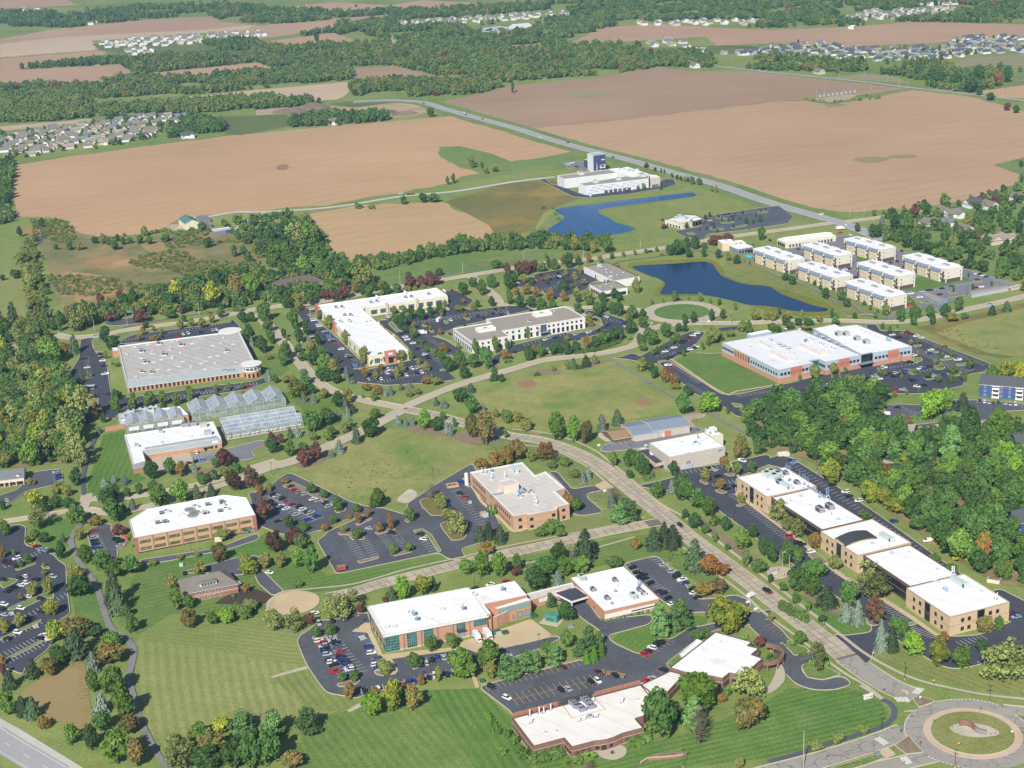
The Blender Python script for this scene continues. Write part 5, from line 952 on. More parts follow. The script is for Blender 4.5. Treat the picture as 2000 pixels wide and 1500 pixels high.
# ------------------------------------------------------------ tan block office with the stepped outline
B=Bld('office_building','tan brick two storey office with a stepped outline and pale ribbed roof','building','i 280,465 915,1110 1115,1072 1130,1092 1560,1010 1565,970 1740,930 1530,740 1675,700 1395,452 1238,510 1050,318',9.2,False);B.shell('brick_tan','roof_lightgrey','cap_white',.5,.9);BP.append(B.pts)
L=B.edge(0)[3]
for z in(1.0,5.3):B.wins(0,z,1.5,1.9,8,L*.06,L*.62);B.wins(0,z,1.5,1.9,7,L*.63,L*.06)
for z in(1.0,5.3):B.wins(1,z,2.0,1.8,1,2,2);B.wins(3,z,2.0,1.8,1,1,14);B.wins(5,z,1.9,1.8,1,1,1);B.wins(3,z,2.0,1.8,1,14.5,1.5)
B.bands((0,1,3,5,6),3.7,3.85,'tan_band',.05,'trim');B.bands((0,1,3,5,6),7.9,8.05,'tan_band',.05,'trim');B.bands((0,1,2,3,4,5),0,.5,'cap_tan',.05,'base')
penthouse(B,'i 705,605 770,675 1000,630 905,555',8.7,13.2,'cream_box','roof_lightgrey');B.gear('ahu','i 935,450',.85,z=8.7,rz=B.ang+0);B.gear('pipe','i 460,490 512,485 600,575 800,550 1240,880 1260,940',1.15);B.gear('fan','i 600,470 1030,790 1060,740 1000,780',1.3);B.gear('ac','i 1020,830 1105,780 1185,770',1.);B.gear('vent','i 1275,565 1335,520 1080,650 1135,635 875,790 930,778',.9)
m=MB();m.box((*G(*P('i 680,800')[0],8.7)[:2],9.1),(10,.3,1.0),B.ang+pi/2);m.build('screen_wall',M['grey_metal'],B.root)
# ------------------------------------------------------------ tan office with cut corners
B=Bld('office_building','tan two storey office with cut corners, white roof and olive green window strips','building','d 85,432 155,685 1850,362 1722,120 1412,80 328,280',9.6,False);B.shell('brick_tan','roof_white','cap_white',.5,.4);BP.append(B.pts)
L=B.edge(1)[3]
for i in range(8):
    a0=1.8+(L-3.6)*(i+.11)/8;a1=L-(1.8+(L-3.6)*(i+.86)/8)
    for z,hh in((1.6,1.7),(5.6,1.7)):B.wins(1,z,L-a0-a1,hh,1,a0,a1,'glass_olive','dark_metal',bars=4)
    B.band(1,1.8+(L-3.6)*(i+.98)/8,L-1.8-(L-3.6)*(i+1.03)/8,0,9.3,'tan_band',.35,'pilaster')
B.band(1,-.2,L-1.6,0,9.3,'brick_red',.3,'corner_pier');B.band(1,L-1.6,-.2,0,9.3,'brick_red',.3,'corner_pier');B.bands((1,),9.3,9.55,'brick_red',.1,'trim');B.bands((1,),.1,.7,'black_paint',.05,'basement_gap');B.wins(0,1.6,3,1.7,3,2,2,'glass_olive');B.wins(0,5.6,3,1.7,3,2,2,'glass_olive')
B.gear('cond','d 970,380 930,300 1000,340',.9);B.gear('mac','d 490,490 590,475 545,355 1360,325 1185,235 1380,195',.9);B.gear('gac','d 615,335 1440,300 1020,265 1390,240',.95);B.gear('box','d 1145,350',1);B.gear('curb','d 1110,260 1210,280 1290,240',1);B.gear('vent','d 780,378 840,355 1340,222',1)
# ------------------------------------------------------------ little brick house with hipped roof
p=[G(x,y,5.6)[:2]for x,y in P('f 360,1159 349,1132 441,1112 464,1139')];r=thing('brick_house','small pink brick house with grey hipped roof and a dormer','house',(*cen(p),0));B=type('o',(),{'root':r})();pp,t_=gable(B,p,5.6,4.2,'brick_red','shingle_grey',.6,1,6);BP.append(p)
hb=object.__new__(Bld);hb.root=r;hb.pts=p;hb.sg=1 if area2(p)>0 else-1;hb.h=5.6;hb.ang=0
hb.wins(3,3.4,1.2,1.6,6,3,5,'glass_blue','white_wall');hb.wins(3,.4,1.2,1.6,5,8,5,'glass_blue','white_wall');hb.bands((0,1,2,3),5.2,5.5,'white_wall',.1,'trim');hb.bands((3,),2.6,2.8,'white_wall',.06,'trim');hb.wins(0,3.4,1.2,1.6,3,2,2,'glass_blue','white_wall')
g=G(406,1137,8.0);m=MB();m.box((g[0],g[1],7.6),(8.5,2.6,1.7),math.atan2(t_[1],t_[0]));m.build('dormer',M['white_wall'],r);m=MB();m.box((g[0],g[1],8.6),(9.3,3.4,.4),math.atan2(t_[1],t_[0]),0,0,.75);m.build('dormer_roof',M['shingle_grey'],r)
dv=np.array([-t_[1],t_[0]]);dv=dv if dv[1]<0 else-dv;m=MB();[m.box((g[0]+t_[0]*q+dv[0]*1.32,g[1]+t_[1]*q+dv[1]*1.32,7.6),(1.2,.1,1.2),math.atan2(t_[1],t_[0]))for q in(-3,-1.5,0,1.5,3)];m.build('dormer_window',M['glass_blue'],r)
g=G(463,1143,2);m=MB();m.box((g[0],g[1],1.7),(3.5,3,3.4),math.atan2(t_[1],t_[0]));m.box((g[0],g[1],3.9),(4,3.5,1),math.atan2(t_[1],t_[0]),0,0,.2);m.build('porch',M['cream_wall'],r)
# ------------------------------------------------------------ brick building with green glass
B=Bld('brick_building','orange brick building with green glass bays and a white oversailing roof','building','c 88,398 305,735 1395,492 1190,235',9.6);B.shell('orange_brick','roof_white','cap_white',.3,.5);BP.append(B.pts);B.bands((0,1,2,3),8.7,9.58,'white_wall',.8,'eaves',.6)
L=B.edge(1)[3];B.band(1,.1,L*.865,.3,8.6,'glass_green',.12,'glass_bay');B.band(1,L*.21,L*.695,.6,8.4,'glass_green',.12,'glass_bay');B.band(1,L*.375,L*.535,2.4,8.4,'glass_green',.12,'glass_bay');B.band(1,L*.695,L*.22,5.0,8.0,'glass_green',.12,'glass_bay');B.band(1,L*.865,.3,4.8,8.6,'glass_green',.12,'glass_bay')
for f0,f1,z0,z1 in((.0,.135,.3,8.6),(.21,.305,.6,8.4),(.375,.465,2.4,8.4),(.695,.78,5,8),(.865,.99,4.8,8.6)):
    for i in range(1,5):q=L*(f0+(f1-f0)*i/5);B.band(1,q-.06,L-q-.06,z0,z1,'teal_panel',.2,'mullion')
    for z in np.arange(z0+1.4,z1,1.5):B.band(1,L*f0+.1,L*(1-f1)+.1,z-.06,z+.06,'teal_panel',.21,'mullion')
for f in(.175,.345,.505,.655,.82):B.band(1,L*f-.18,L*(1-f)-.18,0,8.7,'teal_panel',.55,'downpipe')
B.bands((0,1),0,.9,'stone',.08,'stone_base');B.wins(1,.5,3.4,3.6,1,L*.7,L*.22,'teal_panel','dark_metal','loading_door');B.canopy(1,L*.735,4.4,1.6,4.6,.4,'dark_metal')
L0=B.edge(0)[3];[B.band(0,L0*f0,L0*(1-f1),.4,8.6,'glass_green',.12,'glass_bay')for f0,f1 in((.0,.12),(.2,.32),(.42,.54),(.64,.76),(.85,1.))]
k=B.block('c 1190,235 1390,500 1480,480 1320,395 1830,290 1700,140',9.3);k.shell('orange_brick','roof_white','cap_white',.3,.5);
k=B.block('c 1345,410 1400,545 1500,520 1870,345 1830,295',6.2,False);k.shell('orange_brick','orange_brick','cap_white',1.0,.5);BP.append(k.pts)
k=B.block('c 1480,428 1510,440 1870,345 1830,318',8.6,False);k.shell('orange_brick','roof_white','cap_white',.3,.4);BP.append(k.pts);e=1;k.band(1,.5,.5,5.9,8.2,'teal_panel',.2,'teal_band');L=k.edge(1)[3];k.wins(1,.8,3.2,3.2,1,L*.56,L*.26,'teal_panel','black_paint','loading_door');k.wins(1,.8,3.2,3.2,1,L*.80,L*.02,'teal_panel','black_paint','loading_door');k.wins(1,1.0,1.1,2.2,1,L*.42,L*.5,'teal_panel','dark_metal','door')
B.gear('fan','c 605,520 635,575 1140,460 1565,250',1.5);B.gear('pipe','c 535,490 570,485 1230,280',.8);B.gear('hatch','c 310,640 390,635 915,445 1265,290',1.3);B.gear('vent','c 800,560',1)
# link and the low brick building behind, with its carport
B=Bld('brick_building','low brick building with white roof, white window band and a dark carport','building','f 1116,1129 1180,1194 1287,1169 1217,1106',5.6);B.shell('orange_brick','roof_white','cap_white',.3,.4);BP.append(B.pts);L=B.edge(1)[3];B.band(1,0,-.1,1.4,3.6,'white_wall',.3,'white_band');B.band(1,L*.48,.6,2.1,2.7,'black_paint',.36,'window_strip');B.bands((1,),0,.5,'stone',.1,'base');B.wins(0,0,1.2,2.2,2,8,6,'teal','dark_metal','door')
k=B.block('23 315,125 465,200 605,157 500,82',4.8,False);k.shell('white_wall','roof_black','cap_white',.3,.35,3.9,'carport_edge','carport_roof');m=MB();[m.box((*k.pts[i],2),(.5,.5,4),B.ang)for i in(0,1,2)];m.build('carport_post',M['white_wall'],B.root)
k=B.block('23 60,150 100,200 490,85 470,50',4.8,False);k.shell('orange_brick','roof_lightgrey','cap_white',.3,.4,wn='link_wall',rn='link_roof');k.band(1,8,10,2,4,'white_wall',.1,'white_panel');BP.append(k.pts)
B.gear('mac','23 805,45 632,118 742,185 995,120',1.);B.gear('gac','23 545,30 950,172',1.3);B.gear('ac','23 1030,150',1.2);B.gear('fan','23 808,130 780,225',.9);B.gear('stack','23 988,85 1002,82',.9);B.gear('vent','23 878,205 830,80 905,45',1);B.gear('vent','23 650,20 660,35 690,50 850,90 880,120 900,140 700,130',.4)
# ------------------------------------------------------------ brown brick building in front
B=Bld('brick_building','low brown brick building with cream roof, bowed entrance and rooftop pen','building','g 125,512 385,858 758,760 852,868 1130,795 1200,790 1290,775 1380,745 1475,700 1735,632 1635,520 1730,490 1940,0 1700,100'.replace(' 1940,0',' 1905,255'),5.2,False);B.shell('brick_brown','roof_cream','brick_dark',.45,.4);BP.append(B.pts)
for e in(0,1,2,3,4,5,6,7,8,9):B.band(e,-.02,-.02,3.0,3.16,'stone',.09,'stone_band');B.band(e,-.02,-.02,0,.35,'stone',.09,'stone_base')
B.wins(1,1.0,1.9,1.7,4,1,1,'glass_brown','brown_metal',bars=1);B.wins(3,1.0,1.9,1.7,3,1,.8,'glass_brown','brown_metal',bars=1);B.wins(8,1.0,1.9,1.7,3,.6,.8,'glass_brown','brown_metal',bars=1);B.wins(0,1.0,1.7,1.7,8,1,1,'glass_brown','brown_metal');B.wins(2,1.0,1.5,1.7,3,.5,.5,'glass_dark','brown_metal')
B.wins(4,1.0,1.8,1.7,1,.1,.1,'glass_dark','brown_metal');B.wins(5,.3,2.2,2.4,1,.1,.1,'glass_dark','dark_metal','entrance_door',2);B.wins(6,1.0,1.8,1.7,1,.1,.1,'glass_dark','brown_metal')
m=MB();A0,A1=G(*P('g 135,500')[0],5.2)[:2],G(*P('g 1690,95')[0],5.2)[:2];n_=22;d=(A1-A0)/n_
for i in range(n_):
    c=A0+d*(i+.5);
    if 7.6<i<13.5:continue
    m=MB();m.box((c[0],c[1],5.9),(np.linalg.norm(d)-.12,.3,2.3),math.atan2(d[1],d[0]));m.build('screen_panel',M['brick_red'],B.root)
m=MB();c=A0+d*10.6;m.box((c[0],c[1],6.1),(np.linalg.norm(d)*6,.3,2.6),math.atan2(d[1],d[0]));m.build('screen_panel',M['dark_metal'],B.root)
q=W('g 748,375 855,522 1262,415 1130,270',4.8);m=MB()
for i in range(4):a,b_=q[i],q[(i+1)%4];m.tube((a[0],a[1],4.95),(b_[0],b_[1],4.95),.22,None,4)
m.build('rooftop_pen',M['stone'],B.root)
B.gear('mac','g 860,345 890,370 915,395 940,400 985,435 1000,295 1030,320 1060,350 1095,400',1.0);B.gear('pipe','g 1120,330 945,570 1015,550 1140,520 1165,520',.9);B.gear('ac','g 1080,520',.9);B.gear('pipe','g 345,500 460,470 515,465 600,430 355,595 1470,340',1.1);B.gear('vent','g 535,700 675,685 1665,300',1.1)
k=B.block('23 1230,714 1590,432 1878,512 1845,540 1932,562 1875,610 1962,640 1810,775 1700,757 1645,800 1540,778 1340,748',5.4,False);k.shell('brick_brown','roof_white','brick_dark',.45,.4);BP.append(k.pts)
for e in(2,3,4,5,6,7,8,9):k.band(e,0,0,3.1,3.26,'stone',.09,'stone_band')
k.wins(9,.8,1.6,1.8,3,.5,.5,'glass_dark','brown_metal');k.wins(8,.8,1.6,1.8,3,1,1,'glass_dark','brown_metal');k.wins(7,.8,1.6,1.8,3,1,1,'glass_dark','brown_metal');k.gear('vent','23 1632,520',1)
k3=B.block('23 1000,850 1062,922 1218,905 1345,768 1235,738',5.1,False);k3.shell('brick_brown','roof_cream','brick_dark',.45,.4,wn='link_wall',rn='link_roof');k3.band(2,0,0,3.1,3.26,'stone',.09,'stone_band');k3.wins(2,.8,1.6,1.8,4,1,1,'glass_dark','brown_metal');BP.append(k3.pts)
k2=B.block('23 1308,610 1340,645 1490,510 1445,490',3.6,False);k2.shell('white_wall','roof_white',z0=2.9,wn='entrance_canopy',rn='canopy_roof')
m=MB();cc=G(1500,1300)[:2];R1,R2=9.4,8.2;pts_o=[(cc[0]-1.5+R1*cos(u),cc[1]+3+R1*sin(u))for u in np.linspace(-1.75,1.3,16)];pts_i=[(cc[0]-1.5+R2*cos(u),cc[1]+3+R2*sin(u))for u in np.linspace(-1.75,1.3,16)]
for i in range(15):m.prism([pts_o[i],pts_o[i+1],pts_i[i+1],pts_i[i]],3.4,5.3)
m.build('curved_colonnade',M['brick_brown'],B.root)
for i in range(1,16,3):m=MB();m.box((pts_o[i][0]*.5+pts_i[i][0]*.5,pts_o[i][1]*.5+pts_i[i][1]*.5,1.7),(.8,.8,3.4));m.build('colonnade_post',M['brick_brown'],B.root)
# ------------------------------------------------------------ sheds and the white roofed plant
p1_=ortho([G(x,y,5.5)[:2]for x,y in P('e 590,432 885,375 765,200 375,270')]);p2_=ortho([G(x,y,6.5)[:2]for x,y in P('e 885,360 1345,275 1235,120 660,205')]);p3_=[G(x,y,4)[:2]for x,y in P('e 295,480 570,432 480,305 130,358')]
r=thing('metal_shed','row of three joined sheds with blue grey metal roofs and a brown shingled front','shed',(*cen(p1_),0));B=type('o',(),{'root':r})()
gable(B,p1_,4.4,2.0,'grey_siding','roof_metalgrey',.3,0);gable(B,p2_,5.2,2.4,'grey_siding','roof_metalgrey',.3,0);gable(B,p3_,3.0,2.2,'wood_brown','cedar',.8,0);BP+=[p1_,p2_,p3_]
hb=object.__new__(Bld);hb.root=r;hb.pts=list(p2_);hb.sg=1 if area2(p2_)>0 else-1;hb.h=5;hb.ang=0;L=hb.edge(0)[3];hb.band(0,L*.31,L*.52,0,4.2,'orange_panel',.12,'roller_door');hb.band(0,L*.25,L*.70,0,2.3,'white_wall',.12,'door')
g=[G(x,y,7.0)[:2]for x,y in P('e 1030,250 1075,322 1215,290 1160,225')]
B=Bld('plant_building','white roofed grey plant building with a brick office wing and a tall stair block','building','e 795,555 1095,762 1895,605 1585,402',9.6);B.shell('grey_siding','roof_white','cap_tan',.3,.4);BP.append(B.pts)
k=B.block('e 1590,400 1690,460 1870,425 1770,380',9.4,False);k.shell('cream_wall','roof_white','cap_tan',.3,.4);k=penthouse(B,'e 1655,330 1705,352 1780,338 1735,312',9.2,12.4,'white_wall','roof_white','stair_block')
k=B.block('e 625,655 890,860 1060,815 790,625',4.0,False);k.shell('brick_brown','roof_black','cap_tan',.5,.5);BP.append(k.pts);k.bands((0,1),2.4,3.9,'grey_siding',.7,'fascia',.5);k.wins(1,.4,1.1,2.0,2,3,3,'black_paint');k.wins(0,.5,1.6,1.6,6,2,1)
B.gear('sky','e 1285,550 1475,540 1560,530 1635,505 1755,563 1530,495',.9);B.gear('gac','e 1480,590 1660,390',1.1);B.gear('stack','e 1500,500',.9);B.gear('fan','e 1755,415 1680,430',1.);k.gear('curb','e 720,640 680,650 850,700 860,720 930,720 960,760 1000,790',1.3);k.gear('hatch','e 750,600 830,640',1.2)
L=B.edge(1)[3];B.band(1,L*.865,L*.03,6.9,8.7,'lightblue_metal',.08,'sign_panel');B.band(1,L*.875,L*.085,7.1,7.7,'red_paint',.12,'sign_mark');B.band(1,L*.9,L*.05,7.5,8.0,'navy',.11,'sign_mark');[B.band(1,L*f,L*(1-f)-.12,.1,9.2,'cap_tan',.04,'wall_joint')for f in(.12,.24,.36,.48,.6,.72,.84)]
g=G(*P('e 1355,920')[0]);r=thing('exhaust_plant','blue grey dust collector with two tall stacks on the plant wall','machinery',(g[0],g[1],0));m=MB();m.box((0,0,1.6),(4.6,3.6,3.2),B.ang);m.build('enclosure',M['bluegrey_panel'],None).parent=r
m=MB();[m.cyl((x,y),.32,3,9.6,8)for x,y in((-.9,.6),(.9,.9))];m.build('stack',M['grey_metal'],None).parent=r;m=MB();m.box((0,0,3.9),(3,2.2,1.4),B.ang);m.cyl((.8,-.6),.7,3.2,5,8);m.cyl((-1.6,.5),.5,3.2,6,8);m.build('blower',M['grey_metal'],None).parent=r
g=G(*P('e 1705,832')[0]);r=thing('gas_tank','white horizontal gas tank on a concrete pad','tank',(g[0],g[1],0));d=np.array([cos(B.edge(1)[1][1]),0]);t_=B.edge(1)[1];m=MB();m.tube((-t_[0]*2.8,-t_[1]*2.8,1.3),(t_[0]*2.8,t_[1]*2.8,1.3),.8,None,10);m.build('vessel',M['white_wall'],None).parent=r;m=MB();[m.box((t_[0]*q,t_[1]*q,.4),(.3,1.2,.8),math.atan2(t_[1],t_[0]))for q in(-1.8,1.8)];m.build('saddle',M['grey_metal'],None).parent=r
g=G(*P('e 1615,838')[0]);r=thing('pump_unit','small grey pump beside the white tank','machinery',(g[0],g[1],0));m=MB();m.cyl((0,0),.7,0,1.8,8);m.box((.7,0,.6),(.8,.8,1.2));m.build('casing',M['grey_metal'],None).parent=r
# ------------------------------------------------------------ greenhouse laboratory
B=Bld('laboratory','white roofed brick laboratory with a pale blue metal parapet','building','h 205,520 285,795 400,762 370,668 1105,555 1030,395',6.6,False);B.shell('orange_brick','roof_white','cap_white',.5,.5);BP.append(B.pts)
B.bands((0,1,2,3,4),3.6,6.5,'lightblue_metal',.2,'parapet_panel',.1);B.bands((1,2,3),3.35,3.6,'cap_white',.25,'trim');L=B.edge(3)[3];B.wins(3,.8,1.4,1.8,1,L*.85,L*.11);B.wins(3,.8,1.4,1.8,1,L*.90,L*.05);B.canopy(3,L*.79,4.5,2,3,.3,'grey_metal');B.wins(3,0,1.6,2.4,1,L*.77,L*.19,name='door');B.band(3,L*.88,L*.045,4.3,5.9,'white_wall',.28,'sign_panel')
m=MB();q=W('h 385,640 395,665 1080,560 1060,528',6.1);m.poly([(*q[0][:2],6.1),(*q[1][:2],7.4),(*q[2][:2],7.4),(*q[3][:2],6.1)]);m.poly([(*q[1][:2],6.1),(*q[2][:2],6.1),(*q[2][:2],7.4),(*q[1][:2],7.4)]);m.build('roof_screen',M['lightblue_metal'],B.root)
B.gear('ac','h 545,505 320,635',1.2);B.gear('mac','h 770,450 845,440',1.5);B.gear('box','h 940,445 985,520',1.5);B.gear('vent','h 300,600 605,590 550,600',1.1);B.gear('pipe','h 820,545 925,530',.8)
k=B.block('h 195,310 225,400 800,330 720,255',5.5,False);k.shell('orange_brick','roof_white','cap_white',.5,.4,wn='rear_wall',rn='rear_roof');BP.append(k.pts);k.gear('gac','h 260,330 370,310 470,290 440,320',1.6);k.gear('mac','h 320,340 350,330 480,310',1.3);k.gear('box','h 180,360',1.4);k3=B.block('h 145,338 165,395 215,390 195,330',4.8,False);k3.shell('bluegrey_panel','roof_whitegrey');
r_=thing('brick_screen','low orange brick screen wall left of the greenhouses','wall',G(*P('h 120,480')[0]));m=MB();a,b_=G(*P('h 30,490')[0]),G(*P('h 215,455')[0]);m.box((*((a+b_)/2)[:2],1.5),(np.linalg.norm(b_-a),.4,3.0),math.atan2(*(b_-a)[:2][::-1]));m.build('wall',M['orange_brick'],r_)
def greenhouse(lab,A,Bq,Cq,bays,h,rise,side='greenhouse_side',bars=1.6,closed=False):
    """A left front, Bq right front, Cq right back (eave height); gables face the camera, one per bay"""
    A,Bq,Cq=[G(x,y,0)[:2]for x,y in(A,Bq,Cq)];u=Bq-A;v=Cq-Bq;D_=A+v;r=thing('greenhouse',lab,'greenhouse',(*cen([A,Bq,Cq,D_]),0));BP.append([A,Bq,Cq,D_])
    ul,vl=np.linalg.norm(u),np.linalg.norm(v);uu=u/ul;vv=v/vl;bw=ul/bays
    roof=MB();sid=MB();fr=MB();pt=lambda x,y,z:(*(A+uu*x+vv*y),z)
    for i in range(bays):
        x0,xm,x1=i*bw,(i+.5)*bw,(i+1)*bw
        roof.poly([pt(x0,-.2,h),pt(xm,-.2,h+rise),pt(xm,vl+.2,h+rise),pt(x0,vl+.2,h)]);roof.poly([pt(xm,-.2,h+rise),pt(x1,-.2,h),pt(x1,vl+.2,h),pt(xm,vl+.2,h+rise)])
        for y in(0,vl):sid.poly([pt(x0,y,0),pt(x1,y,0),pt(x1,y,h),pt(xm,y,h+rise),pt(x0,y,h)])
        for s0,s1,z0,z1 in((x0,xm,h,h+rise),(xm,x1,h+rise,h)):
            n_=int(vl/bars)
            for j in range(n_+1):y=vl*j/n_;fr.tube(pt(s0,y,z0+.06),pt(s1,y,z1+.06),.05,None,3)
        fr.tube(pt(xm,-.2,h+rise+.08),pt(xm,vl+.2,h+rise+.08),.14,None,4);fr.tube(pt(x0,-.2,h+.05),pt(x0,vl,h+.05),.2,None,4)
        for q in np.linspace(x0,x1,6):zz=h+rise*(1-abs(q-xm)/(bw/2));fr.tube(pt(q,-.05,0),pt(q,-.05,zz),.07,None,3)
        fr.tube(pt(x0,-.05,h),pt(x1,-.05,h),.1,None,3);fr.tube(pt(x0,-.05,h*.5),pt(x1,-.05,h*.5),.06,None,3);fr.tube(pt(x0,-.2,h),pt(xm,-.2,h+rise),.12,None,3);fr.tube(pt(xm,-.2,h+rise),pt(x1,-.2,h),.12,None,3)
    for x in(0,ul):sid.poly([pt(x,0,0),pt(x,vl,0),pt(x,vl,h),pt(x,0,h)])
    roof.build('roof_glazing',M['greenhouse_glass'],r);sid.build('side_glazing',M[side],r);fr.build('glazing_bars',M['white_metal'],r)['kind']='stuff'
    m=MB();m.prism([tuple(A+uu*.4+vv*.4),tuple(Bq-uu*.4+vv*.4),tuple(Cq-uu*.4-vv*.4),tuple(D_+uu*.4-vv*.4)],.05,1.0);m.build('plant_bench',M['bench_green'],r);return r,pt,bw,h
plain('bench_green',hexc('66705a'),1,.5,.8)
tile_h=lambda s:P('h '+s)[0]
r,pt,bw,hh=greenhouse('short greenhouse range with four gables on the laboratory roof side',tile_h('232,505'),tile_h('765,425'),tile_h('735,345'),4,5.4,2.8)
for i in range(4):
    m=MB();c=pt((i+.5)*bw,-.25,2.6);q=pt((i+.5)*bw+1,-.25,2.6);m.box(c,(bw*.72,.1,2.6),math.atan2(q[1]-c[1],q[0]-c[0]));m.build('white_screen',M['white_metal'],r)
    for dx in(-2.2,0,2.2):c=pt((i+.5)*bw+dx,-.8,.7);m=MB();m.box(c,(1.5,1,1.3),math.atan2(q[1]-c[1],q[0]-c[0]));m.build('fan_unit',M['grey_metal'],r)
greenhouse('tall greenhouse range with five ridged glass gables',tile_h('838,398'),tile_h('1710,250'),tile_h('1650,160'),5,5.6,3.2)
# the long low pair: ridges run left to right
def long_house(lab,A,Bq,dpt,h,rise):
    A,Bq=G(*A)[:2],G(*Bq)[:2];u=Bq-A;ul=np.linalg.norm(u);uu=u/ul;vv=np.array([-uu[1],uu[0]]);r=thing('greenhouse',lab,'greenhouse',(*((A+Bq)/2+vv*dpt/2),0));BP.append([A,Bq,Bq+vv*dpt,A+vv*dpt])
    pt=lambda x,y,z:(*(A+uu*x+vv*y),z);roof=MB();fr=MB();sid=MB()
    roof.poly([pt(0,-.2,h),pt(ul,-.2,h),pt(ul,dpt/2,h+rise),pt(0,dpt/2,h+rise)]);roof.poly([pt(0,dpt/2,h+rise),pt(ul,dpt/2,h+rise),pt(ul,dpt,h),pt(0,dpt,h)])
    sid.poly([pt(0,0,0),pt(ul,0,0),pt(ul,0,h),pt(0,0,h)]);sid.poly([pt(0,dpt,0),pt(0,dpt,h),pt(ul,dpt,h),pt(ul,dpt,0)])
    for x in(0,ul):sid.poly([pt(x,0,0),pt(x,0,h),pt(x,dpt/2,h+rise),pt(x,dpt,h),pt(x,dpt,0)])
    n_=int(ul/1.5)
    for i in range(n_+1):
        x=ul*i/n_;k_=.13 if i%8==0 else .05;fr.tube(pt(x,-.2,h+.05),pt(x,dpt/2,h+rise+.05),k_,None,3);fr.tube(pt(x,dpt/2,h+rise+.05),pt(x,dpt,h+.05),k_,None,3);fr.tube(pt(x,-.04,0),pt(x,-.04,h),.05,None,3)
    for y,z in((-.2,h),(dpt/2,h+rise+.1),(dpt,h),(dpt*.25,h+rise/2+.1)):fr.tube(pt(0,y,z),pt(ul,y,z),.13,None,4)
    for z in(1.2,2.4,3.6):fr.tube(pt(0,-.05,z),pt(ul,-.05,z),.06,None,3)
    roof.build('roof_glazing',M['greenhouse_glass'],r);sid.build('side_glazing',M['greenhouse_side'],r);fr.build('glazing_bars',M['white_metal'],r)['kind']='stuff'
    m=MB();q=[pt(.5,.5,0),pt(ul-.5,.5,0),pt(ul-.5,dpt-.5,0),pt(.5,dpt-.5,0)];m.prism([z[:2]for z in q],.05,.9);m.build('plant_bench',M['bench_green'],r);return A,uu,vv,ul
A_,u_,v_,l_=long_house('long low glasshouse nearest the fan row',tile_h('1150,560'),tile_h('1870,440'),15,4.4,2.6)
long_house('long low glasshouse behind its twin',tuple(proj((*(A_+v_*15.3+u_*1),0))),tuple(proj((*(A_+v_*15.3+u_*(l_-1)),0))),14,4.4,2.6)
sheet('fan_apron',[A_-v_*.3,A_+u_*l_-v_*.3,A_+u_*l_-v_*4,A_-v_*4],'concrete',.49)
fan0=None
for i in range(16):
    q=A_+u_*(2+(l_-4)*(i+.25*(i%2))/15.5)-v_*1.6;lab='white ventilation fan in the row along the front of the long glasshouse'
    if fan0 is None:
        fan0=thing('ventilation_fan',lab,'fan',(*q,.4),math.atan2(u_[1],u_[0]),'white fans along the glasshouse');m=MB();m.box((0,0,1.1),(1.7,1.2,1.5));m.build('housing',M['white_wall'],None).parent=fan0;m=MB();m.box((0,-.62,1.1),(1.1,.05,1.0));m.build('grille',M['dark_metal'],None).parent=fan0;m=MB();m.box((0,0,.2),(1.2,1,.4));m.build('leg',M['grey_metal'],None).parent=fan0
    fr_=fan0 if i==0 else dup(fan0,(*q,.4),fan0.rotation_euler.z,lab)
    LABELS.append((fr_,'white ventilation fan',proj((*q,1))))
# ------------------------------------------------------------ far warehouse, cube, restaurant, clinic, barn, shop
B=Bld('warehouse','far U-shaped pale metal warehouse with grey and white roofs behind the pond','building','j 210,410 330,452 1130,365 990,310',10.5);B.shell('white_metal','roof_tan','cap_white',.4,.4);BP.append(B.pts)
k=B.block('j 535,525 650,560 1590,450 1600,400 1400,390',10.5,False);k.shell('white_metal','roof_tan','cap_white',.4,.4);BP.append(k.pts);e=1
for i in range(26):L=k.edge(1)[3];f=(i*.037+.02)%.95;k.band(1,L*f,L*(1-f)-4.5,2.0+(i*2.7)%7,2.5+(i*2.7)%7,'grey_metal',.08,'wall_stripe')
k.wins(1,.3,4,3.2,6,20,20,'glass_dark','white_wall',bars=3);B.wins(1,.4,3,3,2,60,25,'black_paint')
k2=B.block('j 990,310 1130,362 1330,425 1600,385 1280,275',10.8,False);k2.shell('white_metal','roof_white','cap_white',.4,.4);k3=B.block('j 1600,390 1615,450 1765,432 1720,405',11,False);k3.shell('grey_siding','roof_cream','cap_white',.4,.4);k3.wins(1,.3,4,4,2,2,2,'glass_blue','white_wall',bars=2);BP+=[k2.pts,k3.pts]
k2.gear('gac','j 1195,330 1320,360 1400,345 1480,410 1510,420',1.6);k.gear('gac','j 800,510 1140,470',1.4);B.gear('gac','j 555,375 585,390',1.4)
B=Bld('showroom','tall dark blue and white cube building with a pink stripe by the county road','building','j 665,75 762,105 940,85 845,52',19);B.shell('white_metal','roof_bluegrey','cap_white',.3,.3);L=B.edge(1)[3];B.band(1,-.1,-.1,7.6,18.9,'navy',.3,'blue_cladding');B.band(1,-.1,L*.48,.1,7.6,'navy',.3,'blue_cladding');B.band(1,L*.24,L*.70,.1,6.6,'white_metal',.5,'white_stripe');B.band(1,L*.24,L*.70,6.6,10.5,'hot_pink',.5,'pink_stripe')if 'hot_pink' in M else None
plain('hot_pink',hexc('f07fa6'));B.band(1,L*.24,L*.70,6.7,10.4,'hot_pink',.5,'pink_stripe');B.wins(1,5,1.5,1.8,3,L*.62,L*.1);B.wins(1,.4,3,2.4,1,L*.7,L*.15);B.canopy(1,L*.77,8,2,3.4,.4,'dark_metal');BP.append(B.pts)
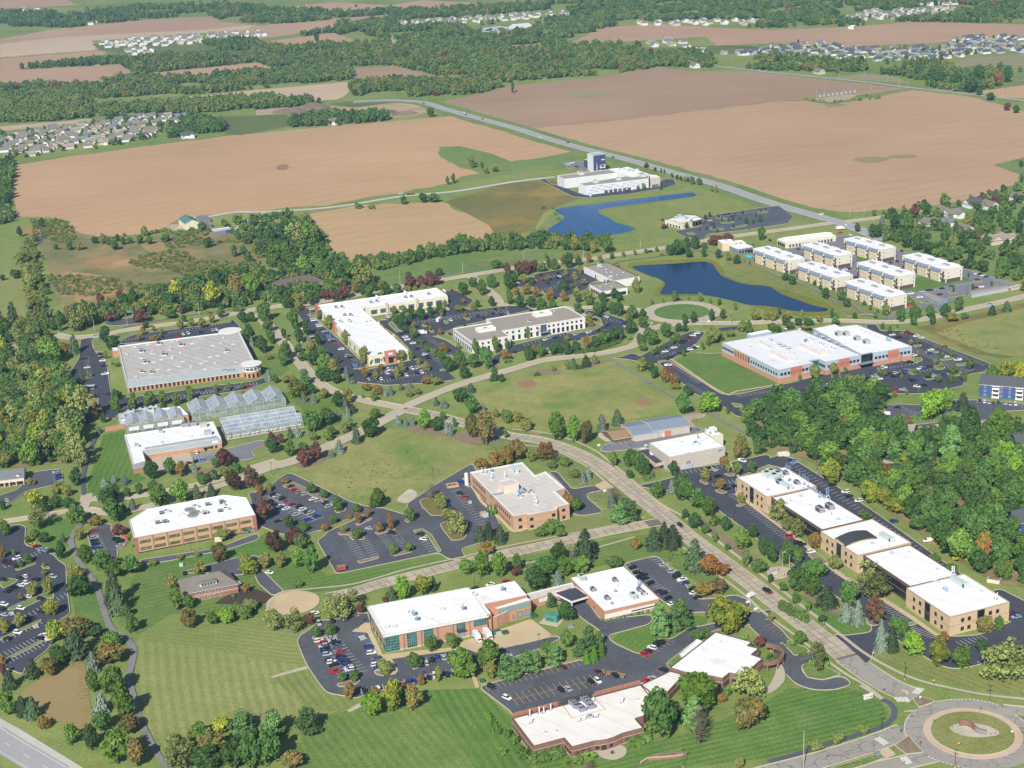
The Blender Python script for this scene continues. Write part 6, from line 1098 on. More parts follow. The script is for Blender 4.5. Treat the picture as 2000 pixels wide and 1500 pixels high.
[B.band(1,L*(.645+.038*i),L*(1-.645-.038*i)-.62,12.6,13.7 if i else 13.4,'white_wall',.36,'letter')for i in range(8)]
k=B.block('j 618,165 690,190 765,175 680,150',9,False);k.shell('navy','roof_bluegrey','cap_white',.3,.3);k.wins(0,.4,2,6,3,1,1,'glass_blue');k=B.block('j 690,215 700,225 755,215 745,205',4.5,False);k.shell('grey_siding','roof_whitegrey')
B=Bld('restaurant','low restaurant with stepped white roofs and cream stone walls','building','21 1195,215 1330,248 1400,230 1500,205 1440,178 1340,172',5.5,False);B.shell('cream_wall','roof_whitegrey','dark_metal',.6,.5);BP.append(B.pts);B.wins(0,.5,2.4,2,5,2,2,'glass_dark','dark_metal');B.wins(2,.5,3,3,3,1,3,'black_paint');k=B.block('21 1390,212 1420,228 1497,208 1450,192',6.6,False);k.shell('brown_metal','roof_white','dark_metal',.3,.3,5);B.gear('gac','21 1290,210 1330,205 1360,220 1310,195',1.4);k=B.block('21 1260,215 1310,240 1400,215 1330,190',6.4,False);k.shell('cream_wall','roof_whitegrey','cap_white',.9,.3,5)
p=ortho([G(x,y,3.6)[:2]for x,y in P('11 200,745 530,695 450,640 120,700')]);r=thing('clinic','low brick clinic with a long brown hipped roof','building',(*cen(p),0));B=type('o',(),{'root':r})();gable(B,p,3.2,4.4,'brick_tan','shingle_brown',1.0,0,8);BP.append(p)
p=[G(x,y,3.6)[:2]for x,y in P('11 85,745 200,760 260,730 180,690')];gable(B,ortho(p),3.2,3.4,'brick_tan','shingle_brown',.8,0,4,'wing_wall','wing_roof');p=[G(x,y,3.4)[:2]for x,y in P('11 265,745 310,738 300,705 260,712')];gable(B,ortho(p),3.4,2.2,'stone','shingle_brown',.4,1,0,'porch_wall','porch_roof')
p=[G(x,y,5)[:2]for x,y in P('01 1438,262 1548,242 1500,200 1410,222')];r=thing('barn','cream metal barn with a dark green roof at the field edge','barn',(*cen(p),0));B=type('o',(),{'root':r})();gable(B,ortho(p),6.5,3.2,'cream_wall','green_roof',.5,1);BP.append(p)
p=[G(x,y,3)[:2]for x,y in P('01 1652,305 1680,318 1805,290 1785,272')];B=Bld('container_shed','long low shed with a pale roof and bright blue front near the barn','shed','01 1652,292 1678,312 1805,288 1785,272',4,False);B.shell('grey_metal','roof_bluegrey');B.band(1,12,.2,.2,3.6,'blue_siding',.1,'blue_panel');BP.append(B.pts)
p=ortho([G(x,y,4)[:2]for x,y in P('02 -120,775 195,735 190,665 -120,690')]);r=thing('shop','small shop with slate grey roof, pale fascia and a red capped dormer','building',(*cen(p),0));B=type('o',(),{'root':r})();gable(B,p,4.0,3.6,'pink_wall','shingle_slate',.3,0);BP.append(p)
hb=object.__new__(Bld);hb.root=r;hb.pts=list(p);hb.sg=1 if area2(p)>0 else-1;hb.h=4;hb.ang=0;L=hb.edge(0)[3];hb.band(0,0,-.2,2.9,4.3,'cream_box',1.2,'fascia');hb.wins(0,.3,3.6,2.5,8,1,1,'glass_dark','brick_red');[hb.band(0,L*f,L*(1-f)-.7,0,2.9,'pink_wall',1.2,'pillar')for f in(.5,.62,.79,.975)]
g=G(*P('02 142,718')[0],5);m=MB();m.box((g[0],g[1],5.2),(1.6,1.4,1.4),0,0);m.cyl((g[0],g[1]),.9,5.9,6.5,10,1,.3);m.build('dormer',[M['white_wall'],M['red_paint']],r)
# dark blue apartments at the right edge
def blue_block(pts,h,lab,front):
    p=ortho([G(x,y,h)[:2]for x,y in P(pts)]);r=thing('apartment_house',lab,'apartment block',(*cen(p),0));B=type('o',(),{'root':r})();gable(B,p,h,4,'blue_siding','shingle_dark',.5,0);BP.append(p)
    hb=object.__new__(Bld);hb.root=r;hb.pts=list(p);hb.sg=1 if area2(p)>0 else-1;hb.h=h;hb.ang=0;L=hb.edge(0)[3]
    for z in(1,3.9,6.8):hb.wins(0,z,1.3,1.5,max(3,int(L/5)),1,1,'glass_blue','white_wall')
    for f in((.27,.66)if front else()):
        for z in(.1,3.0,5.9):hb.canopy(0,L*f,4.6,1.6,z+.9,1.1,'white_wall','balcony')
        hb.canopy(0,L*f,5.2,1.9,8.6,.3,'white_wall','gable_trim');hb.band(0,L*f-2.3,L*(1-f)-2.3,.2,8.4,'white_wall',.3,'balcony_frame');[hb.band(0,L*f-1.8,L*(1-f)-1.8,z,z+1.3,'glass_dark',.4,'balcony_opening')for z in(1.5,4.4,7.2)]
    hb.wins(3,4,1.3,1.5,2,2,2,'glass_blue','white_wall');return r
blue_block('f 1916,748 2040,762 2030,742 1918,735',9,'dark blue three storey apartment house with white balconies at the right edge',True);blue_block('f 1985,872 2030,866 2020,845 1978,852',8,'blue apartment house half hidden in the wood at the right edge',False);blue_block('f 1982,1028 2050,1005 2040,980 1970,1000',9,'blue apartment house with white window frames at the lower right wood edge',False)
def hidden_roof(pts,lab,h=5):
    p=[G(x,y,h)[:2]for x,y in P(pts)];r=thing('house',lab,'house',(*cen(p),0));B=type('o',(),{'root':r})();gable(B,p,h,2.5,'blue_siding','shingle_tan',.5,0);BP.append(p)
hidden_roof('32 890,640 1010,685 1015,620 920,600','house with brownish roof and blue cupola deep in the right wood')
hidden_roof('32 1290,355 1380,358 1375,330 1290,335','low grey roofed lodge among the trees by the curved car park');hidden_roof('32 1490,345 1700,330 1690,290 1560,310','long grey roofed lodge behind the wood, right of the curved car park');hidden_roof('32 1040,365 1130,372 1170,320 1080,330','small grey roofed lodge at the end of the curved car park');hidden_roof('01 0,1265 150,1255 120,1170 20,1190','house with dark slate roof in the trees at the left edge')
# ------------------------------------------------------------ foliage
def leafmat(name,c1,c2,c3=None,var=.45):
    t=NT(name);oi=t.n('ShaderNodeObjectInfo');f=t.noise(.55,3,.7);g_=t.noise(.16,2)
    col=t.ramp(f,[(.3,c1),(.68,c2)])
    if c3:col=t.mix(t.ramp(g_,[(.45,0),(.6,.85)]),col,c3)
    r_=t.ramp(oi.outputs['Random'],[(0,1-var),(1,1+var)]);col=t.mix(1.0,col,r_,'MULTIPLY')
    t.col(col);t.b.inputs['Roughness'].default_value=.62;t.b.inputs['Specular IOR Level'].default_value=.18
    return t.m
LK_={}
for k,nm,c1,c2,c3 in(('g','mid_green',(0.0756,0.145,0.0238),(0.134,0.227,0.0389),None),('d','dark_green',(0.0439,0.103,0.0227),(0.0878,0.174,0.04),None),('l','bright_green',(0.104,0.214,0.0216),(0.183,0.309,0.0367),None),('y','yellow_green',(0.183,0.227,0.0216),(0.329,0.328,0.0378),(0.11,0.176,0.0259)),
    ('o','orange',(.28,.10,.035),(.34,.16,.045),(.13,.17,.03)),('m','maroon',(.095,.042,.034),(.17,.07,.05),(.08,.08,.035)),('b','rusty',(.17,.125,.042),(.22,.16,.05),(.11,.14,.035)),('t','olive',(0.146,0.183,0.0518),(0.226,0.258,0.0756),None),('s','blue_green',(.10,.14,.11),(.16,.205,.16),None),('c','dark_conifer',(.035,.066,.028),(.07,.11,.046),None),('p','pine_green',(0.0708,0.149,0.0432),(0.128,0.233,0.0713),None),('a','bright_hedge',(.06,.15,.014),(.10,.215,.024),None),('x','bare_twig',(.16,.13,.10),(.24,.20,.16),None),('u','shrub_green',(0.0915,0.17,0.0302),(0.159,0.258,0.0518),None)):
    LK_[k]=leafmat('leaf_'+nm,c1,c2,c3)
t=NT('leaf_mixed');at=t.n('ShaderNodeAttribute',attribute_type='INSTANCER',attribute_name='tint');oi=t.n('ShaderNodeObjectInfo')
col=t.ramp(at.outputs['Fac'],[(0,(.038,.088,.026)),(.3,(.07,.135,.032)),(.55,(.125,.195,.042)),(.75,(.185,.21,.062)),(.87,(.22,.195,.036)),(.95,(.21,.12,.04)),(1,(.14,.06,.045))])
col=t.mix(1.0,col,t.ramp(t.noise(.45,3,.7),[(.3,.65),(.7,1.35)]),'MULTIPLY');t.col(col);t.b.inputs['Roughness'].default_value=.65;t.b.inputs['Specular IOR Level'].default_value=.15
plain('bark',(.13,.10,.075),.95,.3,2)
nr_=np.random.default_rng(11)
def quads_mesh(name,C,N,S,asp=.7,core=None):
    """leaf clumps: little quads at C facing N, size S; core: dark inner ellipsoids that stop one seeing through"""
    n=len(C);N=N/(np.linalg.norm(N,axis=1,keepdims=True)+1e-9);r=nr_.normal(size=(n,3));U=np.cross(N,r);U/=np.linalg.norm(U,axis=1,keepdims=True)+1e-9;V=np.cross(N,U);S=np.asarray(S).reshape(-1,1)
    q=np.stack([C-U*S-V*S*asp*.6,C+U*S*.8-V*S*asp,C+U*S+V*S*asp*.7,C-U*S*.7+V*S*asp],1).reshape(-1,3)
    v=q.tolist();f=[(4*i,4*i+1,4*i+2,4*i+3)for i in range(n)]
    for c,r3 in(core or[]):
        k=len(v);bm=bmesh.new();bmesh.ops.create_icosphere(bm,subdivisions=1,radius=1)
        v+=[(c[0]+p.co.x*r3[0],c[1]+p.co.y*r3[1],c[2]+p.co.z*r3[2])for p in bm.verts];bm.verts.index_update();f+=[tuple(k+x.index for x in fc.verts)for fc in bm.faces];bm.free()
    me=bpy.data.meshes.new(name);me.from_pydata(v,[],f);me.materials.append(LK_['g']);me.update();return me
def ball(n):p=nr_.normal(size=(n,3));return p/np.linalg.norm(p,axis=1,keepdims=True)
def crown_mesh(lobes,per,leaf,shape='round'):
    C,N,core=[],[],[];pts=[]
    for i in range(lobes):
        for _ in range(30):
            d=ball(1)[0]*nr_.uniform(.35,.66)
            if shape=='pine':d[2]=nr_.uniform(-.75,.8);d[:2]*=(1.05-.55*(d[2]+.75))
            elif d[2]<-.45:continue
            if all(np.linalg.norm(d-q)>.3 for q in pts):break
        pts.append(d);r=nr_.uniform(.22,.48)
        if shape=='thin':r*=.8
        s3=np.array([r,r,r*(.42 if shape=='pine' else .82)])
        p=ball(per);p[:,2]=np.abs(p[:,2])*np.where(nr_.random(per)<.78,1,-1)
        rad=nr_.uniform(.7,1.16,(per,1));C.append(d+p*s3*rad);N.append(p+nr_.normal(size=(per,3))*.8)
        core.append((d,s3*(.45 if shape=='thin' else .8)))
    C=np.concatenate(C);N=np.concatenate(N);z=(C[:,2].max()+C[:,2].min())/2;e=np.abs(C).max(0);C=(C-[0,0,z])/[max(e[0],e[1]),max(e[0],e[1]),(C[:,2].max()-C[:,2].min())/2]
    k=np.array([max(e[0],e[1])]*2+[e[2]]);core=[((c-[0,0,z])/k,r/k)for c,r in core]
    return quads_mesh('crown',C,N,nr_.uniform(.6,1.3,len(C))*leaf,.7,core)
def cone_mesh(tiers=15,br=13):
    C,N,S=[],[],[]
    for i in range(tiers):
        z=.04+.94*(i/tiers);R=1.12*(1-z)**.52
        for j in range(max(5,int(br*(.35+R*.8)))):
            a=nr_.uniform(0,2*pi);rr=R*nr_.uniform(.72,1.08)
            for q in(.45,.72,.98):C.append([cos(a)*rr*q,sin(a)*rr*q,z-.10*R*q*q+.02]);N.append([cos(a)*.45+nr_.normal()*.25,sin(a)*.45+nr_.normal()*.25,.9]);S.append(.075+.05*R)
    me=quads_mesh('crown',np.array(C),np.array(N),np.array(S),.6);bm=bmesh.new();bm.from_mesh(me);bmesh.ops.create_cone(bm,segments=8,radius1=.78,radius2=.06,depth=.94,cap_ends=True,matrix=Matrix.Translation((0,0,.5)));bm.to_mesh(me);bm.free();return me
def bare_mesh():
    m=MB()
    for i in range(110):
        z=nr_.uniform(-.9,.8);a=nr_.uniform(0,2*pi);r=(1-.5*abs(z))*nr_.uniform(.5,1);e=(cos(a)*r,sin(a)*r,z+nr_.uniform(-.05,.3));m.tube((0,0,z),e,.018,.006,3)
        for _ in range(2):q=nr_.uniform(.4,.9);s_=(e[0]*q,e[1]*q,z+(e[2]-z)*q);m.tube(s_,(s_[0]+nr_.normal()*.2,s_[1]+nr_.normal()*.2,s_[2]+nr_.uniform(0,.25)),.009,.004,3)
    m.tube((0,0,-1),(0,0,.95),.04,.012,5);return m.mesh('crown',LK_['x'])
def trunk_mesh():
    m=MB();m.tube((0,0,0),(0,0,.6),.045,.032,7);m.tube((0,0,.6),(.03,.02,1.0),.032,.015,6)
    for i in range(4):a=i*1.7;m.tube((0,0,.5+.08*i),(.22*cos(a),.22*sin(a),.85+.08*i),.018,.008,4)
    return m.mesh('trunk',M['bark'])
ROUND=[crown_mesh(15,85,.105)for _ in range(7)];THIN=[crown_mesh(14,60,.085,'thin')for _ in range(3)];PINE=[crown_mesh(16,80,.095,'pine')for _ in range(3)];CONE=[cone_mesh()for _ in range(3)];LOW=[crown_mesh(7,42,.16)for _ in range(4)];BARE=[bare_mesh()for _ in range(2)];TRUNK=trunk_mesh()
LOOK=dict(g='mid green tree',d='dark green tree',l='bright green tree',y='yellowish green tree',o='orange autumn tree',m='dark red tree',b='rusty brown tree',t='pale olive tree',s='blue spruce',c='dark conifer',p='feathery pine',a='narrow evergreen',x='bare leafless tree',u='low round shrub')
NAMES=dict(s='spruce_tree',c='conifer_tree',p='pine_tree',a='evergreen_tree',u='shrub',x='bare_tree');
def fit(x,y,w_,h_,cone=False):
    """ground point, radius and half height of the crown whose picture box is centred on x, bottom y"""
    s=pxm(x,y);d=G(x,y)-[0,0,HC];el=math.asin(HC/np.linalg.norm(d));a=w_/2/s
    if cone:g=G(x,y-.45*a*s*sin(el));return g,a,max(1.2*a,(h_/s-a*sin(el)*.7)/cos(el))
    b=math.sqrt(max((h_/2/s)**2-(a*sin(el))**2,(.55*a)**2))/cos(el);zc=b*1.12+.25;c=G(x,y-h_/2,zc);return c,a,b
def tree(k,x,y,w_,h_,world=None):
    if world is None:g,a,b=fit(x,y,w_,h_,k in 'sca')
    else:g,a,b=world
    rz=rnd.uniform(0,2*pi);nm=NAMES.get(k,'tree');cat={'u':'shrub'}.get(k,'tree')
    if k=='u':
        o=link(bpy.data.objects.new('shrub',rnd.choice(LOW)));o.location=(g[0],g[1],b*.75);o.scale=(a,a,b);o.rotation_euler=(0,0,rz);tag(o,'shrub',cat,None);c=o
    else:
        o=thing(nm,'tree',cat,(g[0],g[1],0),rz)
        me=rnd.choice(CONE if k in 'sca' else PINE if k=='p' else THIN if k=='t' else BARE if k=='x' else ROUND)
        c=link(bpy.data.objects.new('crown',me));c.parent=o
        if k in 'sca':c.location=(0,0,.3);c.scale=(a,a,b);H_=b*.5
        else:zc=b*1.12+.25;c.location=(0,0,zc);c.scale=(a,a*rnd.uniform(.92,1.08),b);H_=zc
        q=link(bpy.data.objects.new('trunk',TRUNK));q.parent=o;q.scale=(min(H_,a*1.8),min(H_,a*1.8),H_)
    if k!='x':c.material_slots[0].link='OBJECT';c.material_slots[0].material=LK_[k]
    LABELS.append((o,LOOK[k],proj((g[0],g[1],b))));o['group']={'u':'shrubs','s':'blue spruces','c':'dark conifers','p':'pines'}.get(k,'broadleaved trees');return c
TD={
'01':'g275,385,50,50 d325,270,60,70 g435,450,50,45 d150,345,50,80 t165,590,140,140 t230,770,110,200 d125,670,100,70 y265,855,130,85 t270,960,150,130 t290,1060,190,120 c110,1050,110,200 d15,690,50,50 l370,795,50,55 d735,400,70,55 t800,400,60,80 g840,410,50,60 c920,385,45,60 g890,450,80,80 d965,410,50,60 g1015,400,50,50 g1090,400,60,70 g1165,405,65,65 t1125,340,60,80 g1290,385,80,60 y625,450,70,60 g545,450,60,60 g1580,300,80,70 d1620,430,80,80 g1860,370,50,50 g1830,500,60,90 g1900,490,70,80 g1940,550,80,80 d1900,620,90,70 d1520,760,180,130 d1690,740,150,140 y1650,890,150,190 b1510,800,90,100 b1840,830,120,190 g1960,810,120,180 y1370,830,140,140 g1230,830,120,120 d1310,890,150,110 y1140,920,120,110 d1040,910,100,150 d965,890,80,100 m930,830,60,65 m785,880,70,90 g840,950,90,90 y800,985,75,90 m915,940,60,60 m1100,1000,150,70 m720,940,50,80 t660,1050,140,200 t590,1080,120,160 t530,1000,90,120 g460,1080,60,120 m870,1000,130,60 g1330,985,110,70 d1135,1065,55,65 b1115,1110,45,60 b1085,1160,45,60 b1200,1085,30,40 y1265,1115,40,50 b1200,1170,80,55 y1405,1065,60,70 y1495,1050,60,70 d1435,1015,50,60 y1575,1060,70,80 y1655,1020,55,65 g1725,980,70,90 u1630,950,60,30 u1860,915,90,25 d815,1170,90,130 d880,1230,120,110 c585,1270,100,170 b490,1260,130,90 d1890,1020,80,100 d1960,1010,70,80 d1940,1170,110,140 s1970,1215,40,90 y825,1300,30,60 y690,1450,30,70 y630,1490,20,90 u870,1345,30,30 u915,1360,50,40',
'11':'t310,400,150,170 g430,420,180,200 t390,250,120,90 d220,350,120,120 d120,400,110,120 d60,330,100,100 d20,480,60,90 d210,440,120,100 g140,560,140,130 g260,600,160,160 g370,640,150,150 d120,690,120,90 d40,690,60,90 g540,640,110,120 g690,590,70,80 d640,720,150,180 y650,760,80,90 t840,720,170,200 g900,540,80,60 g990,530,90,70 g960,560,50,60 g1050,540,70,50 g1110,545,70,50 g1200,520,80,70 g1290,500,90,90 t1360,500,90,110 g1450,490,80,80 d1540,480,110,110 t1570,400,60,70 g1640,470,80,80 g1720,460,100,90 t1800,420,60,60 g1850,420,70,50 d60,1000,130,140 d250,900,100,90 y335,910,70,60 g120,840,100,80 g185,860,60,60 y330,880,110,90 g375,810,90,70 d240,900,90,90 g420,880,90,120 m545,840,90,80 m620,850,110,90 m690,830,100,120 d640,880,80,60 b780,790,80,100 d835,800,80,90 g880,830,80,110 y980,810,40,50 d920,770,80,70 d1010,790,90,90 b985,740,60,50 g1100,790,80,80 m1205,760,110,110 m1295,740,90,90 m1360,730,90,100 m1415,720,70,90 y1180,790,80,60 y1240,790,50,60 y1310,780,60,60 d1190,690,60,70 g1350,660,70,50 d1430,650,70,60 g1690,740,90,80 d1620,800,90,100 g1760,800,100,120 g1840,740,90,100 g1885,590,110,60 m1960,640,70,90 d1970,760,90,150 g1980,870,60,120 d1840,890,60,80 b1695,930,55,60 d1730,900,40,60 b1620,870,40,40 g500,990,60,70 t570,1070,90,110 t695,1190,60,120 t840,1340,80,140 t970,1330,90,80 t1130,1320,100,90 t1210,1310,50,80 t900,1350,40,50 g290,1060,100,160 d330,1170,90,120 d390,1120,70,120 d215,1140,50,80 b240,1160,35,40 g90,1090,90,110 g115,1180,80,110 d40,1250,110,130 g230,1300,110,140 g210,1350,90,130 y100,1310,60,50 y430,1250,90,100 d480,1200,60,110 s410,1180,40,60 g330,1250,70,70 g360,1320,80,80 d440,1350,120,120 g520,1300,110,110 g540,1400,140,130 s560,1340,60,80 y600,1430,120,130 d640,1340,30,70 d530,1480,150,120 d620,1490,110,90 s710,1470,60,110 s755,1500,60,60 p380,1500,130,120 s100,1480,70,100 g150,1490,60,70 y240,1490,90,60 b290,1490,60,60 b850,1450,60,90 y935,1470,50,90 y1105,1450,60,90 b975,1390,50,50 y1145,1400,60,80 y1270,1350,45,60 y1330,1400,60,80 b1330,1500,90,70 y1400,1500,100,50 s1375,1460,30,50 d1150,1050,90,110 d1165,1100,60,70 g1090,1020,90,70 l1230,1140,70,90 b1230,1070,50,60 u1285,1180,70,45 u1310,1220,50,45 g1350,1250,60,60 l1390,1290,60,80 b1460,1260,90,90 b1440,1120,45,60 d1285,1000,80,110 d1215,990,60,100 d1360,960,50,80 t1080,950,60,60 t1150,940,60,60 d1430,960,60,100 b1450,970,40,60 t1590,930,90,50 t1475,900,50,60 b1635,980,30,50 b1320,1040,25,40 b1360,1080,25,40 b1805,960,20,40 l1710,1270,50,130 l1870,1250,60,130 l1960,1230,40,90 y1580,1230,40,60 g1450,1330,90,100 d1500,1400,100,120 g1590,1360,110,130 g1700,1370,120,110 d1800,1370,120,170 d1630,1450,90,100 b1950,1310,100,80 p1865,1470,100,100 d1920,1480,60,60 u1960,1320,70,22',
'21':'u240,130,45,28 u315,130,38,28 u340,178,40,28 u363,213,36,25 u165,300,44,28 y340,420,130,80 g260,420,30,40 g420,450,110,100 y490,450,90,120 g540,450,80,90 d590,460,70,60 y640,470,80,90 g740,470,100,140 g60,450,60,80 l265,515,35,40 d440,590,100,120 d520,570,55,70 b400,560,60,80 b505,540,50,70 b600,550,50,80 g330,600,80,80 d285,590,50,80 l690,550,40,60 g780,520,40,50 l870,505,30,40 l960,492,30,40 g1045,477,30,35 g1130,465,35,40 d1235,490,80,80 d1290,490,100,120 g1340,470,60,100 d1370,430,60,80 d1430,440,80,100 g1500,440,60,50 m1575,415,100,80 m1680,400,110,80 m1620,410,80,70 g1950,370,70,100 g1885,430,20,30 d1380,510,70,80 d1500,505,50,70 d1610,515,55,75 t1690,535,50,70 d1755,560,60,75 c1815,550,10,30 c1858,570,14,40 u1175,490,50,20 m50,640,80,100 m110,640,90,110 m170,620,80,90 l230,620,80,80 d20,710,60,90 y90,710,60,60 d150,720,60,60 l35,660,30,50 b285,690,45,50 y420,660,40,60 y490,690,60,70 y530,640,45,70 y565,725,60,50 b115,800,70,90 b190,820,70,80 b295,850,70,100 b400,850,70,90 d60,900,90,100 d150,900,90,90 g230,930,100,110 g320,920,70,90 d400,770,100,70 g490,760,60,60 y500,820,60,80 d520,860,60,60 b30,800,60,60 t590,850,100,90 g610,880,80,60 d710,860,80,80 d800,830,70,80 d840,850,60,60 t970,785,70,120 g520,950,80,90 g660,960,80,110 d720,930,70,100 g780,950,80,100 d835,960,80,110 b900,1010,40,70 g940,990,90,110 d1020,1000,70,90 d930,1100,100,120 g1020,1060,90,100 y600,1010,60,70 b620,1050,50,60 d130,1310,80,110 b175,1270,60,80 g225,1280,80,110 d320,1270,70,110 d370,1260,60,100 d430,1265,90,110 d500,1250,80,90 b585,1220,70,100 d645,1220,70,100 y425,1170,45,50 g720,1190,110,120 d790,1170,90,120 d840,1150,80,90 y705,1140,40,50 l120,1140,40,90 l208,1120,35,80 b735,1040,25,40 g1275,850,70,80 t1470,850,45,70 l1090,875,28,40 l1180,865,22,40 t1375,840,25,40 l1550,865,30,40 d1620,880,35,45 l1745,920,30,55 d1350,1030,55,80 d1420,1020,60,90 d1560,1000,55,90 d1645,990,50,80 y1905,1000,80,90 y1985,1000,50,80 g1100,1190,110,120 g1200,1130,100,120 g1060,1150,80,100 d1300,1090,60,70 d1350,1090,60,60 g1000,1190,80,90 l1020,1240,70,80 g1290,1170,60,80 g1250,1190,45,60 g1190,1225,45,50 g1140,1250,45,50 l1100,1270,40,50 g1340,1285,35,55 g1490,1230,30,60 g1530,1200,40,60 t1570,1180,110,130 t1620,1160,70,90 t1700,1130,90,60 t1800,1090,90,90 g1850,1100,60,100 u920,1150,40,35 c480,1390,70,95 c580,1370,80,100 t650,1340,60,70 t430,1380,50,70 y320,1395,50,50 u185,1430,70,30 u530,1375,60,30 y1010,1400,90,110 d1080,1400,80,90 d1115,1450,70,90 o1195,1480,85,110 o1270,1510,90,90',
'31':'l830,185,40,50 l905,175,30,35 d975,180,80,60 l1060,150,30,50 m1150,200,90,110 d1240,170,80,90 s890,240,40,60 d1000,280,130,130 d1090,330,130,160 b1120,320,60,70 g1210,250,90,80 d1180,360,90,60 d840,350,120,100 d700,310,50,70 g960,370,70,70 g1010,390,60,80 d1080,430,110,110 d1180,450,120,130 d1260,480,110,100 d1350,480,90,100 y1440,440,70,110 d1540,420,110,120 d1640,440,80,70 o1650,370,60,50 g1470,310,70,60 y1560,280,80,100 g1640,240,70,90 g1700,270,120,100 g1820,230,70,100 d1880,220,60,80 g1910,270,60,80 m1650,100,90,70 m1770,120,120,90 g1320,200,60,80 g1490,520,90,90 g1400,510,80,70 c1580,600,100,130 d1680,620,100,100 d1840,650,130,140 d1930,600,110,120 g1960,680,80,110 d1850,480,90,90 d1920,560,100,90 d1980,400,60,90 b1740,310,40,60 y1800,370,80,60 d450,830,70,85 d135,690,60,60 d190,720,70,70 d365,730,30,45 d410,765,30,45 g572,850,65,90 d615,895,70,65 c752,888,35,45 c800,925,30,40 c856,945,30,35 d678,990,40,50 l838,985,35,50 d500,985,35,75 p528,1035,75,90 y40,1000,90,90 y145,990,85,70 d145,1040,80,65 d235,1040,70,60 t270,1000,60,80 g320,1040,90,60 y400,1015,65,65 d90,960,30,70 d80,1100,60,60 g30,1090,80,70 g180,1070,60,60 g1040,1010,80,110 g1150,980,100,100 g1140,1040,60,80 g1270,980,80,100 d1285,1030,60,70 d1385,970,90,100 g1490,930,80,120 y1440,1010,110,80 g1535,990,70,50 c1750,965,70,85 c1865,940,80,90 t920,960,70,90 l1130,870,30,30 d1450,780,22,45 d1600,760,25,45 d1748,735,22,42 d1567,665,20,38 t365,1460,100,120 t510,1420,90,90 l250,1480,40,60 l605,1415,40,50 y500,1500,20,100 y560,1480,20,90 g895,1070,40,50 g955,1105,45,60 l1010,1060,25,30 y1115,1195,40,50 g1175,1190,40,55 b1050,1130,30,40 b1172,1285,20,55 l1310,1235,25,40 g1365,1300,35,60 g1430,1290,40,65 g1580,1380,70,85 g1450,1420,80,80 y1305,1340,50,40 y1355,1370,45,45 g1255,1440,50,50 l1150,1420,40,50 g1330,1490,60,70 g1440,1490,60,70 g1530,1480,60,80 l870,1425,40,55 l910,1440,40,50 b1045,1470,20,60 t700,1470,40,50 t745,1480,40,60 g1760,1500,140,150 y1860,1490,140,170 y1960,1480,120,160 t630,1500,120,80',
'02':'l1040,190,90,130 l1160,170,100,120 l1270,160,80,110 l1375,160,80,100 l1480,120,80,110 d910,120,90,80 l895,200,80,110 d930,240,60,70 c1275,185,50,45 c1365,175,45,45 c1500,150,40,40 y1600,150,35,50 d1705,120,50,50 y1900,100,40,50 l1690,60,50,60 l1785,50,50,60 l1890,40,50,50 y670,120,40,100 b730,110,20,60 b745,180,50,50 b720,270,80,100 d805,300,50,80 s775,390,50,60 c695,300,60,80 t580,600,180,220 t520,420,200,260 t600,300,200,300 t620,640,140,180 d590,790,110,140 s820,800,75,70 s895,775,60,70 s980,790,70,75 d830,950,140,150 d890,900,110,120 g990,880,70,80 g1085,860,70,90 g1190,830,90,80 s1040,990,70,100 d880,1070,160,180 c970,1010,60,90 g590,1090,150,150 t290,1130,180,180 b740,1110,120,90 y260,940,150,120 d330,1000,110,110 d430,970,100,110 d530,970,110,90 y450,860,120,100 y520,870,90,90 l35,1180,90,130 d20,980,50,80 y240,790,80,60 d1180,740,130,140 g1330,710,120,140 b1410,720,90,120 s1465,700,60,90 s1520,690,60,80 g1240,950,170,180 g1400,920,150,180 c1540,900,80,120 c1655,880,80,110 g1575,780,110,100 g1660,750,90,90 t1750,720,90,90 g1850,700,110,90 m1750,640,150,140 l1680,650,80,80 m1830,830,150,160 m1960,800,120,160 m930,1180,130,90 y620,1210,80,90 g660,1390,130,140 d790,1450,160,160 g900,1500,180,130 d1020,1480,180,150 u1010,1200,30,50 u1030,1265,60,60 b1710,1390,140,150 t1730,1220,150,90 y1540,1350,60,50 y1410,1370,70,40 t1190,1420,80,50 y1560,1490,120,110 y1920,1420,120,110 y1940,1490,160,120 d470,1360,90,140 d340,1240,100,90 g270,1200,80,70 g210,1240,60,60 c495,1240,50,80 l105,1340,35,60 g215,1400,65,80 l160,1430,45,60 b15,1360,60,100 y340,1500,40,60 y340,1430,25,40 y590,1500,160,80',
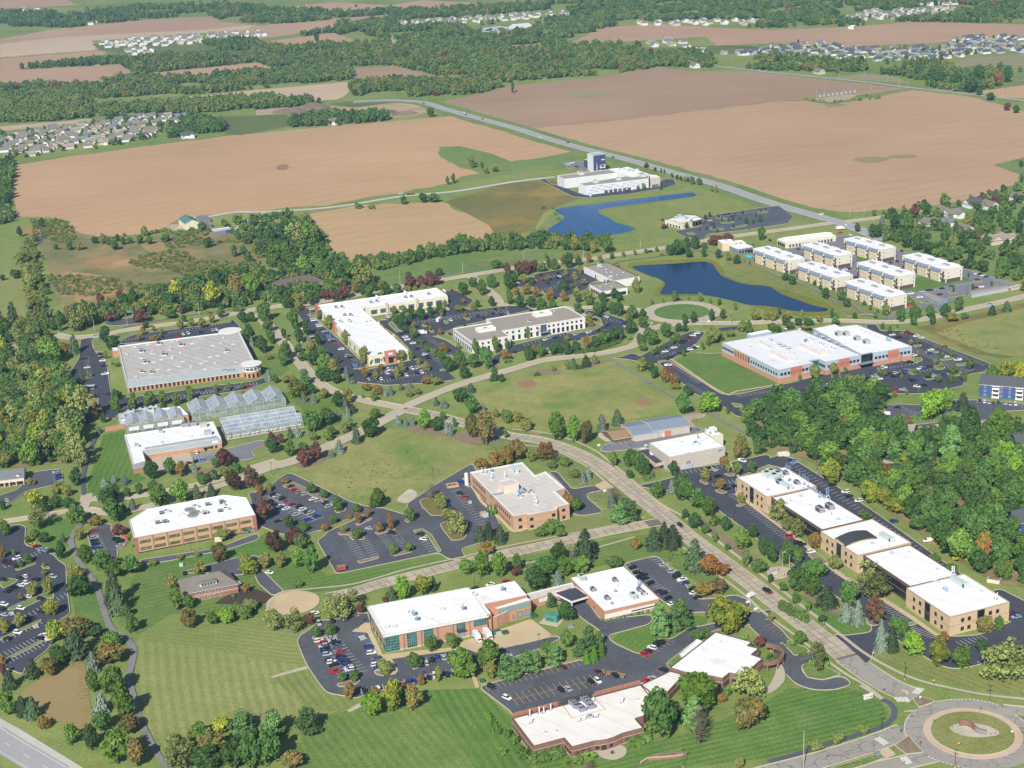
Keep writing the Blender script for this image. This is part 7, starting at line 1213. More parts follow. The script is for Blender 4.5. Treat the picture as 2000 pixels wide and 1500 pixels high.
'12':'y320,100,150,140 s375,150,60,90 s455,160,60,95 d640,180,120,130 y530,110,90,80 y720,140,100,110 s700,200,60,100 s715,260,60,90 c760,230,60,80 d440,360,160,150 d550,320,130,140 s630,280,50,80 g925,275,90,95 d420,80,110,80 b860,50,90,60 b945,80,100,80 l920,130,60,70 s1010,100,50,60 s1055,90,55,80 s1135,50,45,60 s1200,40,60,50 y1195,100,65,60 y1260,80,60,60 u835,110,35,40 d900,410,170,150 c790,470,90,150 s655,550,80,120 s595,575,60,60 l560,440,90,80 g590,400,90,80 t690,380,80,90 t730,340,70,80 c270,430,50,100 s330,420,65,100 d130,530,130,120 m120,440,60,70 m190,460,60,80 g265,560,100,120 m370,640,110,140 g370,520,90,70 m465,590,120,140 t440,440,90,70 s1110,320,60,80 s1170,330,50,60 s1225,330,55,95 g1310,350,130,150 d1420,360,130,110 s1490,390,60,100 s1520,410,60,110 l1460,280,60,70 g1550,330,40,70 b1680,410,110,190 b1800,450,160,240 y1870,260,60,70 l1960,300,100,110 d1590,140,150,120 s1410,170,45,70 s1475,190,65,70 d1690,230,130,140 s1775,230,60,80 c1680,70,80,80 g1955,420,40,60 b1760,670,140,100 b1880,640,130,130 b1960,620,110,150 g950,960,140,150 g920,965,80,70 g1200,1070,90,115 g430,855,100,90 g525,890,75,70 g630,990,95,130 g785,1005,80,75 o800,1085,70,95 o875,1040,50,80 o1050,1130,60,130 b960,1160,70,80 y680,1165,70,70 g790,1210,100,90 l1075,1330,75,90 l1195,1310,80,80 g600,1095,75,80 o545,1145,80,60 b725,1050,60,40 b230,780,80,50 o25,870,70,100 y95,840,70,80 x1370,900,160,130 t1440,970,110,120 y1500,1070,130,110 t1570,1170,160,180 a1840,1030,30,100 a1870,1025,30,90 a1815,1020,25,85 d250,1120,90,100 g370,1150,90,80 m60,1060,140,170 m140,1310,150,160 m300,1250,170,140 g350,1290,120,120 g320,1430,140,150 d430,1470,150,210 y190,1430,110,120 y65,1440,120,130 c1750,1240,90,140 c1820,1220,100,150 c1910,1250,110,160 b1800,1340,150,110 g1640,1490,140,130 g1760,1500,160,190 g1900,1500,170,190',
'22':'y40,290,100,80 y110,360,110,100 g355,430,160,220 g480,440,120,210 b580,455,110,170 s705,380,90,150 c825,330,100,140 d1340,230,140,160 d1370,90,90,80 l1545,215,200,150 g1685,230,30,60 y1280,40,80,50 b40,590,150,160 t150,600,90,90 o260,595,140,145 x340,610,80,80 l310,660,85,70 l415,640,100,70 l490,735,80,80 s555,780,65,100 s595,750,60,110 l790,635,75,110 d920,640,110,140 d990,680,130,160 d1030,705,120,130 l900,640,60,60 d920,735,65,70 s1095,735,45,65 d1260,715,85,120 u1050,740,80,40 x790,920,160,120 s780,970,75,130 p840,1085,160,150 p940,1060,150,150 p880,1050,140,160 g500,990,130,110 b430,950,110,100 g300,1170,170,120 l220,1195,100,90 l380,1195,100,80 g1135,890,120,130 s1250,860,70,120 d1330,900,160,200 d1380,910,150,150 d1450,970,150,160 g1540,1030,150,160 d1350,1050,60,80 d1430,1120,120,120 u1580,1100,110,100 g1510,1170,80,90 l1580,1230,60,90 y1510,760,85,110 b1625,825,85,90 b1655,640,80,80 y1690,690,50,80 l1760,710,75,110 g1870,690,80,100 y1790,930,75,80 d1670,1140,90,110 g1800,1290,140,180 d1880,1200,100,120 g1680,1300,55,60 l1830,1420,70,130 g1930,1470,140,110 d1970,1330,100,150 b1790,580,130,180 g1930,540,110,120 c570,1390,180,270 c640,1330,80,110 d360,1400,160,170 d270,1490,190,160 g410,1490,140,150 g540,1480,150,140 x460,1370,90,130 g40,1450,90,130 m30,1500,80,80 c1110,1300,150,190 c1190,1210,90,140 c1260,1300,140,210 u1320,1340,80,70 c1430,1470,170,270 b965,1290,90,95 g800,1430,140,90 o1560,1500,200,180 o1640,1500,130,110',
'32':'l1280,270,220,230 g1400,200,130,180 c1520,220,120,160 l990,100,45,50 l1085,80,30,40 g1180,70,30,40 y1570,320,130,100 u1450,245,60,45 u1140,275,70,45 y490,770,150,190 y800,920,170,170 y900,940,150,150 o930,760,180,140 y1080,740,200,180 y1000,1010,180,130 o1680,1370,160,220 p1430,620,200,300 p1000,600,140,150 p1260,640,140,180 p1840,980,100,120 b610,370,100,120 t80,1060,160,170 t150,1150,140,130 t230,1190,130,140 b360,1280,120,130 t525,1450,120,120 d30,1390,100,150 d140,1400,110,180 g230,1390,110,130 t830,1500,220,140 d350,1500,230,120 g1310,1400,90,80 g1440,1480,120,80 g760,1040,110,50',
'03':'d610,160,200,180 c900,240,170,300 c930,310,160,240 g1030,430,120,140 g980,320,90,100 y250,150,110,110 y370,140,100,140 y400,310,140,130 y150,390,100,110 y30,440,90,120 b160,190,50,60 b20,690,60,80 m20,780,60,100 y430,500,180,160 b600,480,260,180 d740,480,140,100 c600,650,220,260 d450,680,180,150 c260,800,130,160 b380,770,150,150 g870,560,180,140 b850,690,230,180 s730,760,110,180 g720,900,120,180 g870,920,190,230 g950,1100,200,260 s800,1080,150,180 d800,1210,170,170 b1010,1230,200,160 g900,1460,240,280 b1060,1480,170,220 d700,1350,160,190 g560,1300,150,150 c80,890,130,160 g50,1080,150,170 c180,1100,110,170 c260,1120,140,190 b340,1190,110,100 y1340,100,120,120 g1370,260,110,180 g1470,250,100,110 b1470,400,140,140 l1650,380,110,130 l1770,370,140,130 l1850,310,120,100 l1910,330,140,120 b1920,130,80,80 t1960,270,140,100 u1820,165,50,45 t1400,1490,260,280 g1560,1300,220,160 y1730,1230,180,140 b1640,1400,260,200 d1600,1510,260,180 p1900,1220,240,160 d1830,1500,260,250 d1960,1500,220,300',
'13':'p120,1260,220,220 d90,1460,220,280 b280,1500,200,150 p410,1220,210,200 t640,330,220,200 t740,260,200,170 t580,300,150,150 t140,420,160,180 t290,420,180,180 m415,380,100,100 m815,290,70,80 l1150,180,130,180 y1300,140,150,150 c1060,190,100,110 c1390,120,60,120 g470,480,90,90 g580,460,90,100 g675,830,90,80 g770,820,100,90 b730,960,110,130 l910,1090,190,200 b930,920,80,60 y1060,1050,180,240 p1110,940,110,120 b1230,1030,160,190 b1290,850,70,80 y1420,820,60,120 t1000,770,130,130 g1240,710,130,120 g1370,590,120,130 l1525,560,110,130 g1620,790,230,230 g1820,720,220,230 p1950,800,190,190 y1830,800,110,140 m1010,200,60,40 u1920,1400,100,80 l330,90,80,60 a1795,1100,30,55 a1815,1115,30,60 a1830,1135,30,60 a1845,1160,30,60 a1865,1185,30,60 a1880,1215,30,65 a1905,1240,32,65 a1838,1200,30,60 a1855,1228,30,60 u1960,1250,100,90',
'23':'d180,110,220,190 s360,70,90,120 p300,240,90,110 d430,350,160,160 l430,560,110,150 p600,580,160,190 p530,620,140,130 p680,560,110,130 a585,690,70,110 a640,680,90,130 a700,640,70,120 p340,690,180,160 g270,600,110,100 p100,760,180,180 p190,740,120,160 p20,790,110,160 p1160,460,180,250 p1320,410,220,230 x1520,330,80,150 y1680,440,300,280 y1780,350,200,150 y1640,300,130,150 g1440,510,120,100 u1520,480,90,90 u1820,490,60,45 m1940,560,110,100 b1500,150,160,90 b1610,140,160,130 u1250,690,80,50 l1440,1050,330,330 d1160,1250,280,380 d1290,1150,100,150 p1420,1220,200,280 x1460,1310,220,300 t1850,950,280,250 b1850,1190,290,260 b1630,990,100,80 u1670,930,130,100 x600,1500,130,60 y1780,1500,90,90 u100,1410,110,75 u170,1455,110,80 u250,1440,110,75 u330,1420,110,70 u430,1480,110,70 u510,1460,110,70 u600,1430,110,70 u930,1345,70,55 u1000,1325,80,60 u1060,1290,90,70 u1065,1220,70,90 u20,1310,70,110 u60,1380,80,70 u700,345,40,30 u740,350,35,26 u775,345,35,26 u825,337,32,24 u850,328,32,24 u880,322,32,24 u905,316,32,24 u935,310,32,24 u960,300,32,26 u990,295,32,26 u1020,290,32,26 u1060,280,36,26',
'33':'d20,50,50,70 g120,120,80,80 g220,210,70,90 l315,275,55,100 d425,360,80,60 d230,110,180,190 g350,150,160,160 c460,250,190,180 d640,230,180,200 s610,360,120,160 s700,390,120,210 m840,370,170,210 s880,600,110,270 c970,600,110,220 d1030,470,180,160 l1130,620,200,200 y1330,700,190,220 g1520,720,170,180 o1380,520,90,90 b1690,450,160,150 g1810,430,90,120 d1680,600,110,120 t1850,800,380,340 t1980,780,200,250 t400,740,160,240 g250,530,110,110 u170,540,80,45 u280,610,100,60 u330,710,80,50 u450,690,90,60 y20,360,60,80 t840,140,280,160 y770,60,160,100 t370,1370,130,100 t550,1310,110,100 t740,1240,110,90 u1440,1190,30,22 u1480,1185,30,22 u1740,1240,30,22 u1770,1235,30,22 u30,650,90,60'}
TD['20']='d1050,1310,45,40 d1118,1335,28,30 g1165,1345,20,30 g1190,1350,20,30 d1250,1385,25,35 d1290,1398,28,35 d1320,1408,25,35 y1350,1412,28,35 d1375,1420,25,40 g1410,1436,45,60 g1465,1442,50,55 y1560,1495,20,50 y1595,1500,25,55 d740,1500,20,40 d920,1475,25,30 t985,1485,30,40 t1030,1475,40,45 g1160,1480,30,40 d5,720,30,90'
TD['30']='d1180,610,80,100 d1290,655,100,140 d1340,660,110,120 d1470,675,90,120 d1590,715,100,150 d1640,655,100,150 o1800,665,90,130 d1880,635,80,110 u300,782,36,30 u350,788,30,28 u405,796,38,32 u437,796,22,26 u522,798,24,26 u552,798,22,26 u570,795,24,26 u680,786,24,26 u715,784,40,30 u770,752,24,24 u800,754,28,26 u838,770,34,40 u868,768,28,36 u797,776,20,22 d237,335,24,28 d1650,740,60,60 d1740,780,80,60 m1870,860,60,60 d1940,880,60,60 d1980,1300,40,50 d1985,1420,30,60 d1840,1500,60,60'
TD['10']='d490,805,40,45 g1360,908,75,75 y1680,1285,60,75 g1700,1305,60,40 g1765,1312,35,50 y1795,1355,45,60 g1870,1340,50,40 g1540,1428,40,75 g1495,1438,32,65 d780,55,20,25 d475,320,50,60'
TD['11']+=' u805,122,90,45 u903,130,60,40 g1155,92,65,65 d1305,78,75,75 g1390,78,100,70'
TD['21']+=' d1545,188,26,34 d1612,202,22,34 d1640,232,22,36 d1695,232,20,34 d1725,222,18,34 d1745,182,18,26 d1800,172,22,30 d1830,250,34,60 d1885,246,26,36 d1940,232,34,56 d1905,192,18,30 d1945,156,18,26 d1980,142,16,22 d1780,215,18,30 d1520,298,26,40 d1463,304,20,30 d1580,284,24,34 d1605,318,24,32 d1730,282,22,36 d1510,214,36,40 d1365,285,36,50 d1410,265,36,34 m1190,280,60,26 m1175,225,24,22'
CAND=[]
for tile,s in TD.items():
    for q in s.split():
        x,y,w_,h_=map(float,q[1:].split(','));X,Y=int(tile[0])*500+x/4,int(tile[1])*375+y/4
        CAND.append((w_*h_/16,q[0],X,Y,w_/4,h_/4,None))
WPX={k:P('f '+s)for k,s in dict(left='-10,640 60,650 100,690 125,730 150,800 160,850 150,905 110,905 50,912 0,915 -10,915',right='1455,815 1500,785 1600,765 1720,758 1725,790 1715,835 1790,862 1840,838 1870,852 2030,835 2030,1150 1960,1143 1905,1118 1830,1066 1720,988 1640,934 1580,900 1540,884 1490,876 1460,850').items()}
def scatter(poly,gap,avoid=True,jit=.9,rows=None):
    w_=[G(*p)[:2]for p in poly];xs_=[p[0]for p in w_];ys_=[p[1]for p in w_];out=[]
    y=min(ys_)
    while y<max(ys_):
        x=min(xs_)
        while x<max(xs_):
            X,Y=x+rnd.uniform(-jit,jit)*gap/2,y+rnd.uniform(-jit,jit)*gap/2;x+=gap
            if not inside(X,Y,w_):continue
            if avoid and(any(inside(X,Y,b_)for b_ in BP)or in_paved(X,Y,())):continue
            out.append((X,Y))
        y+=gap*.87
    return out
WOODS=[]
for k_ in WPX:sheet('wood_floor',[G(*p)for p in WPX[k_]],'litter',.05)
for key,gap,mix in(('left',8.6,'ddgggttty'),('right',11.2,'dddddddgggggl')):
    for X,Y in scatter(WPX[key],gap):
        a=rnd.uniform(4.0,7.6);b=a*rnd.uniform(.85,1.25);px,py=proj((X,Y,b));s=pxm(px,py)
        CAND.append((4*a*b*s*s*.8,rnd.choice(mix),px,py+b*s*.9,0,0,(np.array([X,Y,0]),a,b)))
        WOODS.append((X,Y,a))
CAND.sort(key=lambda c:-c[0]);n_dec=0;SMALL=[];shown={}
for c in CAND:
    dec=c[1]not in 'scpaux'
    if dec:n_dec+=1
    if dec and n_dec>330:SMALL.append(c);continue
    tree(*c[1:6],world=c[6])
# ------------------------------------------------------------ woods that read as a mass: instanced crowns, one object per wood
def crown_of(me):return next(o for o in bpy.data.objects if o.type=='MESH' and o.data==me)
def stuff_trees(name,label,pts,big=False):
    protos=[crown_of(m_)for m_ in(ROUND[:4]if big else LOW)if any(o.type=='MESH' and o.data==m_ for o in bpy.data.objects)]
    me=bpy.data.meshes.new(name);n=len(pts);me.from_pydata([(p[0],p[1],p[2])for p in pts],[],[])
    for nm,ty,key,dat in(('scl','FLOAT_VECTOR','vector',[c for p in pts for c in(p[3],p[3],p[4])]),('yaw','FLOAT','value',[rnd.uniform(0,6.28)for _ in pts]),('idx','INT','value',[rnd.randrange(len(protos))for _ in pts]),('tint','FLOAT','value',[p[5]for p in pts])):
        me.attributes.new(nm,ty,'POINT').data.foreach_set(key,dat)
    o=link(bpy.data.objects.new(name,me));o['kind']='stuff';o['label']=label
    ng=bpy.data.node_groups.new(name,'GeometryNodeTree');ng.interface.new_socket('Geometry',in_out='INPUT',socket_type='NodeSocketGeometry');ng.interface.new_socket('Geometry',in_out='OUTPUT',socket_type='NodeSocketGeometry')
    N=ng.nodes;Lk=ng.links.new;gi=N.new('NodeGroupInput');go=N.new('NodeGroupOutput');io=N.new('GeometryNodeInstanceOnPoints');jn=N.new('GeometryNodeJoinGeometry')
    for pr in protos:
        oi=N.new('GeometryNodeObjectInfo');oi.inputs['Object'].default_value=pr;oi.transform_space='ORIGINAL';sm=N.new('GeometryNodeSetMaterial');sm.inputs['Material'].default_value=M['leaf_mixed'];g2=N.new('GeometryNodeGeometryToInstance');Lk(oi.outputs['Geometry'],sm.inputs[0]);Lk(sm.outputs[0],g2.inputs[0]);Lk(g2.outputs[0],jn.inputs[0])
    def na(nm,ty):q=N.new('GeometryNodeInputNamedAttribute');q.data_type=ty;q.inputs[0].default_value=nm;return q.outputs[0]
    cx=N.new('ShaderNodeCombineXYZ');Lk(na('yaw','FLOAT'),cx.inputs[2]);io.inputs['Pick Instance'].default_value=True
    Lk(gi.outputs[0],io.inputs['Points']);Lk(jn.outputs[0],io.inputs['Instance']);Lk(na('idx','INT'),io.inputs['Instance Index']);Lk(cx.outputs[0],io.inputs['Rotation']);Lk(na('scl','FLOAT_VECTOR'),io.inputs['Scale']);Lk(io.outputs[0],go.inputs[0])
    o.modifiers.new('trees','NODES').node_group=ng;return o
def tint(t0,sp=.16):return min(1,max(0,rnd.gauss(t0,sp)))
def wood(name,label,polys,gap,a0,a1,t0,sp=.16,keep=1.0,big=False,avoid=True,hb=(.75,1.15),brk=None):
    pts=[]
    for s in polys:
        for X,Y in scatter(P('f '+s),gap,avoid):
            if rnd.random()>keep or(brk is not None and mathutils.noise.noise(Vector((X/110,Y/60,3)))<brk):continue
            a=rnd.uniform(a0,a1);b=a*rnd.uniform(*hb);pts.append((X,Y,b*.95,a,b,tint(t0,sp)))
    return stuff_trees(name,label,pts,big)
NOBLD=[W('f '+s)for s in('0,258 60,252 130,243 235,228 240,222 365,222 368,240 320,252 312,274 200,292 120,298 30,316 0,318','1380,112 1500,88 1600,82 1700,95 1840,90 1870,72 2010,66 2010,106 1900,112 1840,119 1700,123 1560,113 1460,112','1236,86 1290,74 1352,80 1352,94 1260,98','760,46 860,38 960,32 1112,20 1112,34 1000,42 900,53 790,49','900,52 1045,42 1045,64 920,66','1220,48 1380,38 1500,40 1480,53 1250,52','1636,42 1680,22 1810,18 1880,12 1850,32 1700,43')]
BP+=NOBLD
FPOLY=[W(' '.join('%g,%g'%p for p in f).join(['f ','']))for f in FIELDS];BP+=FPOLY
wood('far_woods','broad belts of woodland fading into the haze',['0,24 150,26 270,14 430,8 560,20 700,24 800,20 1000,12 1200,-6 2010,-10 2010,44 1800,46 1660,52 1550,56 1420,54 1300,46 1180,54 1130,70 1100,90 1060,96 960,88 800,80 700,62 640,58 560,46 430,46 300,50 150,56 120,50 0,48','690,28 790,46 900,56 920,68 1050,64 1110,36 1200,60 1140,92 1300,90 1250,100 1300,112 1120,100 960,100 760,82 700,66'],11.5,4.5,7,.42,.2,.9,brk=-.1)
wood('woodland','wide middle distance woodland in early autumn colour',['250,118 500,92 640,88 700,84 900,88 1110,98 1250,98 1330,112 1300,132 1180,146 1000,160 870,152 770,128 690,130 684,152 560,150 545,136 500,122 280,145 240,132','0,162 140,152 262,150 320,154 430,146 560,136 690,140 690,158 500,174 330,190 260,193 200,200 140,192 60,186 0,188','680,168 760,156 870,160 1000,158 1002,174 930,184 870,188 780,190 690,192','1290,112 1350,100 1390,112 1480,114 1560,116 1700,126 1840,122 1860,135 2010,140 1900,152 1820,160 1740,148 1640,142 1500,138 1420,134 1300,130','1795,155 1850,145 1930,145 1935,180 1890,182 1810,170'],9.5,3.8,6.5,.5,.2,.9,brk=-.24)
wood('woodland','yellowish tree belts beyond the left field',['0,196 80,182 150,188 180,200 178,230 90,238 0,240','186,212 400,200 600,188 610,205 500,212 420,220 200,228'],9.5,5,7,.58,.12,.97)
wood('hedgerow','dark tree row along the lane beyond the left field',['566,236 620,226 760,228 764,236 640,246 570,250','500,192 600,186 612,206 500,215','330,240 380,232 440,242 440,258 380,262 330,272','0,312 24,314 30,350 34,372 10,420 0,420','0,420 20,418 26,430 15,440 0,440'],8,4,6.5,.33,.12)
wood('hedgerow','thin tree rows and farmyard trees among the far fields',['0,134 230,116 270,120 300,135 268,150 230,126 0,140','50,97 110,94 112,102 54,106','290,43 316,42 316,52 292,52','380,84 500,80 520,92 440,102 420,92','550,80 600,66 660,58 700,50 700,60 610,82','230,60 112,54 20,52 18,46 110,44'],12,5,7,.35,.12)
wood('hedgerow','bushy tree belt along the near side of the small field',['430,440 560,420 610,440 650,500 680,512 800,500 880,480 965,465 1040,462 1190,470 1195,488 1050,488 960,490 860,505 740,530 700,545 600,545 560,545 520,520 500,500'],7,2.5,5,.38,.15,.62)
wood('woodland','tree belt behind the long street at the left',['120,620 200,600 300,575 400,545 500,525 520,545 640,540 700,555 640,585 520,596 430,606 350,614 250,620 180,640','60,620 95,640 110,640 100,660 60,655','100,640 165,600 175,640 130,650'],7.5,3,5.5,.45,.2,.85)
wood('wetland_scrub','low willow scrub and reeds in the wetland',['110,505 240,490 380,470 480,470 520,500 460,535 330,560 200,575 120,590 90,540','180,460 300,440 420,450 380,475 220,480','60,430 135,430 150,460 110,520 70,500'],3.8,.7,2.4,.68,.12,.75,hb=(.4,.8),brk=-.02)
wood('woodland','leafy trees among the houses at the right edge',['1690,450 1760,410 1880,392 1990,372 2010,380 2010,575 1960,560 1900,548 1850,520 1800,480 1740,478'],9.5,3.2,5.6,.36,.18,.4)
wood('tree_belt','line of trees along the left trail',['50,470 70,490 80,540 95,600 100,640 80,650 60,600 45,540'],6.5,2.5,4.5,.62,.12,.8)
wood('hedge','clipped hedge along the white office lot',['1120,690 1160,682 1205,668 1214,664 1210,672 1160,690 1125,697'],1.6,1.0,1.4,.35,.05,1,hb=(.7,.9))
wood('meadow_weeds','taller weeds dotted over the two meadows',['640,905 720,880 840,880 860,920 800,960 720,985 660,960'],4,.4,.9,.55,.05,.3,hb=(.35,.5))
wood('meadow_weeds','rank weeds in the right hand meadow',['1820,640 1870,635 1900,660 1990,690 1950,700 1880,680'],4,.5,1.0,.55,.05,.4,hb=(.35,.5))
wood('planting_grass','tufts of ornamental grass on the splitter islands',['1783,1365 1795,1362 1825,1370 1818,1374 1795,1382','1752,1460 1774,1440 1780,1448 1803,1470 1772,1474'],1.5,.32,.5,.6,.05,.9,avoid=False,hb=(.7,1))
wood('hedge','clipped green hedge round the brown brick building',['1013,1432 1022,1432 1050,1470 1045,1480','1045,1480 1095,1468 1100,1478 1060,1492','1225,1448 1270,1436 1272,1446 1235,1456','1528,1180 1580,1210 1575,1220 1520,1190'],1.8,1.5,2.0,.45,.04,1,avoid=False,hb=(.7,.9))
_sm={}
for c in SMALL:
    if c[6]is not None:(g,a,b)=c[6]
    else:g,a,b=fit(*c[2:6])
    _sm.setdefault(0,[]).append((g[0],g[1],b*1.1+.2,a,b,{'d':.1,'g':.35,'l':.5,'y':.8,'t':.72,'o':.95,'b':.92,'m':1}[c[1]]))
stuff_trees('small_trees','many small trees in the lots and the rest of the two woods',_sm[0],True)
wood('garden_trees','garden trees between the houses of the left and right subdivisions',['0,262 60,256 130,246 230,230 365,224 366,240 320,252 308,272 200,290 120,296 30,314 0,315'],17,2.2,4.6,.36,.2,.62,avoid=False)
wood('garden_trees','small garden trees of the far subdivisions',['1384,110 1510,90 1700,95 1850,90 1880,73 2000,68 2000,105 1840,119 1700,122 1460,110','765,47 860,39 1108,22 1108,33 900,52 790,49','1640,42 1680,24 1800,19 1875,13 1850,31 1700,42'],26,2,4.2,.36,.15,.5,avoid=False)
wood('undergrowth','shrubby undergrowth filling the two woods',[' '.join('%g,%g'%p for p in WPX[k])for k in WPX],6,2,3.4,.25,.12,.55)
# ------------------------------------------------------------ houses
def house_proto(wm,rm,wing):
    r=thing('house','house','house');m=MB();m.box((0,0,1.9),(13,9,3.8));m.poly([(-6.5,-4.5,3.8),(-6.5,0,6.6),(-6.5,4.5,3.8)]);m.poly([(6.5,-4.5,3.8),(6.5,4.5,3.8),(6.5,0,6.6)])
    if wing:m.box((3,-6,1.7),(6,5,3.4));m.poly([(0,-8.5,3.4),(6,-8.5,3.4),(3,-8.5,5.4)])
    m.build('wall',M[wm]).parent=r;a=MB();a.poly([(-7,-5,3.5),(7,-5,3.5),(7,0,6.75),(-7,0,6.75)]);a.poly([(7,5,3.5),(-7,5,3.5),(-7,0,6.75),(7,0,6.75)]);a.poly([(-7,-5,3.3),(-7,5,3.3),(7,5,3.3),(7,-5,3.3)])
    if wing:a.poly([(-.4,-9,3.2),(3,-9,5.5),(3,-1,5.5),(-.4,-4,3.2)]);a.poly([(3,-9,5.5),(6.4,-9,3.2),(6.4,-4,3.2),(3,-1,5.5)])
    a.build('roof',M[rm]).parent=r;m=MB();m.box((3 if wing else-3,-8.52 if wing else-4.52,1.2),(4.4,.1,2.2));m.build('garage_door',M['white_wall']).parent=r;m=MB();m.box((-5,-4.53,2),(1.2,.1,1.4));m.build('window',M['glass_blue']).parent=r;return r
HP=[('white_wall','shingle_dark','white house with dark roof'),('beige','shingle_grey','beige house with brown roof'),('white_wall','shingle_grey','white house with brown roof'),('bluegrey_panel','shingle_dark','blue grey house with dark roof'),('beige','shingle_tan','beige house with tan roof'),('white_wall','shingle_slate','white house with slate roof')]
protos_h=[None]*6;far=MB();nh=0
def house(X,Y,rz,k,s_=1.0):
    if protos_h[k]is None:protos_h[k]=house_proto(HP[k][0],HP[k][1],k%2==0);r=protos_h[k];r.location=(X,Y,0);r.rotation_euler=(0,0,rz)
    else:r=dup(protos_h[k],(X,Y,0),rz,'house')
    r.scale=(s_,s_,s_);r['group']='houses of the subdivisions';LABELS.append((r,HP[k][2],proj((X,Y,3))))
BP_keep=BP;BP=[]
for s,gap,mix,n in(('0,264 60,257 130,247 230,236 300,243 306,268 200,288 120,294 30,311 0,312',22,(1,1,2,4,5,2),118),('230,236 300,226 362,226 362,236 310,246',23,(2,5,0,4),22),('1384,108 1460,100 1510,92 1600,86 1700,97 1850,92 1875,76 2000,70 2000,103 1900,109 1840,117 1700,121 1560,111 1460,109',25,(0,0,3,5,4,3),150),('1240,86 1290,77 1348,82 1348,92 1262,96',30,(4,5,2),18)):
    q=scatter(P('f '+s),gap,False,.45);rnd.shuffle(q)
    for X,Y in q[:n]:house(X,Y,rnd.choice((.35,.35+pi/2,.35+pi))+rnd.uniform(-.2,.2),rnd.choice(mix),rnd.uniform(.85,1.15))
for x,y,k in((1845,420,2),(1860,424,2),(1900,404,0),(1933,408,2),(1990,393,2),(1812,442,2),(1843,442,5),(1885,455,1),(1937,475,4),(1965,474,4),(1560,132,4),(1600,144,1),(1357,132,2),(367,269,0),(0,428,2),(645,243,2),(190,127,4)):g=G(x,y);house(g[0],g[1],.35+rnd.choice((0,pi/2)),k,1.25)
for s,gap in(('185,84 230,79 330,73 430,67 500,62 530,70 430,82 330,90 210,95',24),('240,97 300,94 310,104 262,108',22),('765,46 860,40 960,33 1108,23 1108,32 1000,40 900,51 790,48',26),('1225,46 1380,39 1500,41 1480,51 1250,50',30),('1640,42 1680,24 1800,19 1875,13 1850,31 1700,42',26),('1760,8 1930,0 1900,10 1780,14',24),('0,20 30,14 120,16 40,24',60),('140,50 190,40 200,46 150,52',40)):
    for X,Y in scatter(P('f '+s),gap,False,.5):
        L_,D_,hh=rnd.uniform(10,15),rnd.uniform(8,11),rnd.uniform(3.5,5.5);a=rnd.choice((.3,1.87));far.box((X,Y,hh/2),(L_,D_,hh),a,rnd.choice((0,0,1)));k=len(far.v);ca,sa=cos(a),sin(a)
        V_=[(x*ca-y*sa+X,x*sa+y*ca+Y,z)for x,y,z in((-L_/2,-D_/2-.5,hh),(L_/2,-D_/2-.5,hh),(L_/2,0,hh+3),(-L_/2,0,hh+3),(-L_/2,D_/2+.5,hh),(L_/2,D_/2+.5,hh))];rm=rnd.choice((2,2,3,4));far.poly([V_[0],V_[1],V_[2],V_[3]],rm);far.poly([V_[3],V_[2],V_[5],V_[4]],rm);far.poly([V_[1],V_[5],V_[2]],0);far.poly([V_[0],V_[3],V_[4]],0)
o=far.build('distant_houses',[M[q]for q in('white_wall','beige','shingle_grey','shingle_slate','shingle_tan')]);o['kind']='stuff';o['label']='roofs of the distant subdivisions'
BP=BP_keep
for s,h,wl,rf,lab,nm in(('20 -40,215 0,190 130,180 160,200 60,235',8,'cream_box','roof_whitegrey','distant school with pale orange walls among the far trees','school'),('10 1720,225 1900,205 1985,215 1900,245 1800,250',8,'cream_box','roof_bluegrey','distant school wing with blue grey roof','school'),('10 1025,285 1200,272 1230,285 1080,305',7,'beige','roof_tan','distant flat roofed hall in the woods','hall'),('10 630,215 840,185 890,190 700,225',7,'beige','roof_tan','distant long flat roofed factory','factory'),('20 1375,395 1400,370 1520,372 1500,392',5,'beige','shingle_tan','distant grey church hall on a lawn','hall'),('30 625,205 650,195 685,198 670,208',5,'white_wall','roof_white','white tent like barn on the far field edge','barn'),('10 700,180 708,170 735,172 732,184',6,'red_paint','red_paint','small red barn far off by the silos','barn')):
    B=Bld(nm,lab,'building',s,h,False);B.shell(wl,rf)
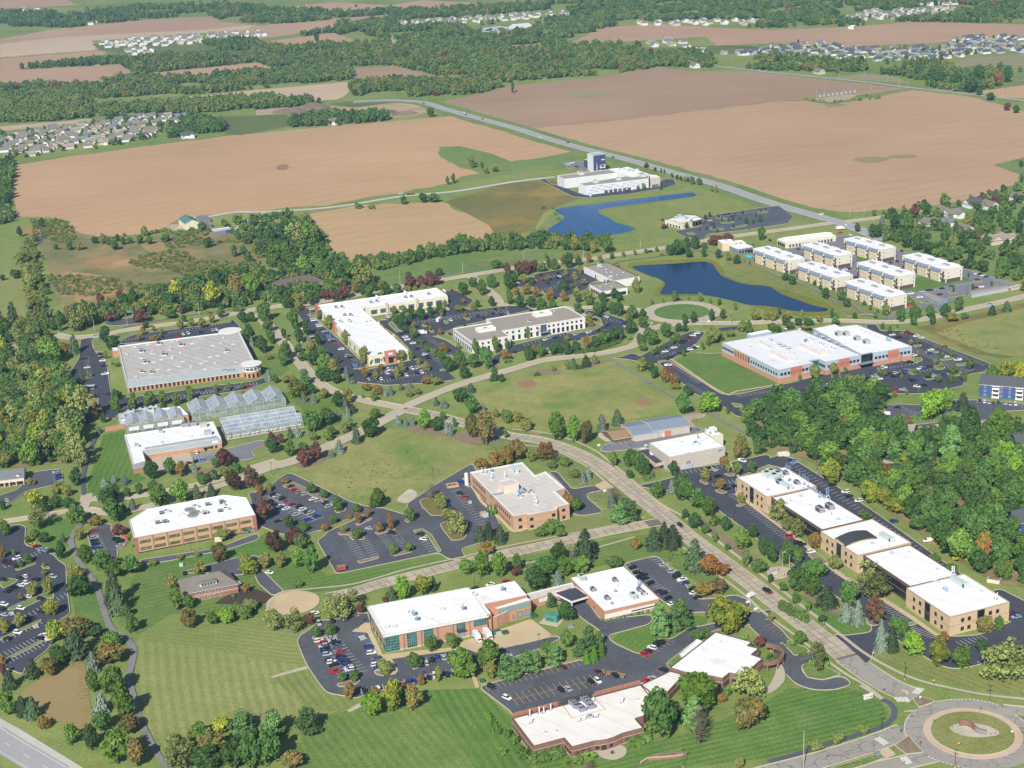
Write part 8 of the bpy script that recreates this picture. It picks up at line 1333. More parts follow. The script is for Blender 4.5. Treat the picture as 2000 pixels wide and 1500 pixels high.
# ------------------------------------------------------------ vehicles
CC_=dict(w=('white',(.75,.75,.75)),k=('black',(.012,.013,.018)),s=('silver',(.42,.43,.45)),b=('blue',(.02,.05,.25)),d=('grey blue',(.10,.13,.18)),c=('pale blue',(.22,.36,.58)),r=('red',(.42,.02,.02)),m=('dark red',(.12,.012,.02)),o=('orange',(.55,.16,.02)),y=('yellow',(.7,.40,.03)),t=('tan',(.30,.26,.2)),g=('teal',(.03,.35,.28)))
for k,(n_,c)in CC_.items():t=NT('paint_'+k);t.col(c);t.b.inputs['Roughness'].default_value=.3;t.b.inputs['Specular IOR Level'].default_value=.5;t.b.inputs['Coat Weight'].default_value=.5
plain('tyre',(.015,.015,.016),.9)
def car_meshes(kind):
    b=MB();w_=MB();W2=.92
    pr={'sedan':[(-2.35,.35),(2.35,.35),(2.38,.7),(1.35,.92),(-1.6,.98),(-2.3,.92)],'suv':[(-2.3,.4),(2.3,.4),(2.34,.95),(1.2,1.1),(-2.25,1.12)],'pickup':[(-2.8,.45),(2.7,.45),(2.75,1.0),(1.6,1.15),(-2.8,1.15)],'van':[(-2.6,.4),(2.6,.4),(2.6,1.0),(1.7,1.25),(-2.6,1.3)]}[kind]
    L_,R_=[(x,-W2,z)for x,z in pr],[(x,W2,z)for x,z in pr];n=len(pr);b.poly(L_);b.poly(R_[::-1])
    for i in range(n):j=(i+1)%n;b.poly([L_[j],L_[i],R_[i],R_[j]])
    x0,x1,X0,X1,z0,z1={'sedan':(-1.75,1.05,-1.15,.25,.94,1.45),'suv':(-2.2,1.05,-1.95,.35,1.08,1.75),'pickup':(-.9,1.4,-.7,.7,1.1,1.85),'van':(-2.58,1.75,-2.5,.9,1.25,2.1)}[kind]
    lo=[(x0,-W2+.05,z0),(x1,-W2+.05,z0),(x1,W2-.05,z0),(x0,W2-.05,z0)];hi=[(X0,-.68,z1),(X1,-.68,z1),(X1,.68,z1),(X0,.68,z1)]
    for i in range(4):j=(i+1)%4;(b if kind=='van' and i!=1 else w_).poly([lo[i],lo[j],hi[j],hi[i]])
    b.box(((X0+X1)/2,0,z1+.03),(X1-X0+.06,1.42,.07))
    if kind=='pickup':
        for y in(-.86,.86):b.box((-1.85,y,1.25),(1.9,.1,.25))
        b.box((-2.76,0,1.25),(.08,1.7,.25))
    lt=MB();lt.box((2.33,0,.72),(.12,.4,.16))
    return b.mesh('body',M['paint_w']),w_.mesh('window',M['glass_dark']),lt.mesh('headlight',M['cap_white'])
CM={k:car_meshes(k)for k in('sedan','suv','pickup','van')};_w=MB();_w.tube((0,-.12,0),(0,.12,0),.34,None,8);WHEEL=_w.mesh('wheel',M['tyre'])
def car(c,px,py,hx,hy,kind=None,z=.36):
    if kind is None:kind={'W':'van','R':'pickup','Y':'van','P':'pickup','K':'pickup'}.get(c)or rnd.choice(('sedan','suv','suv'))
    c={'W':'w','R':'r','Y':'y','P':'w','K':'k'}.get(c,c);g=G(px,py,.9);a,b=G(px,py)[:2],G(px+hx,py+hy)[:2];rz=math.atan2(*(b-a)[::-1])+(pi if rnd.random()<.4 and abs(hx)<30 else 0)+rnd.uniform(-.03,.03)
    r=thing({'sedan':'car','suv':'car','pickup':'pickup_truck','van':'van'}[kind],'',{'pickup':'pickup','van':'van'}.get(kind,'car'),(g[0],g[1],z),rz,'parked and moving vehicles')
    bm_,wm_,lm_=CM[kind];o=link(bpy.data.objects.new('body',bm_));o.parent=r;o.material_slots[0].link='OBJECT';o.material_slots[0].material=M['paint_'+c];o=link(bpy.data.objects.new('window',wm_));o.parent=r
    if pxm(px,py)>3:

        for y in(-.62,.62):o=link(bpy.data.objects.new('headlight',lm_));o.parent=r;o.location=(0,y,0)
        for x,y in((-1.45,-.85),(1.45,-.85),(1.45,.85),(-1.45,.85)):o=link(bpy.data.objects.new('wheel',WHEEL));o.parent=r;o.location=(x,y,.34)
    LABELS.append((r,CC_[c][0]+{'sedan':' car','suv':' car','pickup':' pickup','van':' van'}[kind],(px,py)))
CARS=[
('13',40,-7,'w490,505 r512,525 s525,547 k535,570 b545,593 s557,612 k575,655 w590,672 k605,695 R618,748 s590,485 s600,503 k622,520 d625,547 r655,590 k660,632 b680,654 k700,676 b710,695 s725,716 w735,732 b745,760 b880,553 w902,600 d940,645 w935,693 b948,715'),('13',-18,-42,'k1290,690 s1330,680 k1377,665 b1418,645 s1465,637 k1515,627 k850,905 w955,882 o1155,845 b1200,832 b1247,818 k1350,790 w1395,780 k1490,768 k1540,755 s490,370 k595,350'),('13',40,-12,'k722,320 w457,292 w1830,65 k1708,98 r1960,45 s1965,625'),('13',30,14,'k1840,865 w1960,952'),
('23',34,30,'m404,710 m672,750 k805,775 k620,830 w670,820 k385,895 s435,880'),('23',45,14,'r1040,615 m1062,583 w1095,560 k1135,540 k1160,517 k1180,730 R1060,822 s1095,803'),('23',40,-12,'k1000,10 k1040,20 k1080,58 m1150,115 k1180,135 k1215,175 w1250,215 k1280,5 P1330,30 b1350,52 k1405,105 w1420,130 k1450,165'),('23',40,-22,'W1870,150'),('23',40,30,'k1985,115 m2010,122'),
('22',40,-10,'k940,1435 k978,1470 k1025,1490 s1185,1412 s1250,1463 k1285,1490 k1610,720 k1675,820 k1735,800 k1525,660'),('22',40,30,'k1315,1105 s938,432'),('22',40,12,'P1800,600'),('32',45,-6,'b185,600 c205,612 k505,787 w605,842 k637,875 w708,912 b985,1072 W1250,1225 K1390,1310 Y1480,1365 r160,1192 k235,1240 w335,1310 k265,1255'),('33',42,-6,'k868,163 m1915,290 c1940,318'),
('12',42,6,'b1605,768 k1598,855 r1625,885 b1490,950 k1545,985 k1285,1172 w1310,1212 s885,1128 k1065,1162 k1015,1105 w105,1472'),('12',44,-14,'r300,828 t340,845 s385,860 w445,898 s490,910 k540,932 s568,955 k270,800 k130,865 s160,875 k200,897 r240,915 m285,940 k330,957 w365,980 k405,1000 s430,1005 b475,1032 k105,920 k130,932 k155,945 w190,953 b212,965 w235,972 s315,1020 b405,1060 k170,1070'),
('02',44,-14,'r725,1150 s740,1200 k735,1225 k745,1250 b740,1280 b765,1285 k905,1210 k935,1228 s940,1260 y245,1255 m290,1268 c335,1292 k390,1308 w130,1362 k45,1385 m80,1400 b130,1412 k150,1425 m200,1400 k190,1490 s440,685 k455,715 b455,738 s460,765 m1475,620 k1540,605 c1575,597'),('02',10,40,'k1440,1475 w1535,535'),
('03',44,8,'k30,30 k155,15 w190,5 w165,72 w210,55 k280,28 k50,120 k85,105 k120,88 w215,160 k175,180 k320,180 w35,222 w165,252 k10,260 s35,303 k240,330 k195,345 k330,280 w140,440 w340,465 k60,487 k310,485 s415,5'),
('01',44,-6,'k655,1300 w680,1370 k780,1265 k795,1290 w800,1315 k808,1357 P820,1422'),('01',24,22,'r1380,1122 k1270,1133 w1430,1108 w1470,1100 k1565,1095 b1590,1090 s1660,1077 w1690,1072 k1820,1015 w1520,195 s1640,240 m1650,220 k1660,265 w1400,270'),('01',44,-8,'s745,1122'),('02',30,24,'k1580,45 r1940,20 k1910,30'),('02',44,-4,'k855,75 k775,210'),
('11',44,-6,'k355,920 r385,915 w435,912 k285,960 w300,970 s440,985 w450,1000 b465,1018 s485,1030 w495,1045 k525,1075 s535,1087 b545,1100 k600,1162 s588,1152 R627,1180 w665,1225 k735,1292 s715,1282 w375,1065 s435,1125 k450,1140 k1135,1108 W1165,1130 W1180,1150 W1225,1178 k1265,1222 w1320,1270 k1335,1280 k1350,1297 s1460,1390'),('11',26,22,'m950,1403 w1025,1415 w1035,1388 s1065,1385 w975,1460 k1065,1450 m1165,1385 w1175,1430 w1220,1380 s1250,1375 k1258,1415 w1295,1408 w1030,972 s1057,975 w1085,967 b1110,965 s1155,955 w1325,930 w1495,910 K1380,975 w1520,998 m1630,1040 m1515,1107 k1730,968 k1775,980 k1850,950 k1870,912 k1915,955 m1920,905 s1965,945 m1532,768'),
('21',36,14,'r205,683 m245,690 k225,648 s160,658 w375,657 m398,668 k355,670 k365,635 b435,695 m460,700 k435,708 k285,685 k280,712 s372,712 w40,705 w565,955 m630,960 k685,970 w738,972 k650,995 k885,1025 b855,1003 w890,1050 k20,1250 w280,1248 k150,925'),('21',38,-14,'k680,1080 m715,1065 b740,1045 k752,1034 s500,1110 w600,1093 b515,1145 k470,1152 w265,1148 c290,1140 k335,1135'),('21',44,-4,'k1080,462 o680,510 w1445,1100 w1410,1118 k1390,1135 m1385,1146 k1350,1165 k1325,1180 k1310,1160 w1265,1215 w1195,1245 w1435,1208 k1420,1218 w1390,1230 k1360,1245 k1310,1262 b1255,1282 k1235,1290 k1215,1297 k1195,1303 k1130,1265 P1220,1352 r1252,1372 k1550,188 k1660,175 k1690,170 s1545,220 b1580,285 k1565,250 k1720,188'),
('31',44,-4,'w970,1115 m1080,1098 m1115,1110 w1158,1125 w1195,1138 k1020,1135 r1375,1212 w1270,1232 b1268,1262 w1395,1285 P1482,1312 w1138,1275 k1110,1328 w1185,1380 b1215,1378 k1265,1365 w905,1370 s880,1380 s1000,1415 k1025,1425 k1055,1420 b1075,1398 s830,1438 w870,1460 k940,1420 k985,1440 k770,1455 k1250,1448 s1300,1435 b1365,1425'),('31',30,20,'k1120,1472 b1155,1470 w130,1060 m160,1060 w240,1063 r270,1068 m300,1072 k330,1072 k960,550 k1010,540 s1115,482 k1045,460 k15,375 w640,330 k235,445'),('31',44,-4,'r1110,875 w1115,790 s1205,775 k1240,768 k1268,766 w1185,818 k1340,800 k1360,752 k1435,735 m1625,747 w1665,738 m1632,685 w1630,635 k1655,640 w1680,650 k1702,660 w600,605 k630,598 k685,665 c1733,877 w415,170 R565,315'),
('20',40,12,'w225,1068 k437,1112 m790,1228'),('20',40,-4,'w440,1280 W470,1270 k500,1300 r515,1308 k900,1490 r960,1485 b980,1490'),('10',40,12,'k1310,805 W1625,875 k1640,895 m1770,928'),('11',40,-6,'k1195,18 m1225,16 w1130,8'),('32',10,40,'m1655,135 w1690,137 s1725,143 m1762,148 k1800,150 s1855,148 s1890,157 w1932,157'),('32',44,6,'k1015,182 W925,233 R1075,277 r1000,50 s1055,45 w1165,18 k1215,10 m275,45 w410,18 w460,10')]
ALLC=[]
for tl,hx,hy,s in CARS:
    for q in s.split():x,y=map(float,q[1:].split(','));X,Y=int(tl[0])*500+x/4,int(tl[1])*375+y/4;ALLC.append((pxm(X,Y),q[0],X,Y,hx/4,hy/4))
ALLC.sort(key=lambda c:-c[0]);b=MB()
for i,(s_,c,X,Y,hx,hy)in enumerate(ALLC):
    if i<300:car(c,X,Y,hx,hy);continue
    g=G(X,Y,.9);p,q=G(X,Y)[:2],G(X+hx,Y+hy)[:2];rz=math.atan2(*(q-p)[::-1]);ck='wksbdcrmoytg'.index({'W':'w','R':'r','Y':'y','P':'w','K':'k'}.get(c,c));b.box((g[0],g[1],.85),(4.6,1.8,.75),rz,ck);b.box((g[0],g[1],1.5),(2.7,1.6,.55),rz,12,ck,.8)
o=b.build('parked_cars',[M['paint_'+k]for k in 'wksbdcrmoytg']+[M['glass_dark']]);o['kind']='stuff';o['label']='small far parked cars beyond the three hundred nearest'
# ------------------------------------------------------------ street furniture and small things
LASTB=[]
def build_at(name,label,cat,px,parts,rz=0,group=None,z=0):
    g=G(*px);r=thing(name,label,cat,(g[0],g[1],z),rz,group);LASTB[:]=[r]
    for nm,m,f in parts:b=MB();f(b);o=b.build(nm,M[m]);o.parent=r
    return r
def lamp(px,h,dbl=True):
    r=build_at('street_lamp','','street lamp',px,[('pole','dark_metal',lambda b:b.cyl((0,0),.13,0,h,6,0,.09)),('base','concrete',lambda b:b.cyl((0,0),.32,0,.7,8)),('lamp_head','dark_metal',lambda b:[b.box((x,0,h),(.9,.4,.18))for x in((-.6,.6)if dbl else(.5,))])],rnd.uniform(0,3),'lot and street lamps');LABELS.append((r,'dark street lamp',px))
for tl,s in(('12','125,715 1387,765 600,1430 1122,1310 1000,1150 5,1000'),('22','655,930 447,750 920,500 105,1450 1230,1400 1720,1060 1445,375'),('33','1068,810 1733,990 885,1215 1460,1500 1640,680 440,400'),('13','790,420 1728,740 1255,840 710,760 1710,90 1015,190'),('23','215,580 1340,1495'),('32','380,690 75,1340 1250,1420'),('02','1497,1345 995,1010 1285,545 1600,870'),('11','430,940 1040,1490 1430,1080'),('21','570,720 1500,1080 1845,315'),('31','1245,1260 1465,1360 1550,825 1035,1345')):
    for q in s.split():x,y=map(float,q.split(','));lamp((int(tl[0])*500+x/4,int(tl[1])*375+y/4),8.4)
def util(px,h,arm=1.6):
    r=build_at('utility_pole','','utility pole',px,[('pole','concrete',lambda b:b.cyl((0,0),.2,0,h,6,0,.13)),('cross_arm','wood_brown',lambda b:b.box((0,0,h-.6),(arm,.15,.15)))],.5,'utility poles');LABELS.append((r,'pale utility pole',px))
for tl,h,s in(('33',17,'277,1500'),('01',11,'740,1090 995,1050 1557,962'),('11',12,'1127,722 1617,647 97,880 425,960'),('21',11,'93,555 558,510 1003,445'),('31',13,'638,210 750,195 1050,150'),('30',14,'380,772 440,765 592,745 640,740 803,725 1025,700 1090,695 930,655 860,662 1258,714 1438,738 1830,758 555,625 752,600')):
    for q in s.split():x,y=map(float,q.split(','));util((int(tl[0])*500+x/4,int(tl[1])*375+y/4),h)
ang_r=lambda p,q:math.atan2(*(G(*q)[:2]-G(*p)[:2])[::-1])
def flag(px,h,lab,m):
    r=build_at('flagpole',lab,'flagpole',px,[('pole','white_metal',lambda b:b.cyl((0,0),.09,0,h,6,0,.05)),('flag',m,lambda b:b.box((.9,0,h-1.1),(1.8,.05,1.1)))],.6)
    if m=='red_paint':
        b=MB();[b.box((.9,0,h-1.58+.17*i),(1.8,.07,.08))for i in range(6)];b.build('stripe',M['white_wall']).parent=r;b=MB();b.box((.35,0,h-.85),(.75,.09,.6));b.build('canton',M['navy']).parent=r
flag((1528.6,1112),10.5,'tall flagpole with a striped flag at the tan office sign plaza','red_paint');flag((1541.5,1116),9.5,'flagpole with a violet blue flag at the tan office sign plaza','navy');flag((697.5,1229),8.5,'flagpole with a striped flag on the brick building forecourt','red_paint');flag((1398,632),9,'flagpole with a striped flag beside the circular drive','red_paint');flag((1425,636),9,'flagpole with a blue flag right of the circular drive','navy')
sheet('plaza',W('f 1500,1113 1520,1108 1545,1112 1546,1120 1536,1130 1510,1134 1500,1128'),'concrete',.48,1.5)
rz=ang_r((1506,1122),(1519,1118));r=build_at('entrance_sign','white entrance sign on a red brick base at the flagpole plaza','sign',(1513,1124.5),[('base','brick_red',lambda b:b.box((0,0,.4),(3.8,.7,.8))),('panel','white_wall',lambda b:b.box((0,0,1.75),(3.5,.4,1.9))),('cap','bluegrey_dark',lambda b:b.box((0,0,2.8),(3.8,.6,.2)))],rz)
b=MB();[b.box((-1.3+.27*i+rnd.uniform(-.03,.03),-.22,1.85),(.16,.06,(.55,.3,.34,.28,.5)[i%5]),.15)for i in range(10)];b.build('lettering',M['dark_metal']).parent=r
for px,lab in(((1518.5,1114),'planter of yellow and red flowers behind the entrance sign'),((1530.5,1125),'planter of yellow and red flowers on the flagpole plaza')):build_at('flower_planter',lab,'planter',px,[('pot','brick_red',lambda b:b.cyl((0,0),.7,.4,.9,8,0,.9)),('flowers','yellow_paint',lambda b:b.cyl((-.2,0),.6,.9,1.4,7,0,.3)),('red_flowers','red_paint',lambda b:b.cyl((.5,0),.4,.9,1.3,6,0,.2))])
rz=ang_r((1686,1367),(1704,1362));r=build_at('entrance_sign','long white sign with grey lettering on the striped lawn near the roundabout','sign',(1695.5,1365),[('panel','white_wall',lambda b:b.box((0,0,1.1),(4.4,.5,1.9))),('cap','white_wall',lambda b:b.box((0,0,2.15),(5.1,.9,.22)))],rz)
cu=bpy.data.curves.new('lettering','FONT');cu.body='COOK';cu.size=.95;cu.extrude=.02;cu.align_x='CENTER';cu.materials.append(M['grey_metal']);tmp=link(bpy.data.objects.new('lettering',cu));me_=bpy.data.meshes.new_from_object(tmp);bpy.data.objects.remove(tmp);o=link(bpy.data.objects.new('lettering',me_));o.parent=r;o.location=(-.35,-.28,.75);o.rotation_euler=(pi/2,0,0);b=MB();b.box((1.35,-.27,1.1),(.7,.05,.7));b.build('emblem',M['grey_metal']).parent=r
for px,lab in(((1460.5,1178.5),'small white board sign on the island by the street'),((1476,1192),'low white board sign at the lot exit'),((1169.5,872),'low white sign by the shed lot entrance'),((1181,961),'low white sign beside the tan office drive'),((590,669.5),'small white box sign by the street'),((1652.5,440.5),'white and green sign at the county road corner'),((1384,629),'orange and white banner sign by the circle')):build_at('board_sign',lab,'sign',px,[('panel','white_wall',lambda b:b.box((0,0,.9),(2.0,.3,1.1))),('post','grey_metal',lambda b:[b.box((x,0,.3),(.15,.15,.6))for x in(-.7,.7)])],.3)
for px,lab,m in(((1823.5,1338),'yellow crossing sign beside the footpath','yellow_paint'),((1872,1461),'yellow chevron sign on the roundabout lawn','yellow_paint'),((1765.5,1496),'yellow sign at the bottom edge by the crossing','yellow_paint'),((1824,1415),'grey sign back on the left of the roundabout lawn','grey_metal'),((1915,1390),'small grey sign at the far side of the roundabout','grey_metal'),((1976,1438),'small white sign at the right of the roundabout','white_wall'),((1727,1352),'blue and white crossing sign on the left verge','ltblue_siding'),((1797,1371),'white sign on the splitter island','white_wall'),((1705,1284),'yellow hydrant on the verge','yellow_paint'),((1797.5,1458),'small red yield sign','red_paint'),((1760,1435),'green street name sign','green_paint')):build_at('road_sign',lab,'sign',px,[('post','dark_metal',lambda b:b.cyl((0,0),.07,0,2.2,5)),('plate',m,lambda b:b.box((0,0,2.3),(.9,.1,.9)))],.2)
# S-curved brick wall and bed inside the roundabout
bed=[tuple(q)for q in smooth_line(W('33 1412,1195 1500,1160 1640,1165 1760,1200 1810,1245 1700,1268 1560,1265 1450,1230'),2,True)];o=sheet('stone_bed',bed,'stone_bed',.66)
L=smooth_line(W('33 1495,1180 1540,1178 1590,1195 1620,1222 1660,1240 1708,1245'),1);l,r_=offset_line(L,-.35),offset_line(L,.35);R0=thing('monument_wall','S-curved red brick wall with a grey panel on the roundabout island','wall',(*L[len(L)//2],.6));b=MB();g_=MB()
for i in range(len(L)-1):
    h0=3.0-1.3*i/len(L);q=[tuple(l[i]),tuple(l[i+1]),tuple(r_[i+1]),tuple(r_[i])];b.prism(q,.6,.6+h0);
    if .5<i/len(L)<.95:g_.prism([tuple(L[i]*.2+r_[i]*.8+(r_[i]-L[i])*.4),tuple(L[i+1]*.2+r_[i+1]*.8+(r_[i+1]-L[i+1])*.4),tuple(r_[i+1]),tuple(r_[i])],.9,.5+h0)
b.build('wall',M['brick_brown'],R0);g_.build('stone_panel',M['grey_metal'],R0)
L=smooth_line(W('23 1005,1475 1060,1440 1150,1432 1250,1425 1345,1410'),1.5);l,r_=offset_line(L,-.3),offset_line(L,.3);R0=thing('garden_wall','low curved brick garden wall with a pale cap on the front lawn','wall',(*L[len(L)//2],0));b=MB();c=MB()
for i in range(len(L)-1):q=[tuple(l[i]),tuple(l[i+1]),tuple(r_[i+1]),tuple(r_[i])];b.prism(q,0,1.1);c.prism(q,1.1,1.25)
b.build('wall',M['brick_red'],R0);c.build('cap',M['stone'],R0);sheet('planting_bed',W('23 1080,1425 1100,1395 1250,1380 1350,1375 1380,1410 1260,1422'),'mulch',.05,2)
build_at('sculpture','dark branching metal sculpture on the round terrace','sculpture',(1196,1473),[('figure','black_paint',lambda b:[b.tube((0,0,.4),(1.3*cos(a),1.3*sin(a),.9+.5*(a%1)),.13,.06,5)for a in(0,1,2.1,3.2,4.1,5.2)]+[b.cyl((0,0),.35,0,1.9,6,0,.12)])])
# containers, trucks, tanks, boxes
build_at('generator','teal green generator container on a concrete pad','generator',(1079,1213),[('pad','concrete',lambda b:b.box((0,-1,.15),(10,7,.3))),('housing','teal',lambda b:b.box((0,0,2),(6.5,3,3.4))),('exhaust_box','teal',lambda b:b.box((2.2,1.6,2.6),(1.8,1.4,3.4))),('louvre','green_paint',lambda b:[b.box((-2+1.0*i,-1.52,1.6),(.7,.06,1.6))for i in range(4)])],-.5)
def truck(px,rz,lab,box='white_wall',L=6.0):build_at('box_truck',lab,'truck',px,[('cargo_box',box,lambda b:b.box((-.6,0,2.1),(L,2.4,2.6))),('cab','white_wall',lambda b:b.box((L/2+.5,0,1.5),(1.8,2.1,1.9),0,0,None,.9)),('windscreen','glass_dark',lambda b:b.box((L/2+1.35,0,1.9),(.12,1.7,.7))),('wheel','tyre',lambda b:[b.tube((x,-1.15,.45),(x,1.15,.45),.45,None,8)for x in(-2,L/2+.4)])],rz,None,.35)
truck((932,1250),-1.25,'white box truck with brown edge at the brick loading dock');truck((953,1245),-1.2,'white box trailer backed to the brick loading dock');truck((823,654),.2,'white box truck parked behind the L-shaped building');truck((858,629),1.2,'white and teal flatbed truck in the lot behind the white office');truck((1640,449),.2,'white box truck near the store building end')
for px,m,lab in(((962,1241),'teal','teal dumpster at the loading dock'),((973,1238),'grey_box','pale grey compactor between two dumpsters'),((987,1239),'green_paint','green dumpster farthest right of the dock row'),((1043,1206),'green_paint','green dumpster by the dock corner wall'),((481,1042),'teal','teal dumpster at the tan office end'),((494,1038),'grey_metal','grey dumpster at the tan office corner'),((1778,829),'green_paint','green dumpster by the curved car park')):build_at('dumpster',lab,'dumpster',px,[('bin',m,lambda b:b.box((0,0,.9),(2.6,1.8,1.5),0,0,None,1.1)),('lid','dark_metal',lambda b:b.box((0,.3,1.75),(2.7,1.5,.15)))],.3)
build_at('cargo_trailer','red enclosed trailer alone at the corner of the empty lot','trailer',(667,1115),[('box','red_paint',lambda b:b.box((0,0,1.6),(4.6,2.1,2.1))),('roof','cedar',lambda b:b.box((0,0,2.7),(4.5,2.0,.1))),('wheel','tyre',lambda b:[b.tube((x,-1.1,.35),(x,1.1,.35),.35,None,8)for x in(-.5,.4)]),('tow_bar','dark_metal',lambda b:b.box((2.8,0,.5),(1.2,.15,.12)))],.25,None,.36)
build_at('gas_silo','tall white gas silo standing beside the tan block office','silo',(912,950.5),[('tank','white_wall',lambda b:(b.cyl((0,0),1.15,1,8.3,14),b.cyl((0,0),1.15,8.3,8.8,14,0,.5))),('leg','grey_metal',lambda b:[b.box((.7*x,.7*y,.5),(.2,.2,1))for x in(-1,1)for y in(-1,1)]),('vaporizer','grey_box',lambda b:b.box((1,-1.3,1.4),(.9,.8,2.8)))])
build_at('bin_enclosure','low tan brick enclosure open on top by the silo','enclosure',(884,951),[('wall','brick_tan',lambda b:[b.box(*q)for q in(((0,-2,.9),(7,.3,1.8)),((0,2,.9),(7,.3,1.8)),((-3.4,0,.9),(.3,4,1.8)),((3.4,0,.9),(.3,4,1.8)))]),('machine','dark_metal',lambda b:[b.box((x,0,.8),(1.8,2,1.5))for x in(-1.5,1)])],.25)
build_at('bin_enclosure','brick enclosure with a pale metal box in front, left of the tan block office','enclosure',(944,1008),[('wall','brick_tan',lambda b:b.box((0,0,1.2),(3.4,3,2.4))),('tank','bluegrey_panel',lambda b:b.box((.6,-2.4,1.3),(3,2,2.6)))],.3)
build_at('bin_enclosure','tan walled bin enclosure at the wood edge by the back lot','enclosure',(1941,1136),[('wall','cream_box',lambda b:[b.box(*q)for q in(((0,-1.8,.9),(6,.3,1.8)),((2.9,0,.9),(.3,3.6,1.8)),((-2.9,0,.9),(.3,3.6,1.8)))]),('bin','brick_red',lambda b:b.box((0,.2,.7),(2,1.4,1.2)))],-.5)
build_at('bin_enclosure','white roofed bin shelter at the top end of the back lot','enclosure',(1530,890),[('wall','cream_box',lambda b:b.box((0,0,1),(7,3,2))),('roof','white_wall',lambda b:b.box((-.6,0,2.1),(5,3,.2)))],.2)
for px,lab,m in(((942,1333),'green transformer box by the tan path','green_paint'),((1115,1224),'grey green transformer box by the generator','grey_metal'),((354,1106),'pale green transformer box on the lawn below the tan office','pale_green'),((918,984),'grey transformer on a kerbed island','grey_box'),((1153,384),'white cabinet at the far warehouse drive','white_wall'),((1258,872),'x',None),((1713,1476),'grey utility cabinet on the verge','grey_metal')):
    if m:build_at('utility_box',lab,'utility box',px,[('cabinet',m,lambda b:b.box((0,0,.9),(2.0,1.6,1.6))),('pad','concrete',lambda b:b.box((0,0,.06),(2.6,2.2,.12)))],.3)
build_at('bus_shelter','small cream kiosk booth at the lot edge under the yellow trees','kiosk',(96,1258),[('booth','dark_metal',lambda b:b.box((0,0,1.3),(2.6,2.2,2.6))),('roof','cream_box',lambda b:b.box((0,0,2.9),(3.4,3,.5)))],.4)
build_at('bus_shelter','glass roofed shelter in the lot left of the warehouse','shelter',(176,760),[('frame','grey_metal',lambda b:[b.box((x,y,1.3),(.15,.15,2.6))for x in(-3,0,3)for y in(-1.5,1.5)]),('roof','bluegrey_panel',lambda b:b.box((0,0,2.7),(7,3.6,.25)))],.1)
build_at('picnic_shelter','green roofed picnic shelter among the red trees','shelter',(253,615),[('post','white_wall',lambda b:[b.box((x,y,1.3),(.3,.3,2.6))for x in(-2.5,2.5)for y in(-2,2)]),('roof','green_roof',lambda b:b.box((0,0,3.3),(8,6.5,1.5),0,0,None,.35)),('table','wood_brown',lambda b:b.box((0,0,.8),(2.4,1.2,.1)))],.2)
build_at('site_trailer','cream trailer parked below the tan office windows','trailer',(427,1059),[('box','cream_box',lambda b:b.box((0,0,1.6),(4,2.4,2.4))),('wheel','tyre',lambda b:b.tube((0,-1.2,.4),(0,1.2,.4),.4,None,8))],.25,None,.3)
for i,(x,y)in enumerate(((1815,1062),(1822,1060),(1830,1066),(1826,1063))):build_at('orange_mower','orange mower in the little group beside the white van','mower',(x,y),[('deck','orange_paint',lambda b:b.box((0,0,.5),(1.4,1,.5))),('seat','black_paint',lambda b:b.box((-.2,0,.95),(.5,.5,.5)))],i,'orange mowers by the back lot');LABELS.append((LASTB[0],'orange mower',(x,y)))
for x,y in((1707,997),):build_at('kayak','small red equipment lying in an empty back lot stall','equipment',(x,y),[('hull','red_paint',lambda b:b.box((0,0,.3),(1.6,.6,.4),0,0,None,.7))],.5,None,.36)
for i,(x,y)in enumerate(((245,1052),(246.5,1056),(248,1059),(249,1062.5))):build_at('patio_umbrella','red patio umbrella in the row left of the tan office','umbrella',(x,y),[('canopy','red_paint',lambda b:b.cyl((0,0),1.2,2.0,2.6,8,0,.1)),('post','dark_metal',lambda b:b.cyl((0,0),.06,0,2,5))],0,'red patio umbrellas');LABELS.append((LASTB[0],'red patio umbrella',(x,y)))
for i in range(9):x,y=(1500+(395+34*i)/4,(758-4.6*i)/4-.5);build_at('substation_frame','grey switchgear frame in the substation yard','switchgear',(x,y),[('frame','grey_metal',lambda b:(b.box((-2,0,3),(.4,.4,6)),b.box((2,0,3),(.4,.4,6)),b.box((0,0,5.8),(6,.5,.5)))),('transformer','grey_box',lambda b:b.box((0,-3,1.4),(3,2.4,2.8)))],.3,'substation frames');LABELS.append((LASTB[0],'grey switchgear frame',(x,y)))
# one walker crossing the small lot: skin-modified figure
bm_=bpy.data.meshes.new('body');V_=[(0,0,.92),(0,0,1.2),(0,0,1.45),(0,.02,1.68),(.1,0,.9),(.13,.22,.48),(.12,.3,.06),(.12,.42,.03),(-.1,0,.9),(-.12,-.1,.48),(-.12,-.32,.1),(-.12,-.2,.03),(.2,0,1.42),(.25,-.12,1.15),(.24,-.02,.9),(-.2,0,1.42),(-.25,.1,1.15),(-.24,.25,.95)]
bm_.from_pydata(V_,[(0,1),(1,2),(2,3),(0,4),(4,5),(5,6),(6,7),(0,8),(8,9),(9,10),(10,11),(2,12),(12,13),(13,14),(2,15),(15,16),(16,17)],[]);g=G(1509,1255)
pr=thing('person','person in a dark top and pale trousers walking across the small lot','person',(g[0],g[1],.37),2.2);o=link(bpy.data.objects.new('body',bm_));o.parent=pr;bm_.materials.append(M['navy']);md=o.modifiers.new('skin','SKIN');R_=[.15,.16,.15,.11,.10,.075,.05,.05,.10,.075,.05,.05,.075,.055,.04,.075,.055,.04]
for v,r in zip(bm_.skin_vertices[0].data if bm_.skin_vertices else[],R_):v.radius=(r,r)
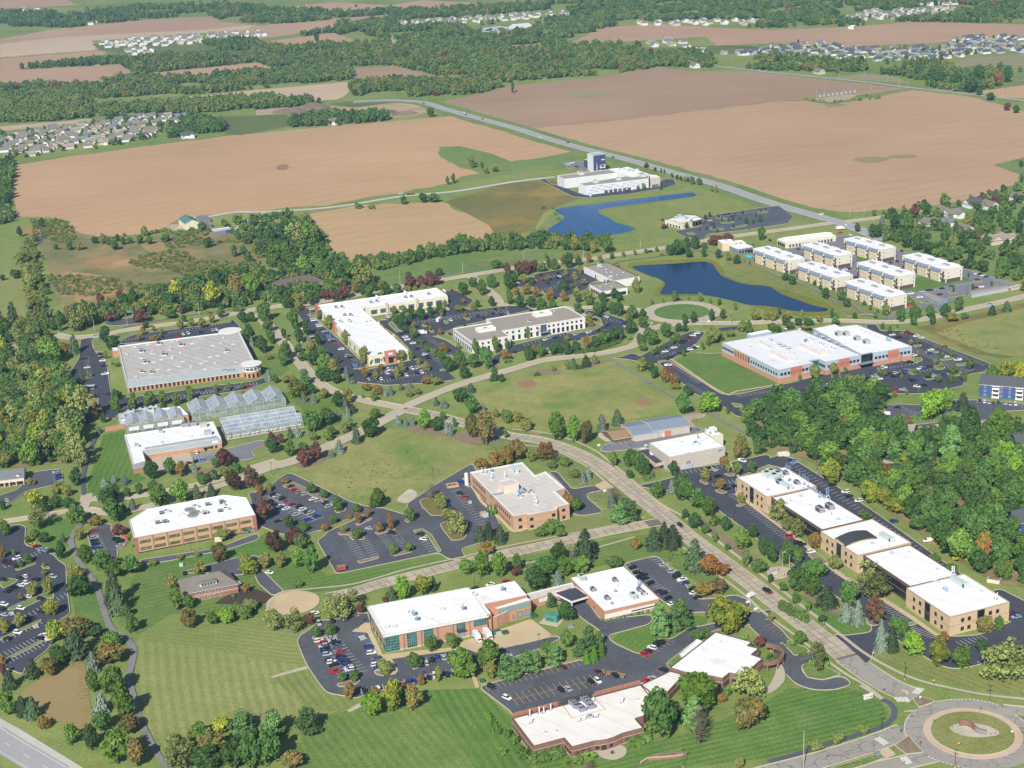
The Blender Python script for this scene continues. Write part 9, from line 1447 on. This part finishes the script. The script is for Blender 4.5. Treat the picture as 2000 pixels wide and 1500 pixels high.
if not bm_.skin_vertices:
    o.modifiers.clear();b=MB();[b.tube(V_[i],V_[j],.11,.08,6)for i,j in((0,1),(1,2),(0,4),(4,5),(5,6),(0,8),(8,9),(9,10),(2,12),(12,13),(13,14),(2,15),(15,16),(16,17))];o.data=b.mesh('body',M['navy'])
b=MB();b.cyl((0,.02),.1,1.55,1.78,8,0,.07);b.build('head',M['cream_box']).parent=pr
# dirt works beyond the left field
for x,y,r,h in((610,212,28,9),(570,217,30,5),(690,218,14,3),(745,219,22,4),(790,222,20,3),(640,217,20,5)):g=G(x,y);b=MB();b.cyl(g,r,0,h,14,0,r*.15);o=b.build('soil_heap',M['dirt_dark'],None,True);tag(o,'','soil heap','soil heaps on the building site');LABELS.append((o,'dark soil heap',(x,y)))
# ------------------------------------------------------------ the air
sc.view_layers[0].update()
b=MB();b.box((0,4750,180),(14100,12600,364));hz=b.mesh('haze',[]);hm=bpy.data.materials.new('haze');hm.use_nodes=True;t=hm.node_tree;t.nodes.remove(t.nodes['Principled BSDF']);v=t.nodes.new('ShaderNodeVolumePrincipled');v.inputs['Color'].default_value=(.44,.72,1,1);v.inputs['Density'].default_value=HAZE;v.inputs['Anisotropy'].default_value=.25;v.inputs['Density Attribute'].default_value='';t.links.new(v.outputs[0],t.nodes['Material Output'].inputs['Volume']);hz.materials.append(hm);o=link(bpy.data.objects.new('haze',hz));o['kind']='stuff';o['label']='thin blue haze over the land'
# ------------------------------------------------------------ every label singles out one thing
AN='''227,640 behind the grey roofed warehouse;160,720 left of the grey roofed warehouse;380,770 in front of the grey roofed warehouse;520,660 right of the grey roofed warehouse;480,800 by the tall glass greenhouses;215,900 on the lawn left of the laboratory;350,900 in front of the laboratory;560,850 right of the long glasshouses;620,660 left of the L-shaped white building;760,560 behind the L-shaped white building;740,720 at the L-shaped building's near end;820,650 right of the L-shaped building;640,740 on the verge left of the L-shaped building;900,690 below the white office's left wing;1010,600 in the lot behind the white office;1080,690 in front of the white office;1190,640 right of the white office;1060,540 left of the brown roofed building;1090,580 below the brown roofed building;1250,560 at the end of the blue pond;1320,600 round the circular drive;1280,470 above the blue pond;1110,480 beside the far pond;1050,400 on the far pond's left bank;1330,430 near the restaurant;1450,420 in the restaurant lot;1400,480 near the clubhouse pool;1570,560 on the path by the apartments;1650,470 behind the apartment blocks;1700,540 between the apartment blocks;1850,560 in the apartment car park;1700,620 on the street below the apartments;1780,420 among the upper right houses;1900,400 near the far right gardens;1920,500 in the right hand garden trees;1600,620 behind the blue panelled building;1360,660 in the lot left of the blue panelled building;1320,730 beside the striped lawn's red trees;1560,750 in front of the blue panelled building;1680,740 in front of the blue building's right wing;1800,700 in the lot right of the blue building;1850,770 near the dark blue apartments;1780,800 by the curved car park;1520,830 at the right wood's left tip;1600,830 in the right wood above the back lot;1700,860 in the upper right wood;1800,930 in the middle of the right wood;1900,870 at the right wood's far edge;1700,950 along the back lot's upper end;1850,1050 along the back lot's lower end;1950,1050 in the right wood's lower corner;1450,930 in the lot left of the long office;1380,990 on the bank above the main street;1520,1080 along the long office's front lot;1640,1150 before the long office's far block;1700,1200 beside the blue spruces near the roundabout;1850,1260 below the long office's near block;1950,1280 in the lower right corner trees;1330,900 beside the white roofed plant;1230,860 around the metal sheds;1190,820 left of the metal sheds;1110,830 in the meadow's lower edge;970,800 on the meadow's left edge;880,830 along the curved street's planting;800,850 at the top of the left meadow;700,860 left of the left meadow;720,1000 on the left meadow's lower edge;1050,880 above the tan block office;1130,950 right of the tan block office;1200,980 on the corner above the side road;1080,1030 in front of the tan block office;950,1060 below the tan block office's lot;900,980 in the tan block office's lot;780,1020 in the nearly empty lot;700,1100 below the nearly empty lot;600,960 in the lot right of the cut-corner office;560,1060 right of the cut-corner office;420,950 on the boulevard above the cut-corner office;250,960 on the boulevard's left end;200,1040 left of the cut-corner office;350,1080 below the cut-corner office;400,1140 around the small hipped house;460,1190 below the small hipped house;560,1200 on the turning circle;640,1170 by the turning circle's right side;800,1120 behind the green glass brick building;950,1100 by the cul-de-sac road;1040,1120 behind the brick link;1130,1050 right of the cul-de-sac road;1300,1110 in the lot behind the low brick building;1390,1110 on the lawn by the orange maple;1190,1240 in the island lawn's pines;1090,1270 above the yellow lined lot;1020,1300 in the pine row above the yellow lined lot;1100,1330 in the yellow lined lot;660,1270 in the lot left of the green glass building;720,1340 below the green glass building's lot;850,1290 in front of the green glass building;1000,1240 at the brick loading court;970,1430 on the lawn left of the brown building;1080,1480 in front of the brown brick building;1220,1460 right of the brown building's terrace;1340,1370 between the brown building's two halves;1430,1210 at the brown building's street corner;1480,1370 right of the brown building's trees;1580,1270 in the small lot by the main street;1580,1330 by the curved colonnade;1700,1440 on the striped lawn near the roundabout;1850,1430 on the roundabout;1500,1160 along the main street;1290,1020 at the side road corner;30,940 near the small grey shop;110,960 right of the small grey shop;60,1060 in the big left lot's upper end;40,1130 in the big left lot's middle;60,1220 in the big left lot's lower end;150,1270 along the left lot's tree edge;230,1230 on the trail's bend;220,1350 in the trail's tree belt;230,1450 at the trail's lower end;50,1360 by the mown patch;150,1450 near the highway verge;400,1430 in the bottom left tree clump;520,1440 in the bottom clump's right half;600,1410 on the open lower lawn;150,1130 along the trail beside the left lot;230,1170 on the lawn right of the trail;50,700 in the left wood's top;60,780 in the left wood's upper half;120,820 in the left wood's right side;50,860 in the left wood's lower half;150,900 in the left wood's lower tip;60,600 along the left trail;150,600 by the wetland's lower edge;280,590 in the belt behind the long street;420,560 in the autumn belt's right part;220,480 on the wetland's upper side;280,460 in the row along the left field;480,450 near the green roofed barn;600,480 beside the small field;560,560 behind the brown roofed clinic;580,590 before the brown roofed clinic;700,530 above the long street's middle;830,490 along the small field's near edge;640,600 on the street beside the clinic;950,560 on the street's flower beds;850,390 on the lane above the small field;940,310 on the far grass inlet;1150,310 by the dark blue cube;1280,350 by the far white warehouse;1100,280 on the county road;830,210 at the building site;600,220 on the building site's left;700,240 along the lane beyond the field;40,290 in the left subdivision's near corner;60,270 in the left subdivision's far corner;130,270 in the left subdivision's middle;200,270 in the left subdivision's near right;220,245 in the left subdivision's far right;290,250 at the left subdivision's right end;330,230 in the left subdivision's upper tip;1290,86 in the little far subdivision;1420,105 in the right subdivision's left end;1500,100 in the right subdivision's near left;1580,98 in the right subdivision's left middle;1650,108 in the right subdivision's near middle;1730,105 in the right subdivision's middle;1800,105 in the right subdivision's right middle;1880,100 in the right subdivision's near right;1950,90 in the right subdivision's right end;1930,78 in the right subdivision's far right;1600,187 around the substation;1770,170 at the far road junction;1500,135 beside the far country road;1900,185 on the far road at right;1640,430 at the county road crossing;1560,460 along the street above the clubhouse'''
AN=[(*map(float,q.strip().split(' ',1)[0].split(',')),q.strip().split(' ',1)[1])for q in AN.split(';')]
ORD='first second third fourth fifth sixth seventh eighth ninth tenth eleventh twelfth thirteenth fourteenth fifteenth sixteenth seventeenth eighteenth nineteenth twentieth'.split();NUM='zero one two three four five six seven eight nine ten eleven twelve thirteen fourteen fifteen sixteen seventeen eighteen nineteen twenty'.split()
grp={}
for o,desc,px in LABELS:
    if not(-15<px[0]<2015 and-20<px[1]<1530):bpy.data.objects.remove(o)if not o.children else[bpy.data.objects.remove(c)for c in list(o.children)]+[bpy.data.objects.remove(o)];continue
    a=min(AN,key=lambda q:(q[0]-px[0])**2+((q[1]-px[1])*1.3)**2)[2];grp.setdefault((desc,a),[]).append((px[0],o))
for(desc,a),L in grp.items():
    L.sort(key=lambda q:q[0]);n=len(L)
    for i,(x,o)in enumerate(L):
        w_='' if n==1 else ', leftmost' if i==0 else ', rightmost' if i==n-1 else ', middle one' if n==3 else ', %s from left'%ORD[i]if i<20 else ', %s from right'%ORD[min(19,n-1-i)]
        o['label']=desc+' '+a+w_
